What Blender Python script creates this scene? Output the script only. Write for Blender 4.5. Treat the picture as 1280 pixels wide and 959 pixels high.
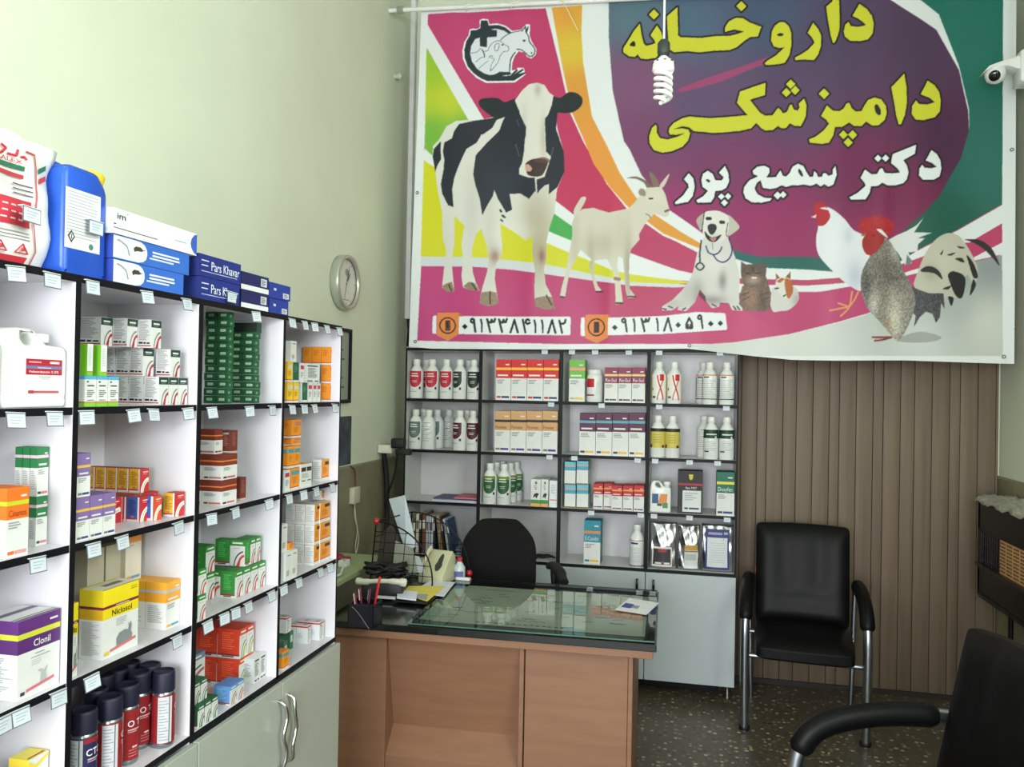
import bpy, bmesh, math, random
import numpy as np
from mathutils import Vector, Matrix
random.seed(4)
for o in list(bpy.data.objects): bpy.data.objects.remove(o)
SC = bpy.context.scene; COL = SC.collection
PI = math.pi
# ---------------------------------------------------------------- camera
FPX, EYE = 1016.99, 1.7
ROT = Matrix(((0.97631138, -0.21574267, -0.0164677), (0.21553698, 0.97640368, -0.01340365), (0.01897086, 0.00953674, 0.99977455)))
cam = bpy.data.cameras.new('camera'); camo = bpy.data.objects.new('camera', cam); COL.objects.link(camo)
cam.sensor_width = 36; cam.lens = FPX/1280*36; cam.clip_start = .05
X_, Y_, Z_ = (ROT.col[i] for i in range(3))
camo.matrix_world = Matrix(((X_[0], Z_[0], -Y_[0], 0), (X_[1], Z_[1], -Y_[1], 0), (X_[2], Z_[2], -Y_[2], EYE), (0, 0, 0, 1)))
SC.camera = camo
def at(px, py, x=None, y=None, z=None):               # the point of a wall, shelf or floor plane seen at a place in the photo
    d = ROT @ Vector(((px-640)/FPX, 1, -(py-479.5)/FPX))
    t = x/d[0] if x is not None else y/d[1] if y is not None else (z-EYE)/d[2]
    return Vector((d[0]*t, d[1]*t, EYE+d[2]*t))
# ---------------------------------------------------------------- light and exposure
SC.view_settings.view_transform = 'Standard'; SC.view_settings.look = 'None'; SC.view_settings.gamma = 1; SC.view_settings.use_curve_mapping = False
SC.view_settings.exposure = 0.25
W = bpy.data.worlds.new('sky'); SC.world = W; W.use_nodes = True
bg = W.node_tree.nodes['Background']; bg.inputs[0].default_value = (.80, .92, 1, 1); bg.inputs[1].default_value = 1.2
def area(name, loc, target, sx, sy, power, col):
    l = bpy.data.lights.new(name, 'AREA'); l.shape = 'RECTANGLE'; l.size = sx; l.size_y = sy; l.energy = power; l.color = col
    o = bpy.data.objects.new(name, l); COL.objects.link(o); o.location = loc
    o.rotation_euler = (Vector(target)-Vector(loc)).to_track_quat('-Z', 'Y').to_euler(); return o
# daylight from a high side window and the open shop door, both behind the camera
area('window_daylight', (1.97, .05, 2.75), (-1.6, 2.6, 2.0), 1.5, 1.0, 88, (.90, 1, .93))
area('doorway_daylight', (-.45, -1.95, 1.75), (-.3, 4, 1.9), 2.0, 1.6, 158, (.975, .99, 1))
# ---------------------------------------------------------------- materials
_m = {}
def lin(c): return [((v/255/12.92) if v/255 <= .04045 else ((v/255+.055)/1.055)**2.4) for v in c]
def mat(c, rough=.55, metal=0.0, var=.05, scale=14, coat=0.0, bump=0.0, spec=.5):
    k = (tuple(c), rough, metal, var, scale, coat, bump, spec)
    if k in _m: return _m[k]
    m = bpy.data.materials.new('paint_%02x%02x%02x' % tuple(int(v) for v in c)); m.use_nodes = True; nt = m.node_tree; b = nt.nodes['Principled BSDF']
    b.inputs['Roughness'].default_value = rough; b.inputs['Metallic'].default_value = metal; b.inputs['Coat Weight'].default_value = coat
    b.inputs['Coat Roughness'].default_value = .08; b.inputs['Specular IOR Level'].default_value = spec
    tc = nt.nodes.new('ShaderNodeTexCoord'); nz = nt.nodes.new('ShaderNodeTexNoise'); nz.inputs['Scale'].default_value = scale; nz.inputs['Detail'].default_value = 3
    nt.links.new(tc.outputs['Object'], nz.inputs['Vector'])
    rp = nt.nodes.new('ShaderNodeValToRGB'); a = lin(c)
    rp.color_ramp.elements[0].color = [v*(1-var) for v in a]+[1]; rp.color_ramp.elements[1].color = [min(1, v*(1+var)) for v in a]+[1]
    rp.color_ramp.elements[0].position = .3; rp.color_ramp.elements[1].position = .7
    nt.links.new(nz.outputs['Fac'], rp.inputs['Fac']); nt.links.new(rp.outputs['Color'], b.inputs['Base Color'])
    if bump:
        bp = nt.nodes.new('ShaderNodeBump'); bp.inputs['Strength'].default_value = bump; bp.inputs['Distance'].default_value = .004
        nt.links.new(nz.outputs['Fac'], bp.inputs['Height']); nt.links.new(bp.outputs['Normal'], b.inputs['Normal'])
    _m[k] = m; return m
def matc(c): return c if isinstance(c, bpy.types.Material) else mat(c)
# ---------------------------------------------------------------- mesh builder
_txt = {}
def text_polys(s, bold=False):                         # letter outlines as flat polygons, height of a capital = 1
    if (s, bold) in _txt: return _txt[(s, bold)]
    cu = bpy.data.curves.new('lettering', 'FONT'); cu.body = s; cu.size = 1.0; cu.resolution_u = 3
    if bold: cu.offset = .012
    o = bpy.data.objects.new('lettering', cu); me = o.to_mesh()
    vs = [(v.co.x/.72, v.co.y/.72) for v in me.vertices]; fs = [tuple(p.vertices) for p in me.polygons]
    o.to_mesh_clear(); bpy.data.objects.remove(o); bpy.data.curves.remove(cu)
    x0 = min(v[0] for v in vs); x1 = max(v[0] for v in vs); vs = [(x-x0, y) for x, y in vs]
    _txt[(s, bold)] = (vs, fs, x1-x0); return _txt[(s, bold)]
class MB:
    def __init__(s): s.v = []; s.f = []; s.mi = []; s.sm = []; s.mats = []; s.M = Matrix.Identity(4)
    def m(s, c):
        c = matc(c)
        if c not in s.mats: s.mats.append(c)
        return s.mats.index(c)
    def add(s, vs, fs, c, smooth=False):
        b = len(s.v); k = s.m(c); s.v += [tuple(s.M @ Vector(p)) for p in vs]
        for f in fs: s.f.append(tuple(b+i for i in f)); s.mi.append(k); s.sm.append(smooth)
    def quad(s, a, b, c, d, col): s.add([a, b, c, d], [(0, 1, 2, 3)], col)
    def box(s, x0, y0, z0, x1, y1, z1, c, front=None, bev=0, sm=False):
        if bev:
            bm = bmesh.new(); bmesh.ops.create_cube(bm, size=1)
            for v in bm.verts: v.co = Vector((x0+(v.co.x+.5)*(x1-x0), y0+(v.co.y+.5)*(y1-y0), z0+(v.co.z+.5)*(z1-z0)))
            bmesh.ops.bevel(bm, geom=bm.edges[:], offset=bev, segments=3, affect='EDGES', profile=.5)
            s.bm(bm, c, True); return
        P = [(x0, y0, z0), (x1, y0, z0), (x1, y1, z0), (x0, y1, z0), (x0, y0, z1), (x1, y0, z1), (x1, y1, z1), (x0, y1, z1)]
        F = {'b': (3, 2, 1, 0), 't': (4, 5, 6, 7), '-y': (0, 1, 5, 4), '+x': (1, 2, 6, 5), '+y': (2, 3, 7, 6), '-x': (3, 0, 4, 7)}
        front = front or {}
        b = len(s.v); s.v += [tuple(s.M @ Vector(p)) for p in P]
        for k, f in F.items(): s.f.append(tuple(b+i for i in f)); s.mi.append(s.m(front.get(k, c))); s.sm.append(sm)
    def bm(s, bm, c, smooth=False):
        bm.verts.index_update(); s.add([v.co[:] for v in bm.verts], [[v.index for v in f.verts] for f in bm.faces], c, smooth); bm.free()
    def lathe(s, prof, c, n=24, cx=0, cy=0, a0=0, a1=2*PI, smooth=True, cap=True):
        full = abs(a1-a0-2*PI) < 1e-6; N = n if full else n+1; vs = []; fs = []
        for r, z in prof:
            for i in range(N):
                a = a0+(a1-a0)*i/n; vs.append((cx+r*math.cos(a), cy+r*math.sin(a), z))
        for j in range(len(prof)-1):
            for i in range(n):
                k = (i+1) % N if full else i+1; fs.append((j*N+i, j*N+k, (j+1)*N+k, (j+1)*N+i))
        s.add(vs, fs, c, smooth)
        if full and cap:
            for j, rev in ((0, True), (len(prof)-1, False)):
                if prof[j][0] > 1e-5:
                    ring = list(range(j*N, j*N+N)); s.add(vs[j*N:j*N+N], [tuple(range(N))[::-1] if rev else tuple(range(N))], c)
    def tube(s, pts, r, c, n=8, closed=False, flat=1.0):
        P = [Vector(p) for p in pts]; N = len(P); R = r if isinstance(r, (list, tuple)) else [r]*N; vs = []; fs = []
        up = None
        for i, p in enumerate(P):
            a = P[(i-1) % N] if (i or closed) else p; b = P[(i+1) % N] if (i < N-1 or closed) else p
            t = (b-a).normalized()
            if up is None: up = Vector((0, 0, 1)) if abs(t.z) < .9 else Vector((1, 0, 0))
            u = t.cross(up).normalized(); up = u.cross(t).normalized()
            for k in range(n): an = 2*PI*k/n; vs.append(tuple(p+R[i]*(u*math.cos(an)*flat+up*math.sin(an))))
        for i in range(N if closed else N-1):
            for k in range(n):
                j = (i+1) % N; fs.append((i*n+k, i*n+(k+1) % n, j*n+(k+1) % n, j*n+k))
        s.add(vs, fs, c, True)
        if not closed: s.add(vs[:n], [tuple(range(n))[::-1]], c); s.add(vs[-n:], [tuple(range(n))], c)
    def prism(s, pts, holes, O, U, Vv, N, th, c, side=None, bev=0):    # outline in a plane (O, U, V), thickness along N
        O, U, Vv, N = (Vector(q) for q in (O, U, Vv, N)); bm = bmesh.new(); eds = []
        for loop in [pts]+list(holes):
            vv = [bm.verts.new(O+U*a+Vv*b) for a, b in loop]
            eds += [bm.edges.new((vv[i], vv[(i+1) % len(vv)])) for i in range(len(vv))]
        if holes: bmesh.ops.triangle_fill(bm, edges=eds, use_beauty=True)
        else: bm.faces.new([v for v in bm.verts])
        bmesh.ops.recalc_face_normals(bm, faces=bm.faces[:])
        g = bmesh.ops.extrude_face_region(bm, geom=bm.faces[:]); bmesh.ops.translate(bm, vec=N*th, verts=[q for q in g['geom'] if isinstance(q, bmesh.types.BMVert)])
        bmesh.ops.recalc_face_normals(bm, faces=bm.faces[:])
        if bev:
            es = [e for e in bm.edges if len(e.link_faces) == 2 and e.calc_face_angle(0) > .6]
            bmesh.ops.bevel(bm, geom=es, offset=bev, segments=2, affect='EDGES', profile=.5)
        s.bm(bm, c, bool(bev))
    def text(s, t, O, U, Vv, h, c, w=None, bold=False, center=False):
        vs, fs, tw = text_polys(t, bold); O, U, Vv = Vector(O), Vector(U), Vector(Vv); sx = h if w is None else w/tw
        off = tw*sx/2 if center else 0
        s.add([tuple(O+U*(x*sx-off)+Vv*(y*h)) for x, y in vs], fs, c)
    def build(s, name, parent=None, bevel=0, subsurf=0):
        me = bpy.data.meshes.new(name); me.from_pydata(s.v, [], s.f); me.polygons.foreach_set('material_index', s.mi); me.polygons.foreach_set('use_smooth', s.sm)
        for q in s.mats: me.materials.append(q)
        me.update(); o = bpy.data.objects.new(name, me); COL.objects.link(o); o.parent = parent
        if bevel: md = o.modifiers.new('bevel', 'BEVEL'); md.width = bevel; md.segments = 2; md.limit_method = 'ANGLE'
        if subsurf: md = o.modifiers.new('sub', 'SUBSURF'); md.levels = subsurf; md.render_levels = subsurf
        return o
def tag(o, label=None, cat=None, group=None, kind=None):
    for k, v in (('label', label), ('category', cat), ('group', group), ('kind', kind)):
        if v: o[k] = v
    return o
def thing(name, label, cat, loc=(0, 0, 0), rz=0, group=None):
    o = bpy.data.objects.new(name, None); COL.objects.link(o); o.location = loc; o.rotation_euler = (0, 0, rz); o.empty_display_size = .1
    return tag(o, label, cat, group)
def dup(o, loc=None, rz=None, label=None, group=None):
    r = o.copy(); COL.objects.link(r)
    if loc is not None: r.location = loc
    if rz is not None: r.rotation_euler = (0, 0, rz)
    if label: r['label'] = label
    if group: r['group'] = group
    for ch in list(o.children):
        c = ch.copy(); COL.objects.link(c); c.parent = r
        for g in ch.children: d = g.copy(); COL.objects.link(d); d.parent = c
    return r
def smooth_pts(P, n=6, closed=False):
    P = [Vector(p) for p in P]; N = len(P); out = []
    for i in range(N if closed else N-1):
        p0, p1, p2, p3 = [P[(i+k) % N] if closed else P[min(max(i+k, 0), N-1)] for k in (-1, 0, 1, 2)]
        for j in range(n):
            t = j/n; out.append(.5*((2*p1)+(p2-p0)*t+(2*p0-5*p1+4*p2-p3)*t*t+(3*p1-p0-3*p2+p3)*t**3))
    if not closed: out.append(P[-1])
    return out
ORD = ['first', 'second', 'third', 'fourth', 'fifth', 'sixth', 'seventh', 'eighth', 'ninth', 'tenth', 'eleventh', 'twelfth', 'thirteenth', 'fourteenth']
BLACK = mat((15, 15, 21), .5, var=.1, spec=.2); WHITE = mat((214, 212, 219), .28, var=.02, spec=.4); CHROME = mat((200, 202, 206), .18, 1.0)
SILVER = mat((168, 174, 184), .32, 1.0); LEATHER = mat((10, 10, 12), .48, var=.2, scale=60, bump=.15, spec=.2); RUBBER = mat((14, 14, 15), .6)
# ---------------------------------------------------------------- room shell
XL, XR, YB, YF, ZC = -1.835, 1.70, 5.08, -1.6, 4.3
PAINT = mat((220, 226, 205), .75, var=.03, scale=2.5, spec=.2)
def marble(name, c1, c2):
    m = bpy.data.materials.new(name); m.use_nodes = True; nt = m.node_tree; b = nt.nodes['Principled BSDF']; b.inputs['Roughness'].default_value = .35
    tc = nt.nodes.new('ShaderNodeTexCoord'); nz = nt.nodes.new('ShaderNodeTexNoise'); nz.inputs['Scale'].default_value = 3; nz.inputs['Detail'].default_value = 8; nz.inputs['Distortion'].default_value = 1.5
    rp = nt.nodes.new('ShaderNodeValToRGB'); rp.color_ramp.elements[0].position = .35; rp.color_ramp.elements[1].position = .68
    rp.color_ramp.elements[0].color = lin(c1)+[1]; rp.color_ramp.elements[1].color = lin(c2)+[1]
    nt.links.new(tc.outputs['Object'], nz.inputs['Vector']); nt.links.new(nz.outputs['Fac'], rp.inputs['Fac']); nt.links.new(rp.outputs['Color'], b.inputs['Base Color']); return m
MARBLE = marble('marble', (122, 118, 92), (146, 140, 112))
def terrazzo():
    m = bpy.data.materials.new('terrazzo'); m.use_nodes = True; nt = m.node_tree; b = nt.nodes['Principled BSDF']; b.inputs['Roughness'].default_value = .38
    tc = nt.nodes.new('ShaderNodeTexCoord'); L = nt.links.new
    v = nt.nodes.new('ShaderNodeTexVoronoi'); v.inputs['Scale'].default_value = 42; L(tc.outputs['Object'], v.inputs['Vector'])
    nz = nt.nodes.new('ShaderNodeTexNoise'); nz.inputs['Scale'].default_value = 2.2; nz.inputs['Detail'].default_value = 4; L(tc.outputs['Object'], nz.inputs['Vector'])
    sep = nt.nodes.new('ShaderNodeSeparateColor'); L(v.outputs['Color'], sep.inputs[0])
    chip = nt.nodes.new('ShaderNodeValToRGB'); e = chip.color_ramp; e.interpolation = 'CONSTANT'
    e.elements[0].color = lin((104, 94, 78))+[1]; e.elements[1].position = .50; e.elements[1].color = lin((132, 116, 90))+[1]
    for p, c in ((.66, (66, 64, 54)), (.76, (160, 148, 112)), (.90, (206, 196, 160))): q = e.elements.new(p); q.color = lin(c)+[1]
    L(sep.outputs[0], chip.inputs['Fac'])
    d = nt.nodes.new('ShaderNodeMath'); d.operation = 'LESS_THAN'; d.inputs[1].default_value = .42; L(v.outputs['Distance'], d.inputs[0])
    mx = nt.nodes.new('ShaderNodeMix'); mx.data_type = 'RGBA'; mx.inputs[6].default_value = lin((96, 88, 74))+[1]; L(d.outputs[0], mx.inputs[0]); L(chip.outputs['Color'], mx.inputs[7])
    m2 = nt.nodes.new('ShaderNodeMix'); m2.data_type = 'RGBA'; m2.blend_type = 'MULTIPLY'; m2.inputs[0].default_value = .5; L(mx.outputs[2], m2.inputs[6]); L(nz.outputs['Fac'], m2.inputs[7])
    L(m2.outputs[2], b.inputs['Base Color']); return m
def woodgrain(name, c1, c2, sx=40, sz=1.2, rough=.5):
    m = bpy.data.materials.new(name); m.use_nodes = True; nt = m.node_tree; b = nt.nodes['Principled BSDF']; b.inputs['Roughness'].default_value = rough; L = nt.links.new
    tc = nt.nodes.new('ShaderNodeTexCoord'); mp = nt.nodes.new('ShaderNodeMapping'); mp.inputs['Scale'].default_value = (sx, sx, sz); L(tc.outputs['Object'], mp.inputs['Vector'])
    nz = nt.nodes.new('ShaderNodeTexNoise'); nz.inputs['Scale'].default_value = 1; nz.inputs['Detail'].default_value = 5; nz.inputs['Distortion'].default_value = .6; L(mp.outputs[0], nz.inputs['Vector'])
    rp = nt.nodes.new('ShaderNodeValToRGB'); rp.color_ramp.elements[0].position = .35; rp.color_ramp.elements[1].position = .66
    rp.color_ramp.elements[0].color = lin(c1)+[1]; rp.color_ramp.elements[1].color = lin(c2)+[1]; L(nz.outputs['Fac'], rp.inputs['Fac']); L(rp.outputs['Color'], b.inputs['Base Color']); return m
def struct(name, mb): return tag(mb.build(name), kind='structure')
b = MB(); b.box(XL-.15, YF-.15, -.15, XR+.15, YB+.15, 0, terrazzo()); struct('floor', b)
b = MB(); b.box(XL-.15, YF-.15, ZC, XR+.15, YB+.15, ZC+.12, mat((226, 228, 222), .8)); struct('ceiling', b)
b = MB(); b.box(XL-.15, YF-.15, 0, XL, YB+.15, ZC, PAINT); b.box(XL, YF, 0, XL+.010, YB, 1.262, MARBLE); b.box(XL, YF, 1.262, XL+.013, YB, 1.275, mat((150, 146, 120))); struct('wall_left', b)
b = MB(); WY0, WY1, WZ0, WZ1 = -.75, .85, 2.2, 3.3
for q in ((YF-.15, 0, WY0, ZC), (WY1, 0, YB+.15, ZC), (WY0, 0, WY1, WZ0), (WY0, WZ1, WY1, ZC)): b.box(XR, q[0], q[1], XR+.12, q[2], q[3], PAINT)
b.box(XR-.010, YF, 0, XR, YB, 1.262, MARBLE); b.box(XR-.013, YF, 1.262, XR, YB, 1.275, mat((150, 146, 120))); struct('wall_right', b)
b = MB(); b.box(XL, YB, 0, XR, YB+.15, ZC, PAINT); struct('wall_back', b)
b = MB()                                              # shop front: wide doorway open to the street
for q in ((XL, 0, -1.62, ZC), (.72, 0, XR, ZC), (-1.62, 2.75, .72, ZC)): b.box(q[0], YF-.12, q[1], q[2], YF, q[3], PAINT)
struct('wall_front', b)
b = MB(); PVC = mat((196, 198, 196), .4)
for x0, z0, x1, z1 in ((-1.62, 0, -1.56, 2.75), (.66, 0, .72, 2.69), (-1.56, 2.69, .72, 2.75)): b.box(x0, YF-.09, z0, x1, YF-.03, z1, PVC)
struct('door_1', b)
b = MB()
for y0, z0, y1, z1 in ((WY0, WZ0, WY0+.05, WZ1), (WY1-.05, WZ0, WY1, WZ1), (WY0+.05, WZ0, WY1-.05, WZ0+.05), (WY0+.05, WZ1-.05, WY1-.05, WZ1), ((WY0+WY1)/2-.02, WZ0+.05, (WY0+WY1)/2+.02, WZ1-.05)): b.box(XR+.03, y0, z0, XR+.08, y1, z1, PVC)
struct('window_1', b)
# brown corrugated panelling over the lower rear wall
PANEL = woodgrain('panel_wood', (106, 90, 74), (122, 104, 86), 30, 1.0, .55); b = MB(); x = .20; k = 0
w = [.092, .092, .055, .092, .075, .092, .092, .055]
while x < XR-.02:
    ww = min(w[k % 8], XR-.012-x); b.box(x+.0014, YB-.022, .012, x+ww-.0014, YB-.002, 2.35, PANEL, bev=.0022)
    if ww > .08 and k % 2: b.box(x+ww*.45, YB-.0225, .012, x+ww*.47, YB-.02, 2.35, mat((116, 100, 82)))
    x += ww; k += 1
b.box(.20, YB-.006, .0, XR-.01, YB-.0, 2.36, mat((66, 54, 44))); struct('trim_1', b)
b = MB(); b.box(.20, YB-.036, 0.0, XR-.012, YB-.024, .028, mat((44, 38, 34))); struct('baseboard_back', b)
# conduits and corner trunking
b = MB(); p = at(513.5, 200, y=5.045); b.box(p.x-.017, p.y-.017, 2.16, p.x+.017, p.y+.017, 4.28, mat((226, 228, 228), .4), bev=.003); b.box(p.x-.0175, p.y-.02, 4.265, p.x+.02, p.y+.02, 4.285, BLACK); b.tube([(p.x+.004, p.y, 2.17), (p.x+.012, p.y, 2.08), (p.x+.006, p.y, 1.98)], .011, BLACK)
tag(b.build('trunking_pole'), 'white square upright trunking in the corner beside the banner edge', 'trunking')
# ---------------------------------------------------------------- printed banner artwork (vector shapes -> colours on the sheet)
AX0, AY0, AX1, AY1, AK = 500.0, -40.0, 1285.0, 470.0, 3.0
class Art:
    def __init__(s):
        s.w, s.h = int((AX1-AX0)*AK), int((AY1-AY0)*AK)
        s.c = np.zeros((s.h, s.w, 3), np.float32)
    def _mask(s, polys):
        allp = np.concatenate(polys)
        q0 = np.floor((allp.min(0)-[AX0, AY0])*AK).astype(int)-1; q1 = np.ceil((allp.max(0)-[AX0, AY0])*AK).astype(int)+2
        x0, y0 = max(q0[0], 0), max(q0[1], 0); x1, y1 = min(q1[0], s.w), min(q1[1], s.h)
        if x1 <= x0 or y1 <= y0: return None
        W, H = x1-x0, y1-y0
        tog = np.zeros((H, W+1), np.uint8)
        for P in polys:
            Q = (P-[AX0, AY0])*AK-[x0, y0]-.5
            for (ax, ay), (bx, by) in zip(Q, np.roll(Q, -1, 0)):
                if ay == by: continue
                if ay > by: ax, ay, bx, by = bx, by, ax, ay
                r = np.arange(max(math.ceil(ay), 0), min(math.ceil(by), H))
                if len(r) == 0: continue
                cx = np.clip(np.ceil(ax+(r-ay)*(bx-ax)/(by-ay)).astype(int), 0, W)
                tog[r, cx] ^= 1
        m = np.bitwise_xor.accumulate(tog, axis=1)[:, :W].astype(bool)
        return m, x0, y0, x1, y1
    def fill(s, col, *polys, a=1.0, blobs=(), noise=0, seed=0):
        r = s._mask(polys)
        if r is None: return
        m, x0, y0, x1, y1 = r
        yy, xx = np.mgrid[y0:y1, x0:x1]; px = xx/AK+AX0; py = yy/AK+AY0
        C = s.grad(col, px, py)
        for (cx, cy, rx, ry, bc, ba) in blobs:
            w = (ba*np.exp(-(((px-cx)/rx)**2+((py-cy)/ry)**2)))[..., None]
            C = C*(1-w)+np.array(bc, np.float32)*w
        if noise:
            rg = np.random.RandomState(seed); n = rg.rand((y1-y0)//5+2, (x1-x0)//3+2)
            n = np.repeat(np.repeat(n, 5, 0), 3, 1)[:y1-y0, :x1-x0]
            C = C+(n[..., None]-.5)*2*noise
        t = s.c[y0:y1, x0:x1]
        mm = m[..., None]*a
        t[:] = t*(1-mm)+C*mm
    def grad(s, col, px, py):
        if isinstance(col, tuple): return np.broadcast_to(np.array(col, np.float32), px.shape+(3,)).copy()
        tot = 0; acc = 0                                     # list of (x, y, colour): smooth inverse-distance blend
        for (x, y, c) in col:
            w = 1/((px-x)**2+(py-y)**2+400)**1.5
            acc = acc+w[..., None]*np.array(c, np.float32); tot = tot+w
        return (acc/tot[..., None]).astype(np.float32)
    def line(s, P, w, col, closed=False):
        if closed: P = np.vstack([P, P[:1]])
        for a, b in zip(P[:-1], P[1:]):
            lo = np.minimum(a, b)-w; hi = np.maximum(a, b)+w
            x0, y0 = np.maximum(((lo-[AX0, AY0])*AK).astype(int)-1, 0); x1, y1 = ((hi-[AX0, AY0])*AK).astype(int)+2
            x1, y1 = min(x1, s.w), min(y1, s.h)
            if x1 <= x0 or y1 <= y0: continue
            yy, xx = np.mgrid[y0:y1, x0:x1]; px = (xx+.5)/AK+AX0; py = (yy+.5)/AK+AY0
            d = b-a; L = max(d@d, 1e-9); t = np.clip(((px-a[0])*d[0]+(py-a[1])*d[1])/L, 0, 1)
            m = (px-a[0]-t*d[0])**2+(py-a[1]-t*d[1])**2 < (w/2)**2
            s.c[y0:y1, x0:x1][m] = col
def V(o, txt):                                                # "x,y x,y ..." in a local frame (ox, oy, scale)
    a = np.array([float(v) for v in txt.replace(',', ' ').split()]).reshape(-1, 2)
    return a/o[2]+np.array(o[:2])
def sm(P, n=4, closed=True):                                  # Catmull-Rom smoothing
    N = len(P); out = []
    for i in range(N if closed else N-1):
        p0, p1, p2, p3 = [P[(i+k) % N] if closed else P[min(max(i+k, 0), N-1)] for k in (-1, 0, 1, 2)]
        for j in range(n):
            t = j/n
            out.append(.5*((2*p1)+(p2-p0)*t+(2*p0-5*p1+4*p2-p3)*t*t+(3*p1-p0-3*p2+p3)*t**3))
    if not closed: out.append(P[-1])
    return np.array(out)
def banner_art():
    A = Art(); I = (0, 0, 1.0)
    def F(col, o, txt, smooth=False, **k):
        P = V(o, txt); A.fill(col, sm(P) if smooth else P, **k)
    def L(o, txt, w, col, smooth=True, closed=False):
        P = V(o, txt); A.line(sm(P, 4, closed) if smooth else P, w, col, closed and not smooth)
    WH = (222, 226, 228); PK = (183, 66, 104)
    A.c[:] = WH
    F([(560, 40, (190, 72, 118)), (650, 160, (186, 62, 104)), (740, 240, (188, 62, 96)), (540, 400, (188, 72, 128)), (700, 400, (186, 74, 122)), (900, 400, (190, 70, 116)), (800, 330, (180, 64, 100)), (1000, 380, (184, 62, 112))], I,
      '535,18 700,9 900,-8 1253,-40 1253,318 1084,392 1050,402 985,418 916,430 850,430 700,430 522,426 527,333')
    # green and yellow field on the left
    F([(540, 90, (150, 190, 60)), (560, 130, (205, 205, 60)), (540, 160, (110, 175, 70)), (580, 170, (95, 165, 75)), (535, 125, (190, 200, 60))], I, '533,60 588,150 600,175 600,240 560,225 531,187')
    F(WH, I, '533.5,29 603,146 620,175 600,175 533,59')
    F(WH, I, '531,186 560,212 640,262 640,282 560,235 530,200')
    F([(530, 260, (205, 205, 40)), (600, 320, (210, 208, 55)), (690, 310, (204, 204, 50))], I, '530,201 548,212 610,250 684,304 712,316 747,330 765,338 787,343 848,350.5 870,354 848,355 789,353 738,342 690,332 640,325 600,322 560,321 526.5,321')
    F((205, 210, 214), I, '526.5,321 560,321 600,322 640,325 690,332 738,342 789,353 848,355 870,357 848,359.5 789,357.5 749,352 690,344 640,337 600,334 560,333 526,333')
    F(WH, I, '684,304 712,316 747,330 765,338 787,343 848,350.5 880,353 880,345 848,338 820,328 789,317 760,300 718,269 696,252 660,230 660,290')
    F((75, 165, 85), I, '660,250 694,268 714,282 740,296 760,306 772,318 740,309 715,301 690,291 660,275')
    # orange and white sweeps
    F(WH, I, '682,10 728,6 761,-10 761,46 766,113 770,132 780,177 787,187 802,219 837,263 859,278 877,291 890,300 890,325 843,301 829,295 809,281 784,262 759,231 729,177 713,142 699,80')
    F([(700, 20, (222, 160, 70)), (715, 60, (215, 190, 70)), (720, 110, (214, 150, 70)), (740, 180, (222, 150, 74)), (790, 250, (220, 150, 66)), (860, 300, (216, 152, 60))], I,
      '689.5,9 728,7 727,40 729,79 740,146 759,183 775,217 795,247 821,270 851,290 880,307 880,313 848,300 829,292 809,277 784,258 763,235 742,205 730,175 715,141 702,79')
    # dark round field with teal ground
    F([(1230, 40, (40, 112, 100)), (1220, 200, (46, 108, 98)), (1170, 280, (38, 92, 80)), (1000, 330, (30, 96, 90)), (930, 320, (40, 100, 100))], I,
      '1112,-20 1254,-40 1253,255 1199,286 1146,313 1131,324 1100,345 1040,340 1010,337 956,335 919,324 900,318 900,300 1010,300 1120,290')
    F(WH, I, '1095,-20 1149,-1 1174,17 1199.5,82 1212,135 1212.5,162 1180,120')
    F([(790, 20, (92, 118, 132)), (860, 30, (84, 108, 132)), (960, 20, (76, 92, 118)), (800, 100, (128, 84, 118)), (870, 130, (100, 82, 116)), (820, 180, (122, 70, 108)), (1000, 130, (92, 72, 104)), (1150, 60, (82, 62, 88)), (1180, 180, (80, 46, 76)), (1040, 60, (86, 72, 100)), (900, 210, (120, 62, 102)), (860, 270, (158, 54, 108)), (950, 280, (150, 46, 100)), (1060, 230, (118, 48, 88)), (1130, 240, (120, 42, 82)), (1000, 300, (148, 42, 96)), (1090, 300, (146, 46, 96))], I,
      '761,-20 1080,-40 1112,0 1171,36.6 1199.5,87 1211,138 1212,162 1202,197 1174,245 1154.5,266 1128,290 1090,312 1040,323 1010,321 948,321 929,316 915,311 890,303 877,291 859,278 837,263 802,219 787,187 780,177 770,132 766,113 761,46')
    F((176, 74, 116), I, '846,112 880,98 930,82 985,62 985,70 940,86 900,102 850,116', a=.75)
    # bands and studio floor at the right
    F(WH, I, '1253,256 1199,287 1146,314 1120,330 1090,344 1040,340 1010,337 956,335 919,323 905,330 905,372 1020,366 1100,352 1253,318')
    F(PK, I, '1253,279 1225,297 1190,316 1150,335 1100,350 1045,355 1010,357 940,356 900,352 900,346 940,349 1010,350 1045,348 1100,340 1150,322 1200,303 1253,303')
    F(PK, I, '1253,279 1190,316 1217,322 1253,303')
    F((184, 62, 112), I, '905,374 905,366 956,365 1020,365 1050,363 1090,352 1084,392 1050,402 985,418')
    F([(1200, 330, (150, 158, 158)), (1240, 330, (140, 148, 148)), (1120, 380, (186, 192, 190)), (1200, 380, (172, 178, 176)), (1230, 400, (204, 206, 198)), (1000, 430, (208, 212, 208)), (1150, 430, (202, 206, 202))], I,
      '860,432 916,428 985,418 1050,403 1084,393 1150,360 1217,327 1253,319 1254,430 1254,445 900,445')
    # emblem: ring, hand, cross, horse
    E1 = (570, 15, 10.09); DK = (48, 60, 66)
    F((228, 232, 236), E1, '295,100 340,82 405,90 418,150 520,138 625,172 710,240 830,222 850,190 890,150 930,155 932,200 928,290 955,370 1015,470 1005,540 950,585 900,565 860,512 790,495 740,560 710,640 703,735 755,730 775,702 855,705 865,755 880,785 740,888 370,888 250,825 145,720 90,600 80,500 105,380 160,290 168,222 200,208 270,210 298,190')
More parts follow.
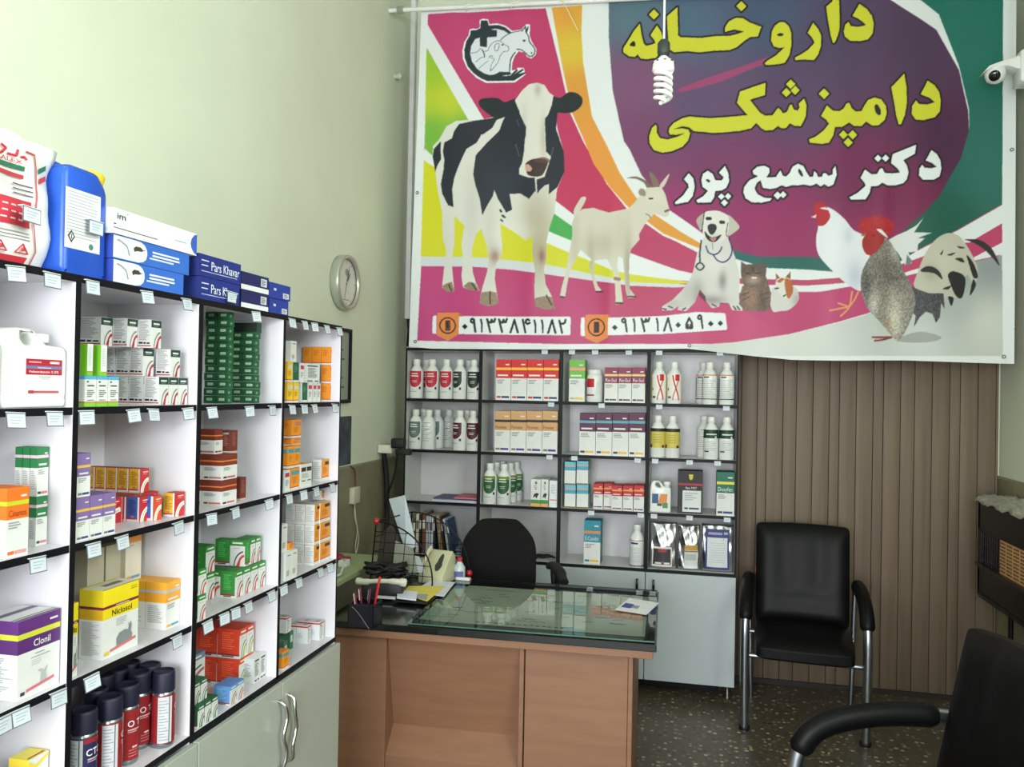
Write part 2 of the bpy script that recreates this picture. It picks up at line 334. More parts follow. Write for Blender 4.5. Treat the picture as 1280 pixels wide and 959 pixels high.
    F((205, 210, 220), E1, '190,330 300,318 300,430 380,440 392,315 510,305 515,225 500,205 600,230 660,270 700,262 830,235 900,250 925,370 990,470 985,530 940,560 880,530 830,485 770,480 700,600 690,740 545,750 430,790 350,770 240,690 185,540', a=.55)
    F(DK, E1, '700,260 620,190 530,160 410,165 395,105 310,105 305,200 260,225 185,230 175,295 130,370 105,480 110,580 150,690 220,770 320,840 390,865 730,865 855,785 790,778 720,792 690,770 680,755 545,750 490,780 430,790 350,770 260,710 200,620 178,530 190,430 240,340 300,318 300,430 385,440 392,315 510,305 515,225 430,215 500,205 600,230 660,270')
    for q in ('700,795 768,735', '742,792 838,728', '790,790 862,772'): L(E1, q, 2.4, DK, False)
    L(E1, '590,800 680,795 700,775', .8, (222, 226, 230))
    L(E1, '560,350 620,300 700,262 830,235', .9, DK); L(E1, '880,245 915,310 925,370 990,460 985,530 940,560 900,540 830,480 770,470', 1.3, DK); L(E1, '745,510 690,600 675,740', 1.4, DK)
    L(E1, '835,240 875,182 882,238 910,180 895,245', 1.2, DK, False); L(E1, '850,362 866,362', 2.2, DK, False); L(E1, '948,508 956,520', 1.4, DK, False)
    G_ = (110, 116, 124)
    L(E1, '365,490 400,480 420,430 480,370 550,360 600,400 660,440 655,490 600,500 555,550 520,640 430,740', .8, G_); L(E1, '500,400 540,395 530,470 495,485 482,440', .9, G_, True, True); L(E1, '580,412 590,412', 1.8, DK, False)
    L(E1, '190,520 270,500 300,460 340,490 355,560 310,575 250,630', .8, G_); L(E1, '330,480 345,500 358,560', 1.4, DK); L(E1, '430,570 480,590 450,640 430,700 430,740', .7, G_); L(E1, '410,575 430,545 460,555', .9, G_); L(E1, '290,710 340,660 400,610', .6, G_)
    # cow
    C1 = (530, 90, 5.643); C2 = (530, 220, 5.33); BK = (46, 50, 60); CW = (214, 214, 207)
    for c in ((552, 362, 34, 5), (610, 384, 46, 6), (680, 386, 40, 6)): A.fill(PK, V(I, '500,340 760,340 760,428 500,428'), a=0) 
    sil = np.vstack([V(C1, '65,520 110,475 160,385 230,347 420,330 600,290 640,200 690,130 740,85 800,75 850,90 880,140 920,200 940,400 985,560 990,700 940,820'),
        V(C2, '885,90 870,240 840,330 815,440 815,560 800,620 810,720 850,800 875,885 810,890 740,870 735,750 740,640 725,520 720,400 680,432 610,380 505,315 520,470 515,530 480,580 470,680 495,850 430,868 370,850 385,760 420,640 430,560 420,470 380,350 345,390 320,500 325,640 350,720 372,765 300,760 260,740 250,670 260,560 250,450 270,330 205,270 205,440 185,560 195,700 205,770 150,772 120,740 135,600 150,500 125,420 120,240 90,90'), V(C1, '80,700 60,600')])
    A.fill(CW, sil, blobs=((672, 300, 20, 60, (165, 155, 130), .9), (612, 300, 8, 60, (190, 188, 178), .6), (640, 290, 30, 16, (222, 220, 212), .7), (590, 260, 10, 50, (188, 188, 182), .5), (618, 320, 6, 9, (160, 130, 115), .9), (677, 320, 4, 9, (150, 105, 90), .9), (555, 300, 12, 50, (200, 198, 190), .5)))
    for o, t in ((C2, '120,735 150,715 185,705 207,770 150,774'), (C2, '262,735 300,705 340,715 372,768 300,762'), (C2, '370,850 385,775 430,770 480,775 495,850 430,870'), (C2, '738,870 740,815 800,800 850,808 877,886 810,892')):
        F((150, 130, 112), o, t, blobs=((0, 0, 1, 1, (0, 0, 0), 0),), noise=10)
    for q in ('165,725 182,765', '320,715 350,760', '440,770 440,850', '815,795 850,860'): L(C2, q, 1.6, (66, 56, 50), False)
    F(BK, C1, '62,600 70,545 120,490 118,560 122,615 95,660 80,705')
    F(BK, C1, '250,370 350,345 500,318 575,312 510,335 480,390 400,450 370,500 300,545 270,610 240,680 215,750 200,830 205,900 210,955 170,940 130,860 120,790 140,690 145,620 135,560 145,500 200,470 215,420')
    A.fill(BK, np.vstack([V(C1, '348,720 365,590 430,500 520,412 565,322 640,200 660,260 720,390 715,500 690,640 675,720 780,745 790,850'), V(C2, '740,100 700,152 640,115 568,118 585,222 545,242 490,150 466,88 458,130 420,195 388,262 372,150 345,70')]), blobs=((630, 230, 24, 30, (58, 64, 76), .6),))
    F(BK, C1, '850,300 900,200 920,170 940,290 930,400 985,560 990,700 940,810 880,862 880,790 850,800 820,830 800,860 795,760 850,740 895,600 860,560')
    F(CW, C1, '385,565 400,440 410,440 470,420 520,345 560,325 530,410 440,500')
    F((44, 52, 56), C1, '385,215 400,190 450,180 520,183 570,210 650,190 670,300 580,310 500,320 460,300 400,250', True)
    F((44, 52, 56), C1, '895,170 960,180 1010,145 1060,143 1105,170 1120,205 1100,250 1040,285 950,285 900,270', True)
    F((216, 214, 206), C1, '640,200 690,130 740,85 800,75 850,90 880,140 912,165 900,230 875,300 850,330 850,430 860,560 895,595 880,630 850,700 820,745 740,745 670,720 670,680 700,620 710,480 725,400 690,310 665,260', blobs=((679, 172, 4, 26, (178, 168, 148), .6), (672, 112, 4, 8, (170, 166, 156), .7), (655, 150, 4, 20, (190, 188, 180), .5)))
    F((72, 58, 58), C1, '720,640 780,612 870,622 855,690 820,735 740,730 715,680', True)
    F((198, 160, 146), C1, '712,660 735,650 762,680 750,700 720,698', True); F((96, 74, 66), C1, '780,615 850,600 890,625 870,640 790,635', True, a=.7)
    L(C1, '655,335 668,375', 1.2, (90, 96, 104)); L(C1, '645,510 670,590', 1.2, (90, 96, 104)); L(C1, '912,530 898,585', 1.2, (96, 96, 104)); L(C2, '505,225 512,235', 2.5, BK, False); L(C2, '520,262 535,272', 2.5, BK, False); L(C2, '510,290 520,298', 2, BK, False)
    # goat
    G1 = (690, 205, 5.05); GW = (206, 202, 188)
    F((120, 105, 88), G1, '475,92 530,80 590,105 635,150 605,160 580,120 530,95', True); F((130, 112, 96), G1, '615,50 655,80 678,140 640,145', True)
    F(GW, G1, '140,335 138,290 165,240 188,208 216,214 196,262 165,312', True)
    F(GW, G1, '125,380 140,330 190,285 260,278 360,310 430,295 490,280 545,215 560,190 600,150 690,145 715,190 742,290 735,328 710,337 650,312 620,342 600,360 590,375 550,445 552,480 500,540 488,600 487,700 492,790 533,842 480,850 465,800 458,700 448,600 420,582 412,640 432,740 450,885 403,888 400,780 393,700 360,620 345,602 270,610 262,680 290,770 322,810 278,812 258,740 232,640 250,602 180,542 150,600 112,680 92,780 82,846 50,842 58,790 88,680 108,560 128,450',
      blobs=((752, 305, 22, 14, (186, 178, 158), .7), (718, 300, 6, 40, (186, 178, 160), .6), (785, 335, 5, 40, (160, 150, 132), .8), (738, 325, 5, 30, (170, 160, 140), .6), (775, 290, 10, 25, (190, 182, 164), .5), (820, 245, 14, 12, (216, 208, 194), .6)))
    F((150, 138, 122), G1, '545,180 560,155 585,165 590,200 560,200', True); F((208, 190, 184), G1, '680,135 740,62 725,110 700,150', True)
    L(G1, '616,218 634,218', 2, (50, 40, 34), False); L(G1, '715,300 735,292', 2.6, (120, 84, 80), False); L(G1, '592,315 612,325 622,340', 1.2, (120, 110, 96)); L(G1, '400,725 425,730', 4, (150, 120, 100), False)
    for q in ('54,838 78,842', '280,806 318,806', '405,880 448,880', '480,838 528,838'): L(G1, q, 2.2, (74, 60, 54), False)
    # dog with a stethoscope
    D1 = (820, 250, 6.395); DW = (206, 206, 202)
    F((70, 40, 64), D1, '340,700 380,640 590,640 600,830 400,820 345,770', a=.75)
    F(DW, D1, '365,330 330,420 300,560 280,620 210,720 130,800 50,850 48,885 130,882 180,850 172,880 240,890 312,820 350,720 395,770 400,815 450,866 505,852 512,820 582,825 610,880 690,886 692,840 665,790 670,600 632,450 605,380 580,290 390,290',
      blobs=((903, 350, 5, 12, (128, 126, 124), .8), (872, 365, 8, 16, (140, 136, 132), .6), (858, 365, 10, 18, (172, 168, 164), .5), (893, 330, 14, 14, (222, 222, 218), .6), (890, 375, 16, 6, (120, 112, 110), .6), (842, 380, 12, 8, (168, 164, 158), .5)))
    F((176, 170, 160), D1, '388,108 340,135 322,170 340,215 356,245 378,200', True); F((190, 186, 176), D1, '575,122 620,150 668,215 620,262 575,285 565,220', True)
    F((218, 218, 212), D1, '385,110 440,85 500,85 560,110 582,140 577,240 548,312 470,345 400,312 368,235', True, blobs=((893, 296, 8, 6, (190, 186, 180), .5),))
    L(D1, '385,110 375,180 368,250', 1.1, (60, 60, 60)); L(D1, '575,180 565,240 560,280', 1, (70, 70, 70)); 
    F((36, 36, 38), D1, '388,250 430,292 480,292 524,276 470,336 408,312', True); F((176, 120, 116), D1, '428,302 485,298 460,334', True)
    F((48, 48, 50), D1, '412,220 430,192 470,192 486,220 460,270 430,270', True)
    L(D1, '410,148 432,148', 4, (44, 38, 36), False); L(D1, '518,174 540,176', 4, (44, 38, 36), False)
    L(D1, '362,325 350,430 352,505', 1.7, (44, 42, 50)); L(D1, '352,503 384,533 352,562 320,533', 2, (64, 60, 62), True, True); F((200, 200, 200), D1, '340,525 360,520 366,545 345,548', True)
    NV = (44, 44, 110); L(D1, '400,370 420,420 470,435 510,410 526,374', 1.6, NV); L(D1, '460,440 490,480 540,495 590,460 608,390 582,300', 1.6, NV); L(D1, '450,345 455,395', .8, (130, 130, 130))
    for q in ('55,868 80,876', '100,850 130,862', '450,835 480,850', '215,878 235,865', '620,850 640,876', '650,850 668,876'): L(D1, q, 1.8, (70, 62, 60), False)
    # cat and rabbit
    F((112, 92, 80), D1, '690,690 672,760 665,830 710,885 860,892 918,872 915,730 890,640 870,590', blobs=((938, 371, 9, 16, (160, 122, 92), .7), (953, 378, 5, 12, (80, 66, 60), .6)), noise=14)
    F((98, 80, 72), D1, '680,488 720,515 840,512 872,484 882,560 872,650 830,692 760,700 700,680 680,600', noise=10, blobs=((941, 350, 10, 6, (176, 158, 140), .8), (941, 336, 3, 5, (60, 44, 40), .5)))
    L(D1, '725,590 755,590', 1.6, (60, 52, 40), False); L(D1, '800,588 832,586', 1.6, (60, 52, 40), False); L(D1, '775,610 795,610', 2.2, (150, 90, 80), False); L(D1, '770,622 798,624', 2.4, (220, 212, 204), False)
    for q in ('690,760 740,740', '690,800 745,775', '835,760 900,740', '840,800 905,780'): L(D1, q, 1.1, (70, 56, 50))
    F((206, 204, 200), D1, '925,720 915,840 940,895 990,890 1060,880 1130,820 1142,760 1100,690 940,700', True, blobs=((996, 375, 6, 10, (150, 140, 134), .5),))
    F((130, 84, 56), D1, '956,584 995,628 962,655'); F((130, 84, 56), D1, '1074,572 1078,650 1030,625')
    F((216, 212, 206), D1, '960,645 1000,622 1060,625 1085,660 1090,720 1040,792 965,720', True); F((176, 100, 48), D1, '1030,632 1082,648 1096,730 1060,790 1036,730', True); F((176, 100, 48), D1, '962,650 1005,622 1030,632 990,665')
    L(D1, '955,708 975,706', 2, (40, 34, 36), False); L(D1, '1020,770 1035,760', 1.6, (70, 50, 50), False)
    # white rooster
    R1 = (1010, 240, 4.795); R2 = (1110, 250, 5.05)
    for q in ('262,600 245,690 195,745', '245,690 180,668', '240,690 130,712', '300,600 275,650 245,690'): L(R1, q, 2.2, (214, 150, 96))
    F((214, 216, 216), R2, '-10,260 50,225 120,195 180,160 226,110 165,205 278,207 190,240 235,240 190,280 185,328 130,330 150,400 110,412 60,330')
    F((110, 120, 132), R2, '120,345 150,380 140,412 112,410')
    F((220, 224, 230), R1, '65,102 100,90 150,110 220,170 270,230 340,270 372,370 330,470 320,590 260,572 190,520 120,450 60,370 48,280 60,210', True, blobs=((1068, 345, 10, 18, (176, 184, 200), .7), (1040, 310, 12, 25, (232, 234, 238), .5), (1060, 295, 6, 10, (190, 198, 212), .6)))
    F((178, 36, 52), R1, '36,110 45,68 90,64 115,105 132,150 100,198 62,202 52,165 38,135', True); F((220, 215, 205), R1, '18,150 50,136 46,158'); F((224, 226, 230), R1, '66,98 100,92 130,112 95,106')
    # speckled rooster
    for q in ('500,870 430,872 385,872', '500,872 440,888 400,892'): L(R1, q, 2.4, (130, 66, 60))
    F((150, 154, 150), R2, '60,890 150,840 240,835 340,870 240,900', True, a=.8)
    F((190, 188, 172), R2, '165,545 190,450 230,350 290,260 370,210 450,225 510,300 560,400 572,470 540,560 515,600 530,520 500,470 470,560 450,610 360,610 250,590', True, blobs=((1165, 340, 10, 10, (150, 142, 120), .6), (1180, 330, 14, 20, (206, 204, 190), .5)))
    for t in ('380,470 420,450 490,490 472,612 430,605 395,530', '205,450 240,420 290,425 330,460 342,502 290,462', '500,345 545,400 572,480 545,490 520,420', '520,602 540,500 558,540', '488,248 580,250 650,295 692,370 706,415 668,370 610,310 540,265', '330,340 350,315 340,345', '375,345 430,330 400,350', '425,370 470,365 482,395', '440,290 490,300 460,305', '380,610 415,620 400,670', '345,560 400,540 380,565'):
        F((44, 44, 46), R2, t, True)
    F((74, 74, 78), R2, '100,470 165,555 260,590 350,590 358,690 335,650 328,740 302,776 282,720 240,705 200,740 165,802 176,730 145,700', noise=22)
    A.fill((126, 122, 114), sm(np.vstack([V(R1, '440,290 375,380 322,480 315,580 350,690 430,780 530,892'), V(R2, '75,885 110,830 150,740 175,640 150,540 100,450 60,340 0,250')])), noise=30, seed=3,
           blobs=((1118, 400, 12, 32, (204, 198, 182), .9), (1092, 380, 7, 16, (200, 194, 182), .8), (1083, 355, 6, 14, (60, 60, 62), .7), (1100, 330, 12, 14, (104, 96, 84), .6), (1115, 345, 18, 10, (90, 88, 86), .6), (1108, 412, 5, 14, (160, 130, 110), .6), (1121, 310, 8, 12, (196, 188, 172), .7)))
    F((176, 44, 48), R1, '300,185 345,158 420,148 495,168 518,210 480,262 440,232 380,252 320,250', True, noise=14, a=.9)
    for k in range(26):
        t = math.pi*(.08+.84*k/25); L(I, '%g,%g %g,%g' % (1095+9*math.cos(t), 286-6*math.sin(t), 1095+(19+k % 3*2)*math.cos(t), 286-(15+k % 4*1.6)*math.sin(t)), .6, (176, 52, 56), False)
    F((160, 42, 44), R1, '345,262 430,238 455,290 395,372 345,372 322,310', True); F((222, 222, 218), R1, '410,226 440,228 480,275 450,262', True); F((150, 110, 84), R1, '310,262 345,248 342,270')
    L(R1, '388,262 394,262', 1.4, (40, 20, 20), False)
    # lettering: outline first, then the letter
    YL = (204, 204, 60); WT = (226, 230, 232); OL = (38, 32, 38)
    A1 = (770, 0, 6.737); A2 = (940, 0, 8.0); A3 = (800, 90, 6.4); A4 = (980, 80, 6.095); A5 = (835, 180, 5.818); A6 = (1040, 170, 8.533)
    dia = lambda x, y, r: '%g,%g %g,%g %g,%g %g,%g' % (x, y-r, x+r, y, x, y+r, x-r, y)
    letters = [(YL, A1, '428,140 518,58 524,300 545,315 600,315 720,314 830,302 960,300 1020,285 1078,265 1000,248 940,262 918,270 918,230 950,180 1010,150 1070,152 1130,190 1225,225 1195,308 1130,312 1080,345 1020,395 960,420 820,425 700,437 600,430 490,443 455,420 440,350'),
        (YL, A1, dia(1055, 52, 44)), (YL, A1, dia(320, 127, 43)),
        (YL, A1, '200,198 215,290 235,370 255,388 300,380 332,365 325,345 290,300 345,218 380,270 395,330 395,400 365,450 340,490 260,502 210,495 182,460 160,480 110,475 60,440 65,400 100,345 150,260'),
        (YL, A2, '190,400 200,310 230,250 280,215 330,218 370,260 395,330 395,450 375,550 330,625 250,640 140,650 125,630 160,600 240,550 325,470 270,475 220,460'),
        (YL, A2, '610,230 665,300 690,360 688,470 660,550 620,605 520,597 435,600 430,575 480,550 560,500 625,430 600,380 555,330'),
        (YL, A2, '740,70 800,20 812,-20 870,-20 876,280 860,350 825,435 805,435 780,340 760,220'),
        (YL, A2, '1075,35 1150,90 1200,160 1218,240 1205,340 1160,395 1080,412 980,412 925,370 915,320 930,250 965,220 985,260 1060,268 1140,250 1110,220 1060,185 1003,160'),
        (YL, A3, '800,155 1005,85 1000,185 880,222 960,325 1000,348 1060,345 1085,310 1105,285 1125,300 1145,328 1170,326 1190,290 1210,262 1230,300 1255,312 1290,310 1290,432 1240,430 1200,408 1165,448 1125,446 1105,430 1060,465 1000,467 970,450 930,408 890,450 800,470 590,485 430,472 395,445 340,435 268,460 340,452 385,460 402,490 385,550 340,600 260,635 180,648 110,625 75,570 75,510 95,450 125,422 135,440 135,490 160,530 220,542 300,520 362,490 290,505 240,503 230,480 235,450 270,410 340,370 400,355 560,365 720,355 860,345 775,245'),
        (YL, A4, '-12,378 25,360 45,310 58,305 75,345 105,355 118,330 112,300 155,262 172,320 165,400 140,455 90,472 45,450 20,482 -12,492'),
        (YL, A3, dia(1206, 96, 38)), (YL, A3, dia(1242, 146, 37)), (YL, A3, dia(1171, 162, 37)),
        (YL, A4, '325,320 370,360 420,365 450,345 475,305 495,298 515,340 545,365 590,360 610,320 640,275 690,255 740,270 775,320 782,380 765,430 720,468 670,470 625,440 590,475 530,475 495,450 440,485 385,485 375,545 340,605 290,612 195,600 190,575 240,555 300,510 340,460 320,430 280,400'),
        (YL, A4, dia(303, 231, 41)), (YL, A4, dia(450, 544, 35)), (YL, A4, dia(521, 543, 36)), (YL, A4, dia(486, 602, 36)),
        (YL, A4, '915,75 932,180 935,300 920,390 890,462 872,460 855,400 835,280 815,180'),
        (YL, A4, '1095,125 1150,160 1185,210 1197,280 1190,360 1150,405 1060,430 1000,425 970,380 975,320 1005,278 1025,305 1090,308 1150,290 1110,258 1040,232'),
        (WT, A5, '150,212 185,250 195,310 180,380 145,422 55,440 50,425 110,375 150,315 145,290 115,258'),
        (WT, A5, '415,155 440,210 445,270 425,315 390,335 345,340 335,390 310,425 215,428 205,410 255,380 290,340 250,310 242,260 255,215 290,192 325,215 345,260 390,262 405,240 370,205'),
        (WT, A5, dia(388, 380, 25)), (WT, A5, dia(438, 378, 25)), (WT, A5, dia(411, 425, 26)),
        (WT, A5, '1215,165 1195,190 1195,225 1165,235 1145,215 1128,215 1118,240 1090,240 1080,215 1062,195 1055,238 1030,240 1005,200 985,160 945,142 905,165 885,210 860,235 835,230 818,190 800,215 785,240 715,245 740,205 735,175 700,158 650,165 615,195 620,220 655,235 590,265 555,310 548,350 565,395 610,425 680,428 740,415 758,395 700,392 650,365 630,325 645,285 672,265 690,320 740,328 790,320 825,300 860,312 900,300 945,300 985,295 1040,305 1080,290 1110,312 1135,295 1165,315 1200,300 1224,230'),
        (WT, A5, dia(797, 375, 30)), (WT, A5, dia(838, 368, 26)),
        (WT, A6, '350,360 420,410 480,405 510,350 535,345 560,395 640,400 725,390 700,350 628,290 645,195 895,95 885,190 760,260 800,320 815,390 800,460 760,505 680,528 590,530 535,500 490,535 415,540 400,610 355,680 200,685 180,660 270,610 355,535 350,510 300,450'),
        (WT, A6, dia(489, 241, 40)), (WT, A6, dia(570, 238, 40)),
        (WT, A6, '1060,150 1120,190 1160,260 1170,350 1150,430 1090,465 970,468 925,420 930,350 960,308 990,340 1050,345 1118,330 1070,290 998,262')]
    for c, o, t in letters: A.line(V(o, t), 4.2 if c == YL else 4.6, OL, True)
    for c, o, t in letters: F(c, o, t)
    for o, t in ((A1, '150,345 165,385 140,390 115,378'), (A2, '250,345 285,325 320,340 285,358'), (A4, '690,320 710,308 735,350 735,385 715,388 695,360'), (A5, '275,262 290,255 308,268 295,277'), (A5, '955,180 975,205 982,235 962,227 948,197')): F(OL, o, t, True)
    # telephone plates with Persian numerals
    N1 = (535, 385, 6.737); N2 = (720, 380, 6.4); K = (30, 32, 34); OR = (222, 136, 78)
    F(WT, N1, '52,66 1192,75 1202,86 1198,224 1190,232 45,218 38,210 40,75'); F(PK, N1, '72,60 92,60 92,230 72,230')
    F((200, 110, 60), N1, '262,40 298,72 262,72'); F(OR, N1, '78,40 262,40 258,222 165,278 75,230'); L(N1, '165,82 211,102 231,148 211,194 165,214 119,194 99,148 119,102', 1.5, (58, 36, 30), True, True)
    F((52, 40, 38), N1, '145,105 187,105 187,192 145,192'); F((170, 110, 80), N1, '152,118 180,118 180,178 152,178'); F((40, 34, 34), N1, '156,122 176,122 176,174 156,174')
    F(WT, N2, '48,108 240,112 700,96 960,65 1185,72 1196,80 1210,200 1200,208 700,240 255,252 45,258 36,248 38,116'); F(PK, N2, '70,80 90,80 90,280 70,280')
    F((200, 110, 60), N2, '258,85 290,110 258,110'); F(OR, N2, '75,85 258,85 255,270 165,315 72,272'); L(N2, '163,120 209,140 229,187 209,234 163,254 117,234 97,187 117,140', 1.5, (58, 36, 30), True, True)
    F((52, 40, 38), N2, '142,145 185,145 185,230 142,230'); F((60, 48, 44), N2, '150,158 178,158 178,216 150,216')
    def digit(o, d, x, y, sc):
        def S(*pts): A.line(np.array([[o[0]+(x+a*sc)/o[2], o[1]+(y+b*sc)/o[2]] for a, b in pts]), 2.5*sc, K)
        def Pg(*pts): A.fill(K, np.array([[o[0]+(x+a*sc)/o[2], o[1]+(y+b*sc)/o[2]] for a, b in pts]))
        if d == 0: Pg((0, -24), (24, 0), (0, 24), (-24, 0))
        elif d == 1: Pg((-18, -55), (-4, -60), (6, -20), (6, 55), (-6, 58), (-8, -10))
        elif d == 2: S((-22, -50), (2, 52)); S((-22, -50), (-12, -26), (10, -24), (24, -34), (30, -58))
        elif d == 3: S((-28, -50), (-4, 52)); S((-30, -55), (-18, -30), (0, -26), (8, -52), (14, -30), (28, -32), (36, -58))
        elif d == 8: S((4, -55), (-30, 52)); S((4, -52), (32, 52)); Pg((-4, -58), (10, -58), (14, -30), (0, -20))
        elif d == 9: S((-16, -50), (-20, -34), (-8, -24), (8, -28), (6, -50), (-4, -58), (-16, -50)); S((8, -45), (12, 0), (20, 52))
        elif d == 4: S((-26, -55), (-4, 52)); S((34, -28), (12, -20), (-2, -32), (4, -54), (20, -58), (30, -50))
        elif d == 5: S((0, -50), (24, -5), (26, 30), (12, 40), (0, 28), (-12, 40), (-26, 30), (-24, 0), (0, -50)); S((-10, 8), (-14, 26)); S((12, 8), (14, 26))
    for d, x, y in ((0, 310, 157), (9, 380, 148), (1, 455, 150), (3, 528, 150), (3, 626, 150), (8, 722, 154), (4, 822, 154), (1, 905, 156), (1, 967, 156), (8, 1042, 158), (2, 1128, 158)): digit(N1, d, x, y, 1.0)
    for d, x, y in ((0, 312, 190), (9, 388, 172), (1, 470, 172), (3, 552, 170), (1, 655, 166), (8, 733, 165), (0, 817, 168), (5, 906, 160), (9, 994, 145), (0, 1078, 158), (0, 1155, 155)): digit(N2, d, x, y, .95)
    return A.c
# ---------------------------------------------------------------- banner
def build_banner():
    YP = 4.668
    art = np.clip(banner_art()/255.0*1.03-.03, .01, 1)
    k = 3; a = art.copy()                                # small box blur so that printed edges stay smooth
    a[1:-1, 1:-1] = sum(art[1+i:art.shape[0]-1+i, 1+j:art.shape[1]-1+j] for i in (-1, 0, 1) for j in (-1, 0, 1))/9
    NU, NV = 960, 560
    u = np.linspace(0, 1, NU)[None, :]; v = np.linspace(0, 1, NV)[:, None]
    xt = 527+(1271-527)*u; xb = 511.5+(1268-511.5)*u
    top = np.interp(xt[0], [527, 585, 640, 703, 760, 830, 1000, 1271], [13, 12.5, 8, 3, 0, -8, -22, -38])[None, :]
    bot = np.interp(xb[0], [511, 540, 600, 700, 860, 940, 990, 1050, 1130, 1200, 1268], [433.5, 436, 436.5, 437, 436, 445, 450, 451, 450.5, 453, 455])[None, :]
    px = xt+(xb-xt)*v; py = top+(bot-top)*v
    R = np.array(ROT); d = np.stack([(px-640)/FPX, np.ones_like(px), -(py-479.5)/FPX], -1) @ R.T
    t = YP/d[..., 1]; P = d*t[..., None]; P[..., 2] += EYE
    X, Z = P[..., 0], P[..., 2]
    wave = .007*np.sin(X*5.2+.5)*np.sin((4.05-Z)*1.1+.3)+.004*np.sin(X*15+Z*2.0)+.0025*np.sin(X*31-Z*5)*np.clip((Z-3.2), 0, 1)
    for cx, s in ((-.92, .05), (.05, .05), (.33, .06), (.75, .05), (.98, .04), (-.46, .04)):
        wave = wave-.007*np.exp(-((X-cx-.02*(Z-2.5))/s)**2)*np.clip((Z-1.9)*2, 0, 1)*np.clip((3.4-Z), .25, 1)
    P[..., 1] += wave
    ix = np.clip(((px-AX0)*AK).astype(int), 0, a.shape[1]-1); iy = np.clip(((py-AY0)*AK).astype(int), 0, a.shape[0]-1)
    c = a[iy, ix]; c = np.where(c <= .04045, c/12.92, ((c+.055)/1.055)**2.4)
    c = np.concatenate([c, np.ones(c.shape[:2]+(1,))], -1).astype(np.float32)
    idx = np.arange(NU*NV).reshape(NV, NU); q = np.stack([idx[1:, :-1], idx[1:, 1:], idx[:-1, 1:], idx[:-1, :-1]], -1).reshape(-1, 4)
    me = bpy.data.meshes.new('banner'); me.vertices.add(NU*NV); me.vertices.foreach_set('co', P.reshape(-1).astype(np.float32))
    n = len(q); me.loops.add(n*4); me.loops.foreach_set('vertex_index', q.reshape(-1).astype(np.int32)); me.polygons.add(n); me.polygons.foreach_set('loop_start', np.arange(0, n*4, 4, dtype=np.int32))
    me.polygons.foreach_set('use_smooth', np.ones(n, bool))
    me.update(calc_edges=True); ca = me.color_attributes.new('print', 'FLOAT_COLOR', 'POINT'); ca.data.foreach_set('color', c.reshape(-1))
    m = bpy.data.materials.new('printed_vinyl'); m.use_nodes = True; nt = m.node_tree; bs = nt.nodes['Principled BSDF']; bs.inputs['Roughness'].default_value = .40; bs.inputs['Specular IOR Level'].default_value = .28
    at_ = nt.nodes.new('ShaderNodeVertexColor'); at_.layer_name = 'print'; nt.links.new(at_.outputs[0], bs.inputs['Base Color'])
    me.materials.append(m); o = bpy.data.objects.new('banner', me); COL.objects.link(o)
    tag(o, 'large printed veterinary pharmacy banner with cow and goat hanging on the rear wall', 'banner')
    bb = MB()
    for gx, gy in ((521.5, 241), (519, 427), (1265, 187), (862, 432), (1255, 446)):
        g = at(gx, gy, y=YP-.012); bb.tube([g+Vector((.008*math.cos(s), 0, .008*math.sin(s))) for s in np.linspace(0, 2*PI, 12, False)], .0022, mat((90, 92, 92), .3, .8), 6, True)
    bb.build('eyelet', o)
    r0 = at(516, 12, y=4.636); r1 = at(760, 0, y=4.636); dr = (r1-r0)/(r1.x-r0.x)
    A = r0+dr*(XL+.002-r0.x); B = r0+dr*(XR-.002-r0.x); mid = (A+B)/2
    rod = thing('curtain_rod', 'white slim rod spanning the wall above the banner', 'rod', A); rb = MB(); rb.tube([(0, 0, 0), B-A], .013, mat((228, 230, 228), .35), 12); rb.build('tube', rod)
    f = MB(); f.lathe([(.022, -.02), (.022, .02)], CHROME, 14); fo = f.build('end_bracket', rod); fo.rotation_euler = (0, PI/2, 0); fo.location = (.075, 0, -.002)
    for i, px_ in enumerate((583, 640, 703, 760)):
        s = at(px_, 12-(px_-516)*.049, y=4.636); tb = MB()
        tb.tube([(.019*math.cos(q), .021*math.sin(q), .0) for q in np.linspace(0, 2*PI, 14, False)], .0028, mat((232, 232, 226), .4), 6, True)
        if i != 2: tb.box(-.003, -.024, -.004, .003, -.019, .05, mat((232, 232, 226), .4))
        else: tb.tube([(0, -.024, 0), (.03, -.03, -.05), (.10, -.035, -.19)], .003, mat((232, 222, 180), .4), 6)
        to = tb.build('cable_tie'); to.location = s; to.rotation_euler = (0, PI/2, 0) if i != 2 else (0, 0, 0)
        tag(to, ['white plastic tie on the rod above the banner emblem', 'white plastic tie on the rod above the cow, beside the pink print', 'plastic tie with a long pale tail hanging over the orange stripe', 'white plastic tie on the rod above the purple print'][i], 'cable tie', 'ties of the banner')
build_banner()
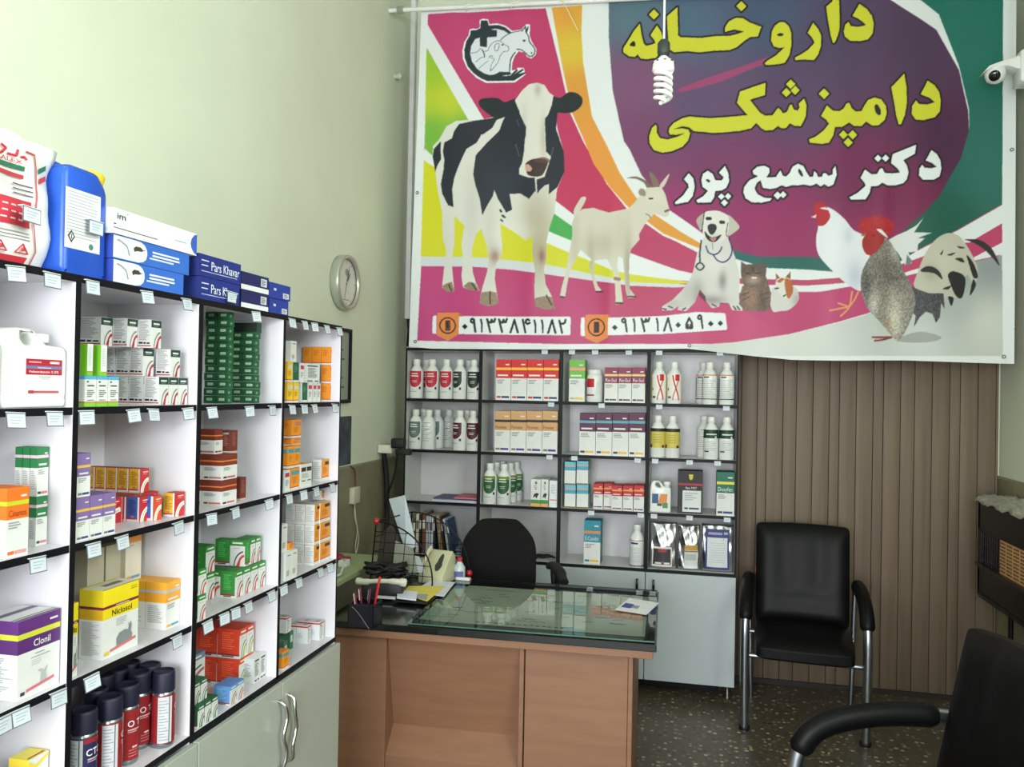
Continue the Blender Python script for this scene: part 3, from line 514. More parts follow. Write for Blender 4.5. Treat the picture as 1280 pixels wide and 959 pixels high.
# ---------------------------------------------------------------- side shelving along the clock wall
SX, SD = -1.1001, .24                                       # plane of the shelf fronts, depth of the shelves
SZ = [1.8915, 1.6486, 1.3978, 1.1473, .8968]; SY = [.898, 1.2826, 1.6649, 2.0573, 2.4342]; T = .007
def panel(name, par, x0, y0, z0, x1, y1, z1, edge='+x', ox=0, oy=0, c=None):
    b = MB(); b.box(x0-ox, y0-oy, z0, x1-ox, y1-oy, z1, c or WHITE, {edge: BLACK}); return b.build(name, par)
def shelving(ya, ym, yb, label):
    t = thing('shelving_unit', label, 'shelving', (SX-SD/2, (ya+yb)/2, 0)); ox, oy = t.location.x, t.location.y; xb = SX-SD; k = dict(ox=ox, oy=oy)
    for y0, y1 in ((ya, ya+.009), (yb-.009, yb)): panel('side_panel', t, xb, y0, .06, SX, y1, SZ[0]-T, **k)
    panel('divider', t, xb, ym-T, SZ[4], SX, ym+T, SZ[0]-T, **k)
    panel('top_panel', t, xb, ya, SZ[0]-T, SX, yb, SZ[0]+T, **k); panel('back_panel', t, xb-.004, ya, .06, xb, yb, SZ[0]+T, '-x', **k)
    for z in SZ[1:4]:
        for y0, y1 in ((ya+.009, ym-T), (ym+T, yb-.009)): panel('shelf', t, xb, y0, z-T, SX-.0005, y1, z+T, **k)
    panel('counter_shelf', t, xb, ya+.009, SZ[4]-T, SX, yb-.009, SZ[4]+T, **k)
    panel('plinth', t, xb, ya, 0, SX-.03, yb, .06, c=BLACK, **k)
    for y0, y1, hy in ((ya+.002, ym-.0015, ym-.022), (ym+.0015, yb-.002, ym+.030)):
        b = MB(); b.box(SX+.001-ox, y0-oy, .075, SX+.017-ox, y1-oy, SZ[4]-T-.004, mat((172, 178, 170), .3, var=.015)); d = b.build('door', t, bevel=.0015)
        h = MB(); sg = -1 if hy < ym else 1                  # wavy bar handle
        h.tube(smooth_pts([(SX+.017-ox, hy-oy, .845), (SX+.036-ox, hy-oy, .835), (SX+.042-ox, hy-sg*.004-oy, .80), (SX+.040-ox, hy+sg*.010-oy, .755), (SX+.040-ox, hy-sg*.008-oy, .71), (SX+.036-ox, hy-sg*.002-oy, .672), (SX+.017-ox, hy-sg*.002-oy, .662)], 5), .0055, CHROME, 8)
        h.build('handle', d)
    return t
shelving(SY[0], SY[1], SY[2], 'white open shelving with black edges holding the white jugs and spray cans')
shelving(SY[2], SY[3], SY[4], 'white open shelving with black edges at the desk end, above wavy-handled doors')
# ---------------------------------------------------------------- rear cabinet under the banner
CY, CD = 4.6904, .30
CX = [-1.7012, -1.2282, -.7435, -.2389, .2576]; CZ = [1.9446, 1.6375, 1.3296, 1.0179, .6999, .0854]
def cabinet(xa, xm, xb, label):
    t = thing('display_cabinet', label, 'cabinet', ((xa+xb)/2, CY+CD/2, 0)); ox, oy = t.location.x, t.location.y; yb = CY+CD; k = dict(ox=ox, oy=oy, edge='-y')
    GREY = mat((206, 208, 206), .35, var=.02)
    for x0, x1 in ((xa, xa+.011), (xb-.011, xb)): panel('side_panel', t, x0, CY, CZ[5], x1, yb, CZ[0]-.008, c=GREY, **k)
    panel('divider', t, xm-.011, CY, CZ[4], xm+.011, yb, CZ[0]-.008, c=GREY, **k)
    panel('top_panel', t, xa, CY, CZ[0]-.008, xb, yb, CZ[0]+.008, c=GREY, **k); panel('back_panel', t, xa, yb, CZ[5], xb, yb+.004, CZ[0]+.008, c=mat((206, 206, 208), .4, var=.03), **dict(k, edge='+y'))
    for z in CZ[1:4]:
        for x0, x1 in ((xa+.011, xm-.011), (xm+.011, xb-.011)): panel('shelf', t, x0, CY+.0005, z-.009, x1, yb, z+.009, c=GREY, **k)
    panel('counter_shelf', t, xa+.011, CY+.0005, CZ[4]-.007, xb-.011, yb, CZ[4]+.007, c=GREY, **k); panel('base_panel', t, xa, CY+.02, CZ[5], xb, yb, CZ[5]+.016, c=GREY, **k)
    for x0, x1, hx in ((xa+.002, xm-.002, xm-.045), (xm+.002, xb-.002, xm+.047)):
        b = MB(); b.box(x0-ox, CY-.018-oy, CZ[5], x1-ox, CY-.001-oy, CZ[4]-.010, mat((184, 192, 196), .3, var=.015)); d = b.build('door', t, bevel=.0015)
        h = MB(); h.tube([(hx-ox, CY-.040-oy, .655), (hx-ox, CY-.040-oy, .555)], .007, BLACK, 10)
        for z in (.640, .570): h.tube([(hx-ox, CY-.018-oy, z), (hx-ox, CY-.040-oy, z)], .005, CHROME, 8); h.tube([(hx-ox, CY-.040-oy, z-.012), (hx-ox, CY-.040-oy, z+.012)], .0078, CHROME, 10)
        h.build('handle', d)
    for x in (xa+.035, xb-.035):
        for y in (CY+.05, yb-.05):
            l = MB(); l.lathe([(.017, 0), (.017, .012), (.013, .016), (.013, CZ[5])], mat((96, 92, 88), .35, .8), 14, x-ox, y-oy); l.build('leg', t)
    panel('plinth', t, xa+.01, CY+.12, .01, xb-.09, CY+.136, CZ[5], c=BLACK, **k)
    return t
cabinet(CX[0], CX[1], CX[2], 'white display cabinet with black edges in the corner behind the swivel chair')
cabinet(CX[2]+.001, CX[3], CX[4], 'white display cabinet with black edges beside the armchair, holding foil bags')
# ---------------------------------------------------------------- goods: cartons
Wc = (219, 220, 218); TXT = (150, 152, 156)
def r_(u0, v0, u1, v1, c): return ('r', u0, v0, u1, v1, c)
def carton_shape(name, w, d, h, front, side, top, fdec=(), sdec=(), tdec=()):
    """front looks along local -y, width w along x, depth d along y; bands are (upper edge, colour) from the bottom up"""
    b = MB(); x, y = w/2, d/2
    faces = {'F': ((-x, -y), (1, 0), w, front, fdec), 'R': ((x, -y), (0, 1), d, side, sdec), 'B': ((x, y), (-1, 0), w, front, ()), 'L': ((-x, y), (0, -1), d, side, sdec)}
    for (ox, oy), (ux, uy), ww, bands, dec in faces.values():
        nx, ny = uy, -ux; z0 = 0
        for f, c in bands:
            z1 = f*h; b.quad((ox, oy, z0), (ox+ux*ww, oy+uy*ww, z0), (ox+ux*ww, oy+uy*ww, z1), (ox, oy, z1), c); z0 = z1
        lv = 0
        for q in dec:
            lv += 1; e = .0004+.00012*lv
            P = lambda u, v: (ox+ux*ww*u+nx*e, oy+uy*ww*u+ny*e, v*h)
            if q[0] == 'r': _, u0, v0, u1, v1, c = q; b.quad(P(u0, v0), P(u1, v0), P(u1, v1), P(u0, v1), c)
            elif q[0] == 'p': pts = [P(u, v) for u, v in q[1]]; b.add(pts, [tuple(range(len(pts)))], q[2])
            elif q[0] == 'a':                                   # curved stripe between two arcs
                _, A_, B_, c = q; n = len(A_)
                for i in range(n-1): b.quad(P(*A_[i]), P(*B_[i]), P(*B_[i+1]), P(*A_[i+1]), c)
            elif q[0] == 't': _, s, u, v, hh, c = q[:6]; b.text(s, P(u, v), (ux, uy, 0), (0, 0, 1), hh*h, c, (q[6]*ww if len(q) > 6 else None), len(q) > 7)
            elif q[0] == 'l':                                   # block of small print
                _, u0, v0, u1, v1, n, c = q; rg = random.Random(int(1000*(u0+v0+n)))
                for i in range(n):
                    vv = v1-(v1-v0)*(i+.5)/n; t = (v1-v0)/n*.28; uu = u0+(u1-u0)*(.55+.45*rg.random()); b.quad(P(u0, vv-t), P(uu, vv-t), P(uu, vv+t), P(u0, vv+t), c)
    b.quad((-x, -y, h), (x, -y, h), (x, y, h), (-x, y, h), top); b.quad((-x, y, 0), (x, y, 0), (x, -y, 0), (-x, -y, 0), top)
    for c, u0, v0, u1, v1 in tdec: b.quad((-x+w*u0, -y+d*v0, h+.0005), (-x+w*u1, -y+d*v0, h+.0005), (-x+w*u1, -y+d*v1, h+.0005), (-x+w*u0, -y+d*v1, h+.0005), c)
    o = b.build(name); me = o.data; bpy.data.objects.remove(o); return me
def arc(cx, cy, rx, ry, a0, a1, n=9): return [(cx+rx*math.cos(math.radians(a0+(a1-a0)*i/(n-1))), cy+ry*math.sin(math.radians(a0+(a1-a0)*i/(n-1)))) for i in range(n)]
def swoosh(c1, c2): return [('a', arc(1.0, .003, .75, .60, 180, 100), arc(1.0, .003, .68, .54, 180, 100), c1), ('a', arc(1.0, .003, .48, .46, 180, 95), arc(1.0, .003, .36, .36, 180, 95), c2), ('p', [(.42, .0), (.62, .28), (.74, .30), (.66, .0)], c2)]
def pills(c1, c2, k=.5): return [r_(.07, .05, .34, .10, c1), r_(.38, .05, .90*k+.45, .10, c2)]
def vet(col, stripe, p1, p2, dark=None, cut=.50, name=None, tc=None, sp=None):       # white carton, coloured head with a thin stripe
    dark = dark or col; bands = [(cut, Wc), (cut+.20, dark), (cut+.26, stripe), (1, col)]
    f = [r_(.62, .86, .88, .89, Wc), ('l', .08, cut-.14, .7, cut-.03, 3, TXT)]+pills(p1, p2)
    f += [('t', name, .08, cut+.04, .10, tc or Wc, .8)] if name else [r_(.10, cut+.05, .80, cut+.09, Wc)]
    return dict(front=bands, side=bands if sp is None else sp, top=col, fdec=f, sdec=[('l', .12, .14, .88, cut-.05, 9, (176, 178, 182))])
RED, DRED, YEL, ORG, PUR, GRN, TEAL, BRN = (196, 34, 44), (128, 26, 36), (232, 196, 40), (232, 120, 36), (120, 88, 156), (40, 130, 70), (36, 128, 140), (116, 50, 34)
BLU = (44, 76, 170)
DES = {}
DES['green_white'] = vet((34, 120, 66), (222, 190, 206), (50, 60, 60), (206, 120, 130), cut=.58)
DES['orange_white'] = vet((236, 116, 34), (196, 206, 40), (224, 110, 60), (216, 150, 150), cut=.55, name='Cinamos', tc=(168, 62, 26))
DES['lilac_white'] = vet((130, 106, 164), (226, 180, 70), (110, 112, 120), (60, 66, 130), cut=.47)
DES['clonil'] = dict(front=[(.58, Wc), (.76, (86, 38, 108)), (.83, (200, 204, 60)), (1, (92, 42, 116))], side=[(.58, Wc), (.76, (86, 38, 108)), (.83, (200, 204, 60)), (1, (92, 42, 116))], top=(222, 222, 222),
    fdec=[('t', 'Clonil', .36, .625, .088, Wc, .40, 1), r_(.74, .90, .93, .925, Wc), r_(.40, .52, .62, .535, TXT), r_(.30, .48, .75, .492, TXT), ('l', .32, .38, .56, .46, 3, (196, 196, 200)), ('p', [(.52, .12), (.55, .26), (.46, .30), (.53, .31), (.62, .27), (.70, .33), (.69, .29), (.66, .25), (.68, .12)], (176, 180, 180)), r_(.07, .05, .17, .095, (70, 44, 76)), ('p', [(.20, .07), (.20, .11), (.86, .16), (.86, .12)], (206, 110, 126))],
    sdec=[('l', .15, .05, .92, .54, 18, (180, 182, 186))], tdec=[((110, 84, 128), 0, 0, 1, .10), ((150, 148, 120), 0, .14, 1, .2), ((120, 104, 130), 0, .55, 1, .72)])
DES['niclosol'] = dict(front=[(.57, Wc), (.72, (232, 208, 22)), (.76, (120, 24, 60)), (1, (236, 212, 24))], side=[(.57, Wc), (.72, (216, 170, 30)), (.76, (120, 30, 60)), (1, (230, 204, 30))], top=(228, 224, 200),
    fdec=[('t', 'Niclosol', .24, .60, .085, (52, 44, 30), .56, 1), r_(.76, .90, .94, .915, (170, 140, 40)), r_(.76, .935, .94, .945, (170, 140, 40)), r_(.34, .73, .72, .745, (210, 180, 190)), ('l', .36, .42, .66, .54, 4, (180, 182, 186)),
        ('p', [(.38, .13), (.37, .24), (.45, .31), (.60, .33), (.70, .31), (.72, .36), (.69, .42), (.745, .37), (.775, .43), (.80, .36), (.78, .28), (.82, .22), (.81, .13)], (128, 136, 138)), r_(.05, .045, .17, .10, (220, 190, 40)), ('p', [(.2, .075), (.2, .115), (.92, .175), (.92, .135)], (206, 110, 116))],
    sdec=[('l', .12, .05, .9, .54, 20, (184, 186, 190))], tdec=[((150, 40, 66), 0, 0, 1, .05), ((120, 122, 110), .3, .35, .8, .62), ((232, 208, 40), 0, .9, 1, 1)])
DES['amber_white'] = vet((236, 168, 44), (180, 180, 186), (224, 170, 50), (80, 150, 170), dark=(232, 158, 40), cut=.57)
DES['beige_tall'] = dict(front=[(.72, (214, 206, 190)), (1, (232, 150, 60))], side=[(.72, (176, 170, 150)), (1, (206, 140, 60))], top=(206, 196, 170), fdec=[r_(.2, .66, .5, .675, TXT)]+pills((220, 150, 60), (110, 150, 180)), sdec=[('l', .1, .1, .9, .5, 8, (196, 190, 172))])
DES['beige_shaded'] = dict(front=[(1, (186, 178, 158))], side=[(1, (160, 154, 136))], top=(190, 180, 156), fdec=[], sdec=[('l', .1, .1, .9, .5, 8, (176, 170, 152))])  # shade at the back of the bay is put into this duller beige
def header(colh, red=(176, 34, 56)): return dict(front=[(1, Wc)], side=[(.05, Wc), (.09, red), (1, (212, 212, 212))], top=(150, 120, 120), fdec=[r_(0, .73, 1, .99, colh), r_(.2, .83, .8, .89, Wc), r_(.2, .77, .7, .79, (120, 140, 130))]+swoosh((120, 120, 124), red), sdec=[('l', .1, .26, .9, .96, 13, (160, 160, 164)), r_(.08, .14, .38, .21, (40, 40, 42)), r_(.45, .14, .62, .20, (40, 40, 42)), r_(.70, .14, .92, .19, (40, 40, 42))])
DES['header_white'] = header((34, 62, 54))
DES['lime_white'] = dict(front=[(.12, (120, 190, 50)), (1, Wc)], side=[(1, (120, 192, 44))], top=(130, 180, 70), fdec=[('l', .2, .3, .8, .9, 8, (200, 204, 206)), r_(0, .12, 1, .135, RED)], sdec=[('r', .35, .2, .55, .75, (76, 140, 40))])
DES['sky_lime'] = dict(front=[(.13, (126, 190, 56)), (.16, RED), (.88, Wc), (1, (88, 168, 204))], side=[(.13, (126, 190, 56)), (.16, RED), (.88, Wc), (1, (88, 168, 204))], top=(200, 206, 208), fdec=[('l', .2, .3, .9, .55, 4, (120, 122, 126)), r_(.2, .66, .8, .70, (60, 62, 70)), r_(.15, .78, .3, .83, (40, 40, 44)), r_(.2, .2, .8, .22, (60, 60, 60))])
def arcbox(side, front=RED): return dict(front=[(1, front)], side=[(.10, Wc), (.16, RED), (1, side)], top=(150, 40, 44), fdec=[('a', arc(1.0, .003, .92, .62, 180, 95), arc(1.0, .003, .60, .44, 180, 95), (238, 234, 226)), ('a', arc(1.0, .003, .76, .52, 178, 100), arc(1.0, .003, .72, .49, 178, 100), (200, 150, 90)), r_(.28, .84, .86, .88, (240, 210, 210)), r_(.3, .76, .7, .785, (226, 170, 170))], sdec=[('l', .14, .30, .86, .9, 10, tuple(int(v*.72) for v in side)), r_(.36, .18, .60, .25, (160, 120, 130)), r_(.86, 0, 1, 1, Wc)])
DES['arc_yellow'] = arcbox((232, 172, 44)); DES['arc_blue'] = arcbox((50, 90, 170)); DES['arc_orange'] = arcbox((50, 90, 170), (214, 80, 40)); DES['yellow_plain'] = dict(front=[(.12, Wc), (.16, RED), (1, (206, 178, 30))], side=[(.12, Wc), (.16, RED), (1, (206, 178, 30))], top=(220, 190, 60), fdec=[('l', .2, .3, .8, .9, 9, (150, 124, 30))], sdec=[('l', .2, .3, .8, .9, 9, (150, 124, 30)), r_(.35, .2, .65, .28, (170, 110, 100))])
DES['yellow_curl'] = dict(front=[(1, Wc)], side=[(1, (236, 206, 60))], top=(238, 220, 90), fdec=[('a', arc(.995, .1, .45, .5, 180, 90), arc(.995, .1, .33, .40, 180, 90), RED), r_(.3, .62, .75, .68, (60, 60, 66)), ('a', [(0, .98), (.3, .9), (.6, .93), (1, .99)], [(0, .80), (.3, .84), (.6, .88), (1, .95)], (236, 206, 60))], sdec=[], tdec=[((160, 60, 70), .1, .1, .9, .2)])
DES['mint_small'] = dict(front=[(1, (214, 226, 222))], side=[(1, (196, 214, 206))], top=(206, 220, 216))
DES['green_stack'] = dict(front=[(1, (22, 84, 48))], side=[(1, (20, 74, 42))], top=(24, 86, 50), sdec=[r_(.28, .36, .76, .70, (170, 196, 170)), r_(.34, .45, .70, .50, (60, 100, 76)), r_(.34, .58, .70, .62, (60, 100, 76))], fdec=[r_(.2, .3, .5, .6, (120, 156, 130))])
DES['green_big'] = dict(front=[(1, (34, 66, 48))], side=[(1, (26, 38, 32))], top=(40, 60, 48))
DES['rust_white'] = dict(front=[(.56, Wc), (.72, (128, 50, 34)), (.77, (224, 130, 60)), (1, (122, 48, 34))], side=[(.56, Wc), (.72, (122, 48, 34)), (.77, (224, 130, 60)), (1, (116, 46, 34))], top=(104, 44, 34), fdec=[('l', .1, .36, .7, .5, 3, TXT), r_(.08, .06, .3, .13, (60, 30, 30)), r_(.34, .06, .85, .13, (190, 90, 90))], sdec=[('l', .1, .36, .9, .5, 3, TXT), r_(.1, .06, .3, .13, (90, 50, 46)), r_(.34, .06, .95, .13, (200, 110, 110))])
DES['rust_plain'] = dict(front=[(.08, (190, 170, 160)), (1, (110, 46, 38))], side=[(.08, (190, 170, 160)), (1, (104, 44, 38))], top=(96, 40, 34), fdec=[('l', .2, .3, .8, .9, 8, (150, 90, 80))], sdec=[('l', .2, .3, .8, .9, 8, (150, 90, 80)), r_(.15, .82, .8, .9, (150, 160, 165))])
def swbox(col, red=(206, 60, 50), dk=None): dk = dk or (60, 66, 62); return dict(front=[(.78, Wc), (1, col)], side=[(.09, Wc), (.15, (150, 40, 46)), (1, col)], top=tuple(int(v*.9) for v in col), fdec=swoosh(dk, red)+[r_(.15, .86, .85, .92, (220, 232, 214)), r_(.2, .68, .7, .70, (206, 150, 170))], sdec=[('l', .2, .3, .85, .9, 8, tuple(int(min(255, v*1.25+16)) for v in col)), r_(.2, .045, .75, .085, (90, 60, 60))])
DES['green_swoosh'] = swbox((52, 134, 58)); DES['red_swoosh'] = swbox((216, 66, 40), (170, 190, 40), (110, 120, 110)); DES['dkgreen_swoosh'] = swbox((40, 96, 64), (60, 110, 90)); DES['blue_swoosh'] = swbox((96, 148, 214), (216, 120, 120)); DES['mauve_swoosh'] = swbox((120, 126, 160), (170, 90, 110))
DES['green_front'] = dict(DES['green_swoosh'], front=DES['green_swoosh']['side'], side=DES['green_swoosh']['front'], fdec=DES['green_swoosh']['sdec'], sdec=DES['green_swoosh']['fdec'])
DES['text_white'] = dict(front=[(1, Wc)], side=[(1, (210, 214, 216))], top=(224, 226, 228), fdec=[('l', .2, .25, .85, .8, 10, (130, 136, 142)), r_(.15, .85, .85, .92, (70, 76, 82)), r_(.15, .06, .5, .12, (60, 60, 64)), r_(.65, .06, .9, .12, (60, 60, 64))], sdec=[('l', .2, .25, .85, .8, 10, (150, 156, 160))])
DES['orange_small'] = dict(front=[(.10, Wc), (.14, RED), (1, (236, 150, 40))], side=[(.10, Wc), (.14, RED), (1, (232, 142, 34))], top=(222, 130, 50), fdec=[r_(.35, .68, .95, .88, (196, 120, 110)), ('l', .2, .3, .8, .6, 4, (206, 120, 30))], sdec=[('l', .15, .5, .85, .85, 4, (206, 110, 30))])
DES['orange_blue'] = dict(DES['orange_small'], fdec=[r_(.05, .70, .95, .88, (70, 150, 170)), ('l', .2, .3, .8, .6, 4, (206, 120, 30))], sdec=[r_(.05, .70, .95, .88, (70, 150, 170))])
DES['orange_black'] = dict(front=[(.16, Wc), (.2, RED), (1, (236, 150, 40))], side=[(1, (226, 226, 224))], top=(214, 206, 190), fdec=[r_(.45, .74, .95, .9, (50, 40, 40)), ('l', .2, .35, .8, .65, 4, (206, 120, 30))], sdec=[('l', .08, .1, .92, .9, 9, (196, 198, 200))])
DES['orange_white_side'] = DES['orange_black']
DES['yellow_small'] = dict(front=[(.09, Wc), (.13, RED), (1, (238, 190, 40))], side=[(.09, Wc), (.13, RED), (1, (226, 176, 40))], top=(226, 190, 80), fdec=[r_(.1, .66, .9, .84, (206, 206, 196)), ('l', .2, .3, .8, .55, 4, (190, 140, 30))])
DES['white_red'] = dict(front=[(1, Wc)], side=[(1, (214, 220, 218))], top=(220, 222, 220), fdec=[r_(.15, .68, .85, .88, (190, 50, 76)), ('l', .2, .25, .8, .55, 4, TXT)], sdec=[('l', .2, .3, .8, .8, 5, (180, 186, 188))])
DES['white_green'] = dict(front=[(.1, Wc), (1, (36, 92, 66))], side=[(1, (206, 220, 214))], top=(206, 214, 210), fdec=[('l', .2, .5, .8, .85, 4, (90, 140, 116))])
DES['white_black'] = dict(front=[(1, Wc)], side=[(1, (222, 224, 222))], top=(206, 160, 70), fdec=[r_(.06, .68, .46, .86, (60, 46, 46)), r_(.54, .68, .94, .86, (60, 46, 46)), ('l', .1, .4, .8, .6, 3, (170, 170, 172)), r_(.1, .26, .4, .30, (40, 40, 40)), r_(.6, .26, .9, .30, (40, 40, 40))])
DES['white_tall'] = dict(front=[(1, Wc)], side=[(1, (222, 226, 226))], top=(226, 228, 228), fdec=[r_(.3, .86, .8, .89, (60, 60, 64)), ('l', .2, .15, .7, .35, 4, (150, 140, 110))])
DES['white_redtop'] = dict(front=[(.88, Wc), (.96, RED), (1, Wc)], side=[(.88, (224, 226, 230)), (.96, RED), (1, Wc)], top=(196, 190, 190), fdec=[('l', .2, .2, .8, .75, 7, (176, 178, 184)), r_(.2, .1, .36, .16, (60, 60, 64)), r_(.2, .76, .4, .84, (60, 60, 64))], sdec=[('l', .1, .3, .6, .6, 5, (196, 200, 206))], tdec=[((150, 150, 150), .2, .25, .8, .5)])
DES['green_mini'] = dict(front=[(1, (60, 112, 78))], side=[(1, (56, 104, 76))], top=(80, 110, 90), fdec=[r_(.2, .4, .8, .8, (190, 206, 196))])
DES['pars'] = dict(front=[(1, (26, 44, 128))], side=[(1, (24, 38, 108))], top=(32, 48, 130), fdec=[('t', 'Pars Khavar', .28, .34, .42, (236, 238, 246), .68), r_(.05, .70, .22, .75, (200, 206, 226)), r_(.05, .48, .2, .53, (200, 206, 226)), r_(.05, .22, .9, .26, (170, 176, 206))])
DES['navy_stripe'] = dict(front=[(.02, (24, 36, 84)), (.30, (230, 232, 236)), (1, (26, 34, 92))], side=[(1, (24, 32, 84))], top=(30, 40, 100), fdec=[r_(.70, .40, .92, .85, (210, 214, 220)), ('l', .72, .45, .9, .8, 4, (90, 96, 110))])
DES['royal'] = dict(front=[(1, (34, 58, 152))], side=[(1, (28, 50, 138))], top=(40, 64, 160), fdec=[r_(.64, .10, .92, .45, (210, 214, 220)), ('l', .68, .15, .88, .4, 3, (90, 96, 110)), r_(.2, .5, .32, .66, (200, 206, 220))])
ova = [(0, .04), (.30, .04), (.36, .10), (.40, .24), (.415, .45), (.41, .66), (.38, .85), (.33, .95), (.28, .97), (0, .97)]
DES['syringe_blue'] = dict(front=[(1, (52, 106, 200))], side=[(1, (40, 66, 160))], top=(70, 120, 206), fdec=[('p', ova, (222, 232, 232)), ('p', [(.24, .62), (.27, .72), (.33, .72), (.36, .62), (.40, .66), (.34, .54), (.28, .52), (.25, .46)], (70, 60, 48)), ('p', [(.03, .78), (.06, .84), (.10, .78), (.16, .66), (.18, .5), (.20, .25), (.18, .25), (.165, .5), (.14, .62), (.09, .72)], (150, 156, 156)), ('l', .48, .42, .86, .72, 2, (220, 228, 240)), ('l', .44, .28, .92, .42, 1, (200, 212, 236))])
DES['syringe_white'] = dict(front=[(1, (236, 240, 240))], side=[(1, (226, 230, 232))], top=(238, 240, 240), fdec=[('p', [(1, .02), (1, .98), (.96, .9), (.925, .7), (.915, .5), (.925, .3), (.96, .1)], (52, 92, 190)), ('t', 'im', .04, .60, .26, (30, 36, 46), .09, 1), r_(.145, .86, .155, .9, (30, 36, 46)), r_(0, .36, .03, .40, (40, 44, 50)), ('l', .0, .20, .5, .26, 1, (90, 96, 106)), ('l', .7, .4, .88, .46, 1, (150, 160, 186))])
# rear cabinet designs
DES['red_vet'] = vet((206, 34, 40), (250, 190, 50), (190, 40, 50), (40, 50, 110), cut=.54); DES['tan_vet'] = dict(vet((206, 158, 108), (30, 26, 28), (110, 114, 104), (60, 50, 130), cut=.53)); DES['tan_vet']['fdec'] = DES['tan_vet']['fdec'][:-1]+[('t', 'Pyrantex', .06, .57, .08, (90, 50, 36), .7)]
DES['lime_vet'] = vet((110, 178, 70), (240, 150, 130), (170, 176, 150), (220, 190, 60), cut=.55); DES['wine_vet'] = vet((140, 50, 82), (220, 200, 130), (50, 50, 70), (90, 92, 110), cut=.55, name='Re-Sul'); DES['plum_vet'] = vet((88, 36, 70), (90, 160, 180), (50, 50, 66), (226, 180, 60), cut=.56)
DES['aqua_pair'] = dict(front=[(.06, (150, 130, 70)), (.62, Wc), (.78, (70, 160, 186)), (.84, (200, 160, 150)), (1, (110, 186, 206))], side=[(.62, (206, 216, 220)), (1, (96, 170, 194))], top=(90, 150, 170), fdec=[r_(.05, .02, .95, .05, (80, 70, 50))])
DES['ruby_vet'] = vet((190, 34, 48), (236, 160, 60), (170, 40, 46), (60, 56, 100), cut=.58); DES['teal_vet'] = vet((40, 136, 160), (222, 130, 60), (40, 130, 160), (226, 180, 60), cut=.50, name='E-Coxidin', sp=[(1, (44, 118, 140))])
DES['black_gold'] = dict(front=[(1, (28, 28, 32))], side=[(1, (24, 24, 28))], top=(30, 30, 34), fdec=[r_(.03, .66, 1, .71, (170, 34, 60)), ('p', [(.44, .92), (.62, .92), (.60, .82), (.53, .78), (.46, .82)], (206, 190, 60)), ('t', 'Rex MST', .32, .575, .055, Wc, .45), r_(.20, .04, .94, .54, (214, 218, 216)), ('l', .28, .3, .85, .5, 4, (176, 180, 180)), r_(.28, .10, .42, .14, (30, 30, 40)), r_(.46, .10, .86, .14, (40, 44, 90))])
DES['jade_vet'] = vet((24, 104, 84), (226, 206, 70), (50, 60, 66), (56, 56, 130), cut=.52, name='Doxyfen', sp=[(1, (22, 84, 68))])
DES['bird_white'] = dict(front=[(.10, (226, 160, 90)), (.24, (60, 140, 70)), (1, Wc)], side=[(1, (214, 218, 220))], top=(206, 208, 210), fdec=[('p', [(.2, .30), (.35, .46), (.62, .50), (.85, .46), (.7, .38), (.6, .28), (.45, .36)], (40, 40, 44)), r_(.42, .82, .62, .92, (90, 100, 96)), r_(.4, .62, .6, .66, (120, 124, 126)), ('l', .3, .68, .7, .78, 2, TXT)])
DES['plain_white'] = dict(front=[(1, (226, 230, 232))], side=[(1, (212, 216, 220))], top=(206, 208, 210), fdec=[('l', .2, .5, .8, .85, 5, (190, 196, 200)), r_(.1, .25, .9, .28, RED)])
_cm = {}
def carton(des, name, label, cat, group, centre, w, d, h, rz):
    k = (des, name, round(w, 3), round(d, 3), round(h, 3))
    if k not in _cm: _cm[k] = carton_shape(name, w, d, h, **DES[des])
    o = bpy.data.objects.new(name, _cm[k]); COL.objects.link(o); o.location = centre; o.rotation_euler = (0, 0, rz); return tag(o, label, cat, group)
def sol_y(px, x, z):                                        # where, along a shelf parallel to the clock wall, a photo column falls
    d = ROT @ Vector(((px-640)/FPX, 1, 0)); lo, hi = .2, 6.
    for _ in range(40):
        m = (lo+hi)/2; c = ROT.transposed() @ Vector((x, m, z-EYE))
        if 640+FPX*c[0]/c[1] < px: lo = m
        else: hi = m
    return lo
def sol_x(px, y, z):
    lo, hi = -3., 3.
    for _ in range(40):
        m = (lo+hi)/2; c = ROT.transposed() @ Vector((m, y, z-EYE))
        if 640+FPX*c[0]/c[1] < px: lo = m
        else: hi = m
    return lo
ALONG = {0: 'on top of the side shelving', 1: 'top bay', 2: 'second bay', 3: 'third bay', 4: 'lowest bay'}
COLS = {'A': 'jug column', 'B': 'spray-can column', 'C': 'green-stack column', 'D': 'desk-end column'}
class Row:                                                   # a box on the side shelving: near corner, far front corner, depth -> position
    pass
def side_box(des, lab, lvl, off, L, Cn, Rr, top=None, base=0.0, h=None, w=None, d=None, group=None, name='carton', cat='carton', n=None, gap=.0008, rz=0):
    """L, Cn, Rr: photo columns of the back edge, near front corner and far front corner; top: photo row of the near corner's top"""
    z0 = SZ[lvl]+T+base; x = SX-off; zr = z0+.05
    y0 = sol_y(Cn, x, zr); y1 = sol_y(Rr, x, zr) if w is None else y0+w
    if d is None: d = x-sol_x(L, y0, zr)
    if lvl:                                              # keep clear of the uprights
        c_ = sum((y0+y1)/2 > q for q in SY[1:4]); y0 = max(y0, SY[c_]+.0105); y1 = min(y1, SY[c_+1]-.0105)
    if h is None:
        dd = ROT @ Vector(((Cn-640)/FPX, 1, -(top-479.5)/FPX)); h = EYE+dd[2]*(y0/dd[1])-z0
    W_ = y1-y0-gap; d = min(d, x-SX+SD-.001)
    o = carton(des, name, lab, cat, group, (x-d/2, y0+W_/2, z0+.0004), W_, d-gap, h-.0006, PI/2+rz)
    o_info = dict(x=x, y0=y0, y1=y1, d=d, h=h, z0=z0, w=W_)
    return o_info
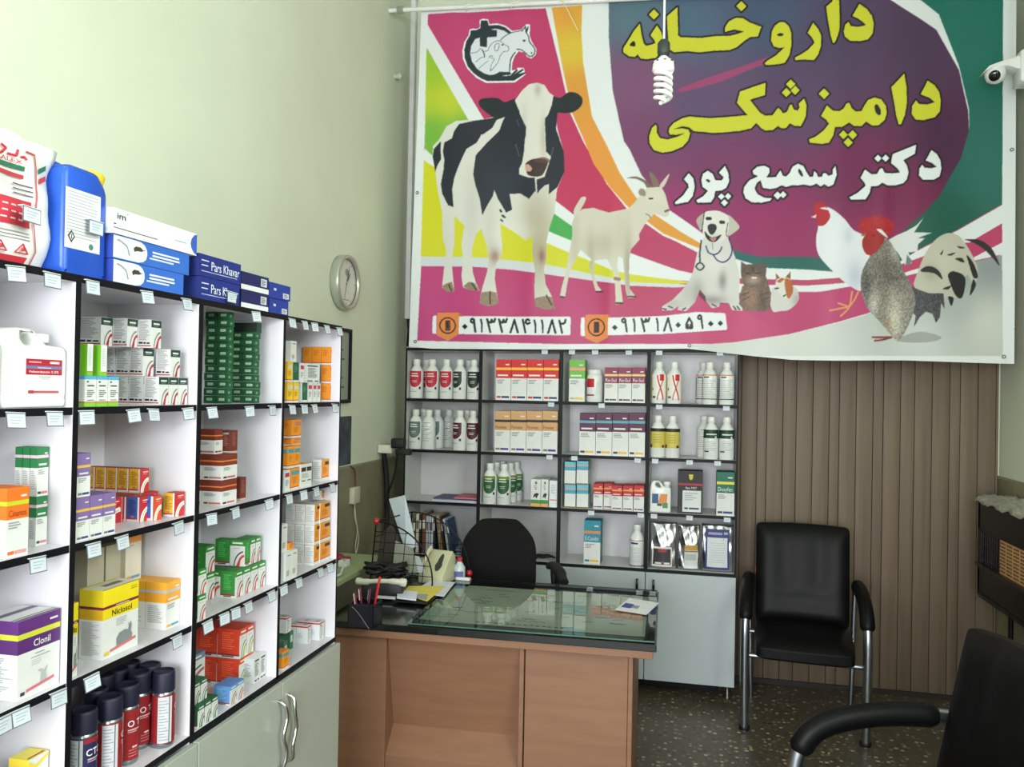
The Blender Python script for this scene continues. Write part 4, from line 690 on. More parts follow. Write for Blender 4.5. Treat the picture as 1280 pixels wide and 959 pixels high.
def rep(i, des, lab, dx=0, dy=0, dz=0, group=None, name='carton', cat='carton', ex=(0, 0)):
    x = i['x']+dx*(i['d']+.0006)+ex[0]; y0 = i['y0']+dy*(i['w']+.0016)+ex[1]; z0 = i['z0']+dz*(i['h']+.0003)
    if x-i['d'] < SX-SD-.001: return None
    carton(des, name, lab, cat, group, (x-i['d']/2, y0+i['w']/2, z0+.0004), i['w'], i['d']-.0008, i['h']-.0006, PI/2)
    return dict(i, x=x, y0=y0, y1=y0+i['w'], z0=z0)
SB = side_box
def bay(c, l): return '%s %s' % (COLS[c], ALONG[l])
# --- A column
g = 'green banded cartons of the jug column'
lo = SB('green_white', 'white carton with a green striped head, lower front one, '+bay('A', 2), 2, .045, 36, 45.2, 66, 621.6, group=g)
rep(lo, 'green_white', 'green headed carton behind the lower front one, '+bay('A', 2), dx=-1, group=g)
up = rep(lo, 'green_white', 'white carton with a green striped head, stacked uppermost at the front, '+bay('A', 2), dz=1, group=g)
for k in (1, 2): rep(up, 'green_white', 'green headed carton on the stack, %s behind the front one, jug column second bay' % ORD[k-1], dx=-k, group=g)
SB('orange_white', 'orange headed white carton with a lime stripe, '+bay('A', 2), 2, .004, -20, 8, 36.3, 611, d=.055)
ci = SB('clonil', 'large white carton with purple head and lime stripe, '+bay('A', 3), 3, .012, -30, 21.6, 79.7, 778, d=.085)
yi = SB('yellow_curl', 'white and yellow carton with a curling yellow flap print, '+bay('A', 4), 4, .03, 9.5, 35, 67.6, 951)
SB('mint_small', 'pale mint carton beside the yellow curled one, '+bay('A', 4), 4, .02, -20, -8, 9.0, h=yi['h']*.92, d=.07)
# --- B column, top bay
g = 'white cartons with dark headers'; bb = bay('B', 1); C1 = 'dark headed white carton, '
b1 = SB('header_white', C1+'lowest tier, first of its front row, '+bb, 1, .020, 180, 198.8, 211, 471, group=g)
for k in (1, 2): rep(b1, 'header_white', C1+'lowest tier, %s of its front row, %s' % (ORD[k], bb), dy=k, group=g)
for k in (1, 2): rep(b1, 'header_white', 'dark headed white carton, lowest tier, %s behind the front row, %s' % (ORD[k-1], bb), dx=-k, group=g)
hh = b1['h']
m1 = SB('header_white', C1+'middle tier, desk end, '+bb, 1, .022, 195, 213.5, 225.5, base=hh, h=hh, group=g); m2 = SB('header_white', C1+'middle tier, set back, '+bb, 1, .022+m1['d'], 162, 179, 192.8, base=hh, h=hh, group=g)
for k in (1, 2): rep(m2, 'header_white', 'dark headed white carton, middle tier, %s behind the set-back one, spray-can column' % ORD[k-1], dx=-k, group=g)
t1 = SB('header_white', C1+'top tier, desk end, '+bb, 1, .035, 172.5, 189.4, 202, base=2*hh, h=hh, group=g); t2 = SB('header_white', C1+'top tier, middle one, '+bb, 1, .035+t1['d'], 141, 159.4, 172.5, base=2*hh, h=hh, group=g)
t3 = SB('header_white', C1+'top tier, deepest, '+bb, 1, .036+t1['d']+t2['d'], 110.6, 126.6, 141, base=2*hh, h=hh, group=g, d=min(.06, SD-.04-t1['d']-t2['d']))
g = 'white lime-footed cartons with blue heads'; yw = sol_y(121, SX-.008, 1.68)
s0 = SB('sky_lime', 'blue headed white carton with lime foot, divider end, '+bb, 1, .008, 101, 106.5, 121, 469.5, group=g, d=.05)
for k in (1, 2): rep(s0, 'sky_lime', 'blue headed white carton with lime foot, %s, %s' % (('middle one', 'desk end')[k-1], bb), dy=k, group=g)
g = 'lime and white upright cartons'
l0 = SB('lime_white', 'lime sided white carton by the divider, '+bb, 1, .010, 101.5, 109.7, 117, base=s0['h'], h=hh*.98, group=g, d=.045); SB('lime_white', 'lime sided white carton by the dark headed ones, '+bb, 1, .010, 118, 126.6, 134.5, base=s0['h'], h=hh*.98, group=g, d=.045)
# --- B column, second bay
g = 'lilac banded cartons'; bb = bay('B', 2)
q0 = SB('lilac_white', 'lilac banded white carton, beside the divider, '+bb, 2, .006, 88, 95.5, 112.5, 640, group=g, d=.07, h=.082)
for k in (1, 2): rep(q0, 'lilac_white', 'lilac banded white carton, %s from the divider, %s' % (ORD[k], bb), dy=k, group=g)
rep(q0, 'lilac_white', 'lilac banded white carton stacked on the others, '+bb, dz=1, group=g)
g = 'red and yellow arc cartons'
r0 = SB('arc_blue', 'red carton with a blue side and white arc, '+bb, 2, .045, 158.6, 174.7, 187.8, 622, group=g); rep(r0, 'arc_blue', 'red and blue arc carton behind the front one, '+bb, dx=-1, group=g)
r1 = SB('arc_orange', 'orange-red carton with blue edge and white arc, '+bb, 2, .03, 186, 192, 203, h=r0['h'], group=g, d=.04)
r2 = SB('arc_yellow', 'red carton with yellow side and white arc, lower tier, '+bb, 2, .02, 204.6, 218.5, 231.3, h=r0['h'], group=g); SB('yellow_plain', 'plain yellow carton at the desk end of the arc cartons, '+bb, 2, .02, 231.6, 239.8, 243.5, h=r0['h'], group=g, d=r2['d'])
bk = dict(r0, x=SX-.150, y0=r0['y0']+.0)
for k in range(4): carton('arc_yellow', 'carton', 'arc carton supporting the upper tier, %s from the divider, spray-can column second bay' % ORD[k], 'carton', g, (SX-.158, 1.43+k*.0605, SZ[2]+T+.0004), .058, .148, r0['h']-.0008, PI/2)
u2 = SB('arc_yellow', 'red carton with yellow side, upper tier towards the desk, '+bb, 2, .086, 187, 201.7, 211.5, base=r0['h'], h=r0['h'], group=g)
u1 = SB('arc_yellow', 'red carton with yellow side, upper tier, second from the desk, '+bb, 2, .088, 161.5, 175.4, 187, base=r0['h'], h=r0['h'], group=g)
for k in (1, 2, 3, 4): rep(u1, 'arc_yellow', 'yellow sided carton, upper tier, %s behind the second from the desk, spray-can column' % ORD[k-1], dx=-k, group=g)
# --- B column, third bay
bb = bay('B', 3); g = 'yellow and white animal cartons'
n0 = SB('niclosol', 'large yellow and white carton printed with a sheep, '+bb, 3, .022, 98.4, 128.4, 173, 739, group=g)
SB('niclosol', 'yellow carton half hidden behind the divider, '+bb, 3, .010, 60, 89.2, 97.5, h=n0['h'], d=.07, group=g)
g = 'amber headed cartons'
a0 = SB('amber_white', 'amber headed white carton with grey stripe, front, '+bb, 3, .03, 181.7, 207.8, 225.5, 729, group=g); a1 = rep(a0, 'amber_white', 'amber headed white carton behind the front one, '+bb, dx=-1, group=g)
g = 'tall beige cartons'
SB('beige_tall', 'tall beige carton with orange head on the amber ones, '+bb, 3, .06+a0['d'], 131.5, 157, 177, base=a0['h'], h=.243-2*T-a0['h']-.004, group=g, d=.10)
for k, (p, q) in enumerate(((131, 150), (108, 129))): SB('beige_shaded', 'tall beige carton at the back, %s behind the big yellow one, %s' % (ORD[k], bb), 3, .125, p-22, p, q, h=.195, group=g, d=.10)
# --- C column
bb = bay('C', 1); g = 'small dark green cartons'
hz = (SZ[0]-SZ[1]-2*T-.002)/12
e0 = SB('green_stack', 'small dark green carton, lowest of the divider-side front stack, '+bb, 1, .030, 270, 284.5, 291, h=hz, group=g)
e0 = dict(e0)
for r in range(12):
    for cc in (0, 1):
        if r == 0 and cc == 0: continue
        rep(e0, 'green_stack', 'small dark green carton, %s of the divider-side stacks, %s up, green-stack column' % (('front', 'inner')[cc], ORD[r]), dx=-cc, dz=r, group=g, ex=(random.uniform(-.0015, .0015), random.uniform(-.001, .001)))
e1 = SB('green_stack', 'small dark green carton, lowest of the desk-side front stack, green-stack column', 1, .030, 303.3, 318.3, 325, h=hz*.985, group=g)
for r in range(10):
    for cc in (0, 1):
        if r == 0 and cc == 0: continue
        if cc == 1 and r > 8: pass
        rep(e1, 'green_stack', 'small dark green carton, %s of the desk-side stacks, %s up, green-stack column' % (('front', 'inner')[cc], ORD[r]), dx=-cc, dz=r, group=g, ex=(random.uniform(-.004, .0) if r > 2 else .002, random.uniform(-.001, .001)))
SB('green_big', 'larger blackish green carton lying on the desk-side stacks, '+bb, 1, .036, 291, 321.5, 327.5, base=hz*.985*10+.001, h=hz*1.45)
bb = bay('C', 2); g = 'rust headed cartons'
f0 = SB('rust_white', 'rust headed white carton, bottom of the pile, '+bb, 2, .020, 260, 277.5, 296.3, 601, group=g, d=.055); f1 = rep(f0, 'rust_white', 'rust headed white carton, middle of the pile, '+bb, dz=1, group=g)
rep(f1, 'rust_white', 'rust headed white carton behind the middle of the pile, '+bb, dx=-1, group=g); rep(f0, 'rust_white', 'rust headed white carton behind the bottom of the pile, '+bb, dx=-1, group=g)
SB('rust_white', 'rust headed white carton crowning the pile, '+bb, 2, .045, 253, 269, 279, base=2*f0['h']+.0006, h=f0['h']*.98, group=g, d=.05)
SB('rust_plain', 'plain rust carton standing beside the crowning one, '+bb, 2, .03, 281, 289, 297.4, base=2*f0['h']+.0006, h=f0['h']*.92, group=g, d=.03); SB('rust_plain', 'plain rust carton on the shelf at the desk side, '+bb, 2, .030, 297.3, 300.5, 308, h=f0['h']*.95, group=g, d=.05)
bb = bay('C', 3); g = 'green headed cartons with dark curves'
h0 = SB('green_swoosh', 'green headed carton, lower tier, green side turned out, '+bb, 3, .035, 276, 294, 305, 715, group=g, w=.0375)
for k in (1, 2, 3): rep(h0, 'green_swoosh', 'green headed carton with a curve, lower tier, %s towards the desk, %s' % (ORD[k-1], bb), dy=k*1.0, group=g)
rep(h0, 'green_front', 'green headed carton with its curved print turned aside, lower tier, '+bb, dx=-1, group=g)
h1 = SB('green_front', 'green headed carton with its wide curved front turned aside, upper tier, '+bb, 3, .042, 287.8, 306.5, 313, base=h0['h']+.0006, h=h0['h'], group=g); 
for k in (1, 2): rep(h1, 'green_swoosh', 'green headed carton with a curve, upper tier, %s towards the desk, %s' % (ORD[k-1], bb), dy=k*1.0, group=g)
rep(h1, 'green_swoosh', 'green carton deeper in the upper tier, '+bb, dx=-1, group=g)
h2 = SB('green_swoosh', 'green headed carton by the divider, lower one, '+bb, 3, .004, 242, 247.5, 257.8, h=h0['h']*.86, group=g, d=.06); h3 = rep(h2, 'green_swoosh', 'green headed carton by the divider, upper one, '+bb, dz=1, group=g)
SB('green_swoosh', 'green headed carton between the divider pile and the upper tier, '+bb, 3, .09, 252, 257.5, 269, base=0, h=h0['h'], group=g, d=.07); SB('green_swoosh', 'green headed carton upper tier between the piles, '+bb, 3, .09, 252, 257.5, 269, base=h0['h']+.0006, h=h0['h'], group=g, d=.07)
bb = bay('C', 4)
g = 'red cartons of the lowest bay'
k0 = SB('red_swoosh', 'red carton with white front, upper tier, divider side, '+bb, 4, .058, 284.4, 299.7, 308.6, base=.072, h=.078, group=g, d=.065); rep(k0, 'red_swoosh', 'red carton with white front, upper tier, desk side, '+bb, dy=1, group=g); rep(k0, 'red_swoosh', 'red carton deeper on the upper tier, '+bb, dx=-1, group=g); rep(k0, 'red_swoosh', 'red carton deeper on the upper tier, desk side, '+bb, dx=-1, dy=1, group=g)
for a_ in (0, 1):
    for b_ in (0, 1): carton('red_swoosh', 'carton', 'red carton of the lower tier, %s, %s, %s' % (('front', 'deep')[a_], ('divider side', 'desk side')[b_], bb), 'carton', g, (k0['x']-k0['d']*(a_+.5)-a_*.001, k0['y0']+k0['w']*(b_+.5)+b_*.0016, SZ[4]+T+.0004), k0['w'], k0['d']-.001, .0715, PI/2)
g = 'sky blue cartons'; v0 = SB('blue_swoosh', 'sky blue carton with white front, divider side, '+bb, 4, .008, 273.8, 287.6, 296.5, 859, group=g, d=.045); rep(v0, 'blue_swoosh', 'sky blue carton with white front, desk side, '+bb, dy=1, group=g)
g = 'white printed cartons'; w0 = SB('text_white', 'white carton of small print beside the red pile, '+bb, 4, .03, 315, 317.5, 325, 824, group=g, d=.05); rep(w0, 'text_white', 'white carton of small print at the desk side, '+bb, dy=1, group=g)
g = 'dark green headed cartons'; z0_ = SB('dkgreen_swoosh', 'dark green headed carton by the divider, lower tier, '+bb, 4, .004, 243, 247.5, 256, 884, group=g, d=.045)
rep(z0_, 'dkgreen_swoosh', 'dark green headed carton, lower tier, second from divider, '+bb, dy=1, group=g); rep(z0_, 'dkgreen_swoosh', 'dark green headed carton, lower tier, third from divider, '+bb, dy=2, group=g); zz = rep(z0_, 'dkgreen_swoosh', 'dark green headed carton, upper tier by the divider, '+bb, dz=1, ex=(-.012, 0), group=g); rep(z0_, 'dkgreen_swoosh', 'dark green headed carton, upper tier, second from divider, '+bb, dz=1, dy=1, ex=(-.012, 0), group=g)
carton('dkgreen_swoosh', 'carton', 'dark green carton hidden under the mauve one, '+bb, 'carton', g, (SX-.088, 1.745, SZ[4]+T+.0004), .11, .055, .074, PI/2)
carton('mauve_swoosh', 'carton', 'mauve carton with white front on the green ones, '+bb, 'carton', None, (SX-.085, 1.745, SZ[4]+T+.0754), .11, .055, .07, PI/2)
# --- D column
bb = bay('D', 1); g = 'orange cartons of the desk-end column'
o1 = SB('orange_small', 'orange carton, bottom tier, '+bb, 1, .03, 401, 412.5, 418, 479.5, group=g); o2 = rep(o1, 'orange_small', 'orange carton, middle tier, '+bb, dz=1, group=g); o3 = rep(o1, 'orange_small', 'orange carton, top tier, front, '+bb, dz=2, group=g)
for k in (1, 2): rep(o3, 'orange_small', 'orange carton, top tier, %s from the front, %s' % (ORD[k], bb), dx=-k, group=g)
g = 'small mixed cartons of the desk-end column'; y_ = SX-.02
prev = None
for k, (d_, a, b_, lab) in enumerate((('yellow_small', 359, 366.5, 'yellow carton, bottom tier by the divider'), ('yellow_small', 367, 374, 'yellow carton, bottom tier, second from divider'), ('white_green', 378, 384.5, 'dark green fronted carton, bottom tier'), ('white_red', 385, 391, 'white carton with red square, bottom tier, divider side'), ('white_red', 391.5, 396.3, 'white carton with red square, bottom tier, middle'), ('white_red', 396.8, 401, 'white carton with red square, bottom tier, beside the orange'))):
    SB(d_, lab+', '+bb, 1, .022+.004*k, a-3, a, b_, h=o1['h'], group=g, d=.05)
for k, (d_, a, b_, lab) in enumerate((('yellow_small', 359.5, 366, 'yellow carton, middle tier by the divider'), ('white_green', 366.5, 374, 'green and yellow carton, middle tier'), ('white_red', 375, 381, 'white carton with red square, middle tier'), ('text_white', 381.5, 400, 'wide white carton, middle tier'))):
    SB(d_, lab+', '+bb, 1, .024+.004*k, a-3, a, b_, base=o1['h']+.0004, h=o1['h'], group=g, d=.045)
SB('white_tall', 'narrow white carton on the top tier beside orange ones, '+bb, 1, .03, 362, 364, 371, base=2*o1['h']+.0008, h=o1['h']*1.05, group=g, d=.04)
bb = bay('D', 2); g = 'orange cartons stacked by the divider'
p1 = SB('orange_blue', 'orange carton with a blue patch, bottom of the divider stack, '+bb, 2, .012, 361.5, 364, 374.4, 586, group=g, d=.05); SB('white_red', 'grey-white carton with red square beside the orange one, '+bb, 2, .010, 353, 355.5, 363, h=p1['h']*.97, d=.05)
p2 = SB('orange_blue', 'orange carton with blue patch, second tier, divider side, '+bb, 2, .014, 355, 360, 367.5, base=p1['h']+.001, h=p1['h'], group=g, d=.03); SB('orange_blue', 'orange carton with blue patch, second tier, desk side, '+bb, 2, .014, 367.2, 368.1, 375.6, base=p1['h']+.001, h=p1['h'], group=g, d=.03)
SB('orange_small', 'orange carton lying as a thin slab on the second tier, '+bb, 2, .03, 356, 365, 376.5, base=2*p1['h']+.0018, h=p1['h']*.32, d=.04, group=g)
SB('orange_small', 'orange carton crowning the divider stack, '+bb, 2, .028, 355.6, 365, 377, base=2.32*p1['h']+.0024, h=p1['h']*.86, group=g, d=.04)
SB('white_black', 'white pair-printed carton with black squares, '+bb, 2, .012, 375, 376, 390, 581, d=.05); SB('orange_black', 'white sided orange carton at the desk end, '+bb, 2, .03, 390.8, 402, 412.6, 575)
bb = bay('D', 3); g = 'white sided orange cartons'
j1 = SB('orange_black', 'orange fronted white carton, bottom tier, divider side, '+bb, 3, .020, 380.5, 392.5, 399.5, 676, group=g, h=.062); x1 = dict(j1)
for r in range(3):
    for dx in (0, 1, 2):
        if (r, dx) != (0, 0): rep(j1, 'orange_black', 'orange fronted white carton, %s tier, %s deep, divider side, %s' % (('bottom', 'second', 'third')[r], ORD[dx], bb), dx=-dx, dz=r, group=g)
    SB('orange_black', 'orange fronted white carton, %s tier, desk side, %s' % (('bottom', 'second', 'third')[r], bb), 3, .018, 399.6, 400.4, 413, base=r*(j1['h']+.0004), h=j1['h'], group=g, d=j1['d'])
SB('orange_black', 'orange carton topping the desk-side stack, '+bb, 3, .045, 396, 402.5, 409.5, base=3*j1['h']+.0016, h=.030, group=g, d=.03)
g = 'small white cartons by the divider'
t0 = SB('white_tall', 'slim white carton, lower tier, divider side, '+bb, 3, .004, 352.5, 357, 364.5, 691.5, group=g, d=.03); t1_ = rep(t0, 'white_tall', 'slim white carton, lower tier, desk side, '+bb, dy=1, group=g); rep(t0, 'white_tall', 'slim white carton of the upper tier, '+bb, dz=1, ex=(-.008, -.012), group=g)
SB('orange_small', 'tiny orange carton on the slim white ones, '+bb, 3, .008, 360, 361.5, 367.5, base=t0['h']+.0006, h=.022, d=.03)
bb = bay('D', 4); g = 'white cartons with a red top edge'
c0 = SB('white_redtop', 'white carton with red top edge, front, desk side, '+bb, 4, .030, 385.9, 399.7, 405.5, 778.6, group=g); c1 = SB('white_redtop', 'white carton with red top edge, front, divider side, '+bb, 4, .050, 369, 384.5, 389, h=c0['h'], group=g, d=c0['d'])
for k in (1,): rep(c0, 'white_redtop', 'white carton with red top edge, behind the desk-side one, '+bb, dx=-1, group=g)
rep(c1, 'white_redtop', 'white carton with red top edge, behind the divider-side one, '+bb, dx=-1, group=g)
gm = SB('green_mini', 'small green carton on the shelf by the divider, rear, '+bb, 4, .075, 354, 362.3, 367, h=c0['h']*.95, d=.05); SB('white_redtop', 'white carton with red top edge perched on the green one, '+bb, 4, .078, 348, 358, 364.5, base=c0['h']*.95+.0006, h=c0['h']*.85, group=g, d=.045)
SB('green_mini', 'small green carton at the front by the divider, '+bb, 4, .035, 348.6, 354.8, 359.8, h=.060, d=.032); SB('orange_blue', 'small orange carton at the front by the divider, '+bb, 4, .006, 347.6, 354.5, 362, h=.052, d=.026)
# --- on top of the side shelving
TB = dict(group='syringe cartons on the shelving top')
z = SZ[0]+T
def top_box(des, lab, off, Cn, Rr, h, base, d, group=None, name='carton'): return SB(des, lab, 0, off, Cn-20, Cn, Rr, base=base, h=h, d=d, group=group, name=name)
s1 = top_box('syringe_blue', 'long blue syringe carton with white oval, lower one, on the shelving top', .010, 142, 230, .0475, 0, .12, TB['group']); s2 = top_box('syringe_blue', 'long blue syringe carton with white oval, upper one, on the shelving top', .010, 142, 237, .0475, .048, .12, TB['group'])
top_box('syringe_white', 'long white carton with blue rounded end lying on the blue ones', .006, 142, 246.6, .050, .096, .12)
g = 'navy cartons on the shelving top'
a = top_box('pars', 'navy carton with white script lettering, lower one, on the shelving top', .006, 249.2, 300, .053, 0, .10, g); top_box('pars', 'navy carton with white script lettering, upper one, on the shelving top', .006, 249.2, 301.6, .052, .0535, .10, g)
a = top_box('navy_stripe', 'navy carton with a white stripe, lower one, on the shelving top', .012, 302, 336, .046, 0, .10, g); top_box('navy_stripe', 'navy carton with a white stripe, upper one, on the shelving top', .012, 302, 336.5, .046, .0465, .10, g)
top_box('royal', 'royal blue carton, lower one, at the desk end of the shelving top', .014, 337, 361, .042, 0, .09, g); top_box('royal', 'royal blue carton, upper one, at the desk end of the shelving top', .012, 337, 363.5, .042, .0425, .09, g)
# ---------------------------------------------------------------- rear cabinet cartons
def rear_box(des, lab, s, p0, p1, top=None, off=.02, d=.10, base=0.0, h=None, group=None):
    z0 = CZ[s]+.009-(.002 if s == 4 else 0)+base; y = CY+off; zr = z0+.08
    x0 = sol_x(p0, y, zr); x1 = sol_x(p1, y, zr)
    if h is None: h = at((p0+p1)/2, top, y=y).z-z0
    carton(des, 'carton', lab, 'carton', group, ((x0+x1)/2, y+d/2, z0+.0004), x1-x0-.0026, d, h, 0)
    return dict(x0=x0, x1=x1, h=h)
def rear_row(des, txt, s, edges, top, group, **k):
    n = len(edges)-1
    for i in range(n): rear_box(des, '%s, %s from the armchair of %s in a row' % (txt, ORD[n-1-i], ('', '', 'two', 'three', 'four', 'five')[n]), s, edges[i], edges[i+1], top, group=group, **k)
rear_row('red_vet', 'red and white carton with yellow stripe', 1, [619.6, 638.7, 658.7, 679, 698.3], 449.5, 'red and white cartons of the rear cabinet', off=.015)
rear_row('tan_vet', 'tan and white carton with black stripe', 2, [618, 637.8, 657.7, 677.6, 697], 514, 'tan and white cartons of the rear cabinet', off=.015)
rear_row('bird_white', 'white carton with bird and green foot', 3, [663.3, 676, 685.6], 599.5, 'bird cartons of the rear cabinet', off=.02, d=.14)
rear_box('plain_white', 'plain white carton beside the bird cartons in the rear cabinet', 3, 686.3, 697.2, 601, off=.02, d=.14)
rear_box('lime_vet', 'lime headed white carton beside the white tub in the rear cabinet', 1, 711, 731, 450, off=.02)
rear_row('wine_vet', 'wine red headed white carton', 1, [755.3, 772.5, 789.6, 806.6], 459.5, 'wine red cartons of the rear cabinet', off=.015)
rear_row('plum_vet', 'plum headed white carton', 2, [724, 744.4, 765, 785.6, 806.4], 516.5, 'plum cartons of the rear cabinet', off=.015)
for i, (a, b_) in enumerate(((705.6, 719.7), (720.6, 735.4))):
    q = rear_box('aqua_pair', 'pale aqua and white carton, lower tier, %s, rear cabinet' % ('by the divider', 'by the ruby cartons')[i], 3, a, b_, 606.3, off=.02, group='aqua cartons of the rear cabinet'); rear_box('aqua_pair', 'pale aqua and white carton, upper tier, %s, rear cabinet' % ('by the divider', 'by the ruby cartons')[i], 3, a, b_, off=.02, base=q['h']+.0005, h=q['h'], group='aqua cartons of the rear cabinet')
for i, (a, b_, o) in enumerate(((741.5, 753.8, .045), (754.5, 765.5, .06), (764.8, 778, .012), (778.4, 791.6, .012), (792, 805.4, .012))): rear_box('ruby_vet', 'ruby headed white carton, %s from the armchair of the five on one shelf' % ORD[4-i], 3, a, b_, 605 if i < 2 else 607.5, off=o, d=.13, group='ruby cartons of the rear cabinet')
rear_box('teal_vet', 'tall teal and white carton with orange stripe in the rear cabinet', 4, 729.4, 750.6, 651, off=.03, d=.11)
rear_box('black_gold', 'black carton with gold crest and white panel in the rear cabinet', 3, 846.6, 878.4, 589, off=.03, d=.11)
rear_box('jade_vet', 'dark green and white carton with yellow stripe by the cabinet edge', 3, 895.3, 918.2, 590.5, off=.012, d=.13)
# ---------------------------------------------------------------- bottles, jugs, cans, tubs, pouches
def cyl_patch(b, r, a0, a1, z0, z1, c, n=10, bottom=None):
    vs = []; fs = []
    for i in range(n+1):
        t = i/n; a = a0+(a1-a0)*t; zb = z0-(bottom(t) if bottom else 0); vs += [(r*math.cos(a), r*math.sin(a), zb), (r*math.cos(a), r*math.sin(a), z1)]
    for i in range(n): fs.append((2*i, 2*i+2, 2*i+3, 2*i+1))
    b.add(vs, fs, c, True)
HD = mat((226, 228, 226), .32, var=.02)
def litre_bottle(kind):
    t = thing('bottle', '', 'bottle'); H, R = .240, .0415
    b = MB(); b.lathe([(R-.004, 0), (R, .004), (R, .085*0+.155), (R-.002, .166), (R-.010, .181), (.024, .194), (.0185, .199), (.0185, .206)], HD, 28); b.build('body', t)
    b = MB(); b.lathe([(.0205, .204), (.0215, .206), (.0215, .234), (.0195, .239), (.0, .239)], mat((224, 226, 222), .4), 20); b.build('cap', t)
    L = MB(); r = R+.0006; A = -PI/2
    shield = lambda t_: .038*math.sin(PI*t_)**.6
    if kind in ('red', 'dark', 'grey', 'wine', 'green'):
        c = {'red': (190, 26, 56), 'dark': (28, 42, 36), 'grey': (92, 112, 106), 'wine': (82, 18, 40), 'green': (34, 92, 50)}[kind]
        cyl_patch(L, r, A-1.0, A+1.0, .105 if kind != 'green' else .10, .172-.006, c, 14, shield)
        if kind == 'green': cyl_patch(L, r+.0003, A-1.0, A+1.0, .146, .166, (120, 140, 50), 14)
        for z, w in ((.146, .5), (.132, .62), (.105, .4), (.096, .34)): cyl_patch(L, r+.0006, A-w, A+w*.9, z, z+(.006 if z > .12 else .0025), (226, 226, 222), 8)
        cyl_patch(L, r, A+.65, A+.95, .055, .070, (40, 44, 46), 4); cyl_patch(L, r, A-.75, A+.35, .040, .0425, (120, 122, 126), 6)
    elif kind == 'back':
        for k in range(9): cyl_patch(L, r, A-.9, A+.4+.3*math.sin(k*2.1), .05+k*.012, .0525+k*.012, (150, 154, 156), 8)
        cyl_patch(L, r, A-.6, A+.5, .158, .161, (60, 62, 64), 6); cyl_patch(L, r, A-.3, A+.4, .120, .123, (50, 52, 54), 6)
    elif kind == 'ribbon':
        cyl_patch(L, r-.0001, A-1.3, A+1.3, .03, .165, (232, 230, 222), 20)
        for s in (-1, 1):
            vs = []; fs = []
            for i in range(13):
                t_ = i/12; a = A+.25+s*(.42*math.cos(PI*t_*.9+.2)) ; z = .02+.142*t_
                for da in (-.10, .10): vs.append((r*1.006*math.cos(a+da), r*1.006*math.sin(a+da), z))
            for i in range(12): fs.append((2*i, 2*i+1, 2*i+3, 2*i+2))
            L.add(vs, fs, (206, 40, 40) if s > 0 else (186, 130, 120), True)
        cyl_patch(L, r+.0008, A+.15, A+.75, .13, .166, (200, 30, 34), 8); cyl_patch(L, r+.0005, A-1.1, A-.75, .075, .088, (170, 40, 40), 4); cyl_patch(L, r+.0005, A-1.2, A-.95, .03, .15, (214, 200, 120), 4); cyl_patch(L, r+.0005, A-.9, A-.4, .03, .042, (90, 92, 94), 4)
    elif kind == 'line':
        cyl_patch(L, r, A-1.5, A+1.5, .163, .168, (222, 120, 60), 20); cyl_patch(L, r, A-1.5, A+1.5, .028, .033, (36, 40, 46), 20)
        for k in range(10): cyl_patch(L, r, A-1.1, A+.7+.3*math.sin(k*1.7), .042+k*.0105, .0445+k*.0105, (160, 164, 168), 8)
        cyl_patch(L, r, A-.9, A-.1, .150, .157, (50, 54, 60), 8); cyl_patch(L, r+.0002, A-1.4, A-1.15, .04, .155, (120, 122, 128), 4)
    elif kind == 'yellow':
        cyl_patch(L, r, A-1.4, A+1.4, .055, .165, (206, 190, 90), 20); cyl_patch(L, r+.0003, A-1.4, A+1.4, .147, .166, (40, 42, 34), 20)
        for k in range(4): cyl_patch(L, r+.0003, A-.6, A+.5, .085+k*.014, .089+k*.014, (166, 150, 70), 8)
        cyl_patch(L, r+.0004, A-1.2, A-.8, .056, .074, (36, 38, 40), 4); cyl_patch(L, r+.0004, A+.6, A+1.0, .056, .07, (36, 38, 40), 4)
    elif kind == 'forest':
        cyl_patch(L, r, A-1.5, A+1.5, .118, .172-.006, (24, 58, 42), 20); cyl_patch(L, r+.0003, A-.7, A+.8, .136, .144, (206, 216, 206), 10)
        for k in range(6): cyl_patch(L, r, A-.9, A+.5+.3*math.sin(k*2.2), .05+k*.010, .0525+k*.010, (170, 172, 174), 8)
        cyl_patch(L, r, A-1.0, A-.3, .040, .047, (30, 34, 36), 6); cyl_patch(L, r+.0003, A+.5, A+.75, .118, .130, (220, 220, 216), 4)
    elif kind == 'bluecut':
        cyl_patch(L, r, A-1.5, A+1.5, .148, .152, (196, 80, 50), 20); cyl_patch(L, r, A-.9, A+.2, .130, .140, (44, 60, 120), 8); cyl_patch(L, r, A-1.5, A+1.5, .004, .009, (30, 40, 80), 20)
        for k in range(8): cyl_patch(L, r, A-1.0, A+.7, .030+k*.011, .0325+k*.011, (176, 180, 190), 8)
    L.build('label', t); return t
PROTO = {k: litre_bottle(k) for k in ('red', 'dark', 'grey', 'wine', 'green', 'back', 'ribbon', 'line', 'yellow', 'forest', 'bluecut')}
used = set()
def bottle(kind, s, px, lab, off=.055, rz=0.0, group=None):
    z = CZ[s]+.0094-(.002 if s == 4 else 0); x = sol_x(px, CY+off, z+.1); c_ = sum(px > q for q in (600, 699.5, 809)); x = min(max(x, CX[c_]+.0545), CX[c_+1]-.0545); loc = (x, CY+off, z)
    if kind in used: o = dup(PROTO[kind], loc, rz, lab, group)
    else: o = PROTO[kind]; used.add(kind); o.location = loc; o.rotation_euler = (0, 0, rz); tag(o, lab, 'bottle', group)
    return o
g = 'white bottles on the corner side of the rear cabinet'
for i, px in enumerate((520.5, 540.5, 558.2)): bottle('red', 1, px, 'white bottle with red shield label, %s from the clock wall on the top shelf' % ORD[i], group=g)
bottle('red', 1, 533.5, 'white bottle with red shield label half hidden behind the first ones', off=.15, group=g)
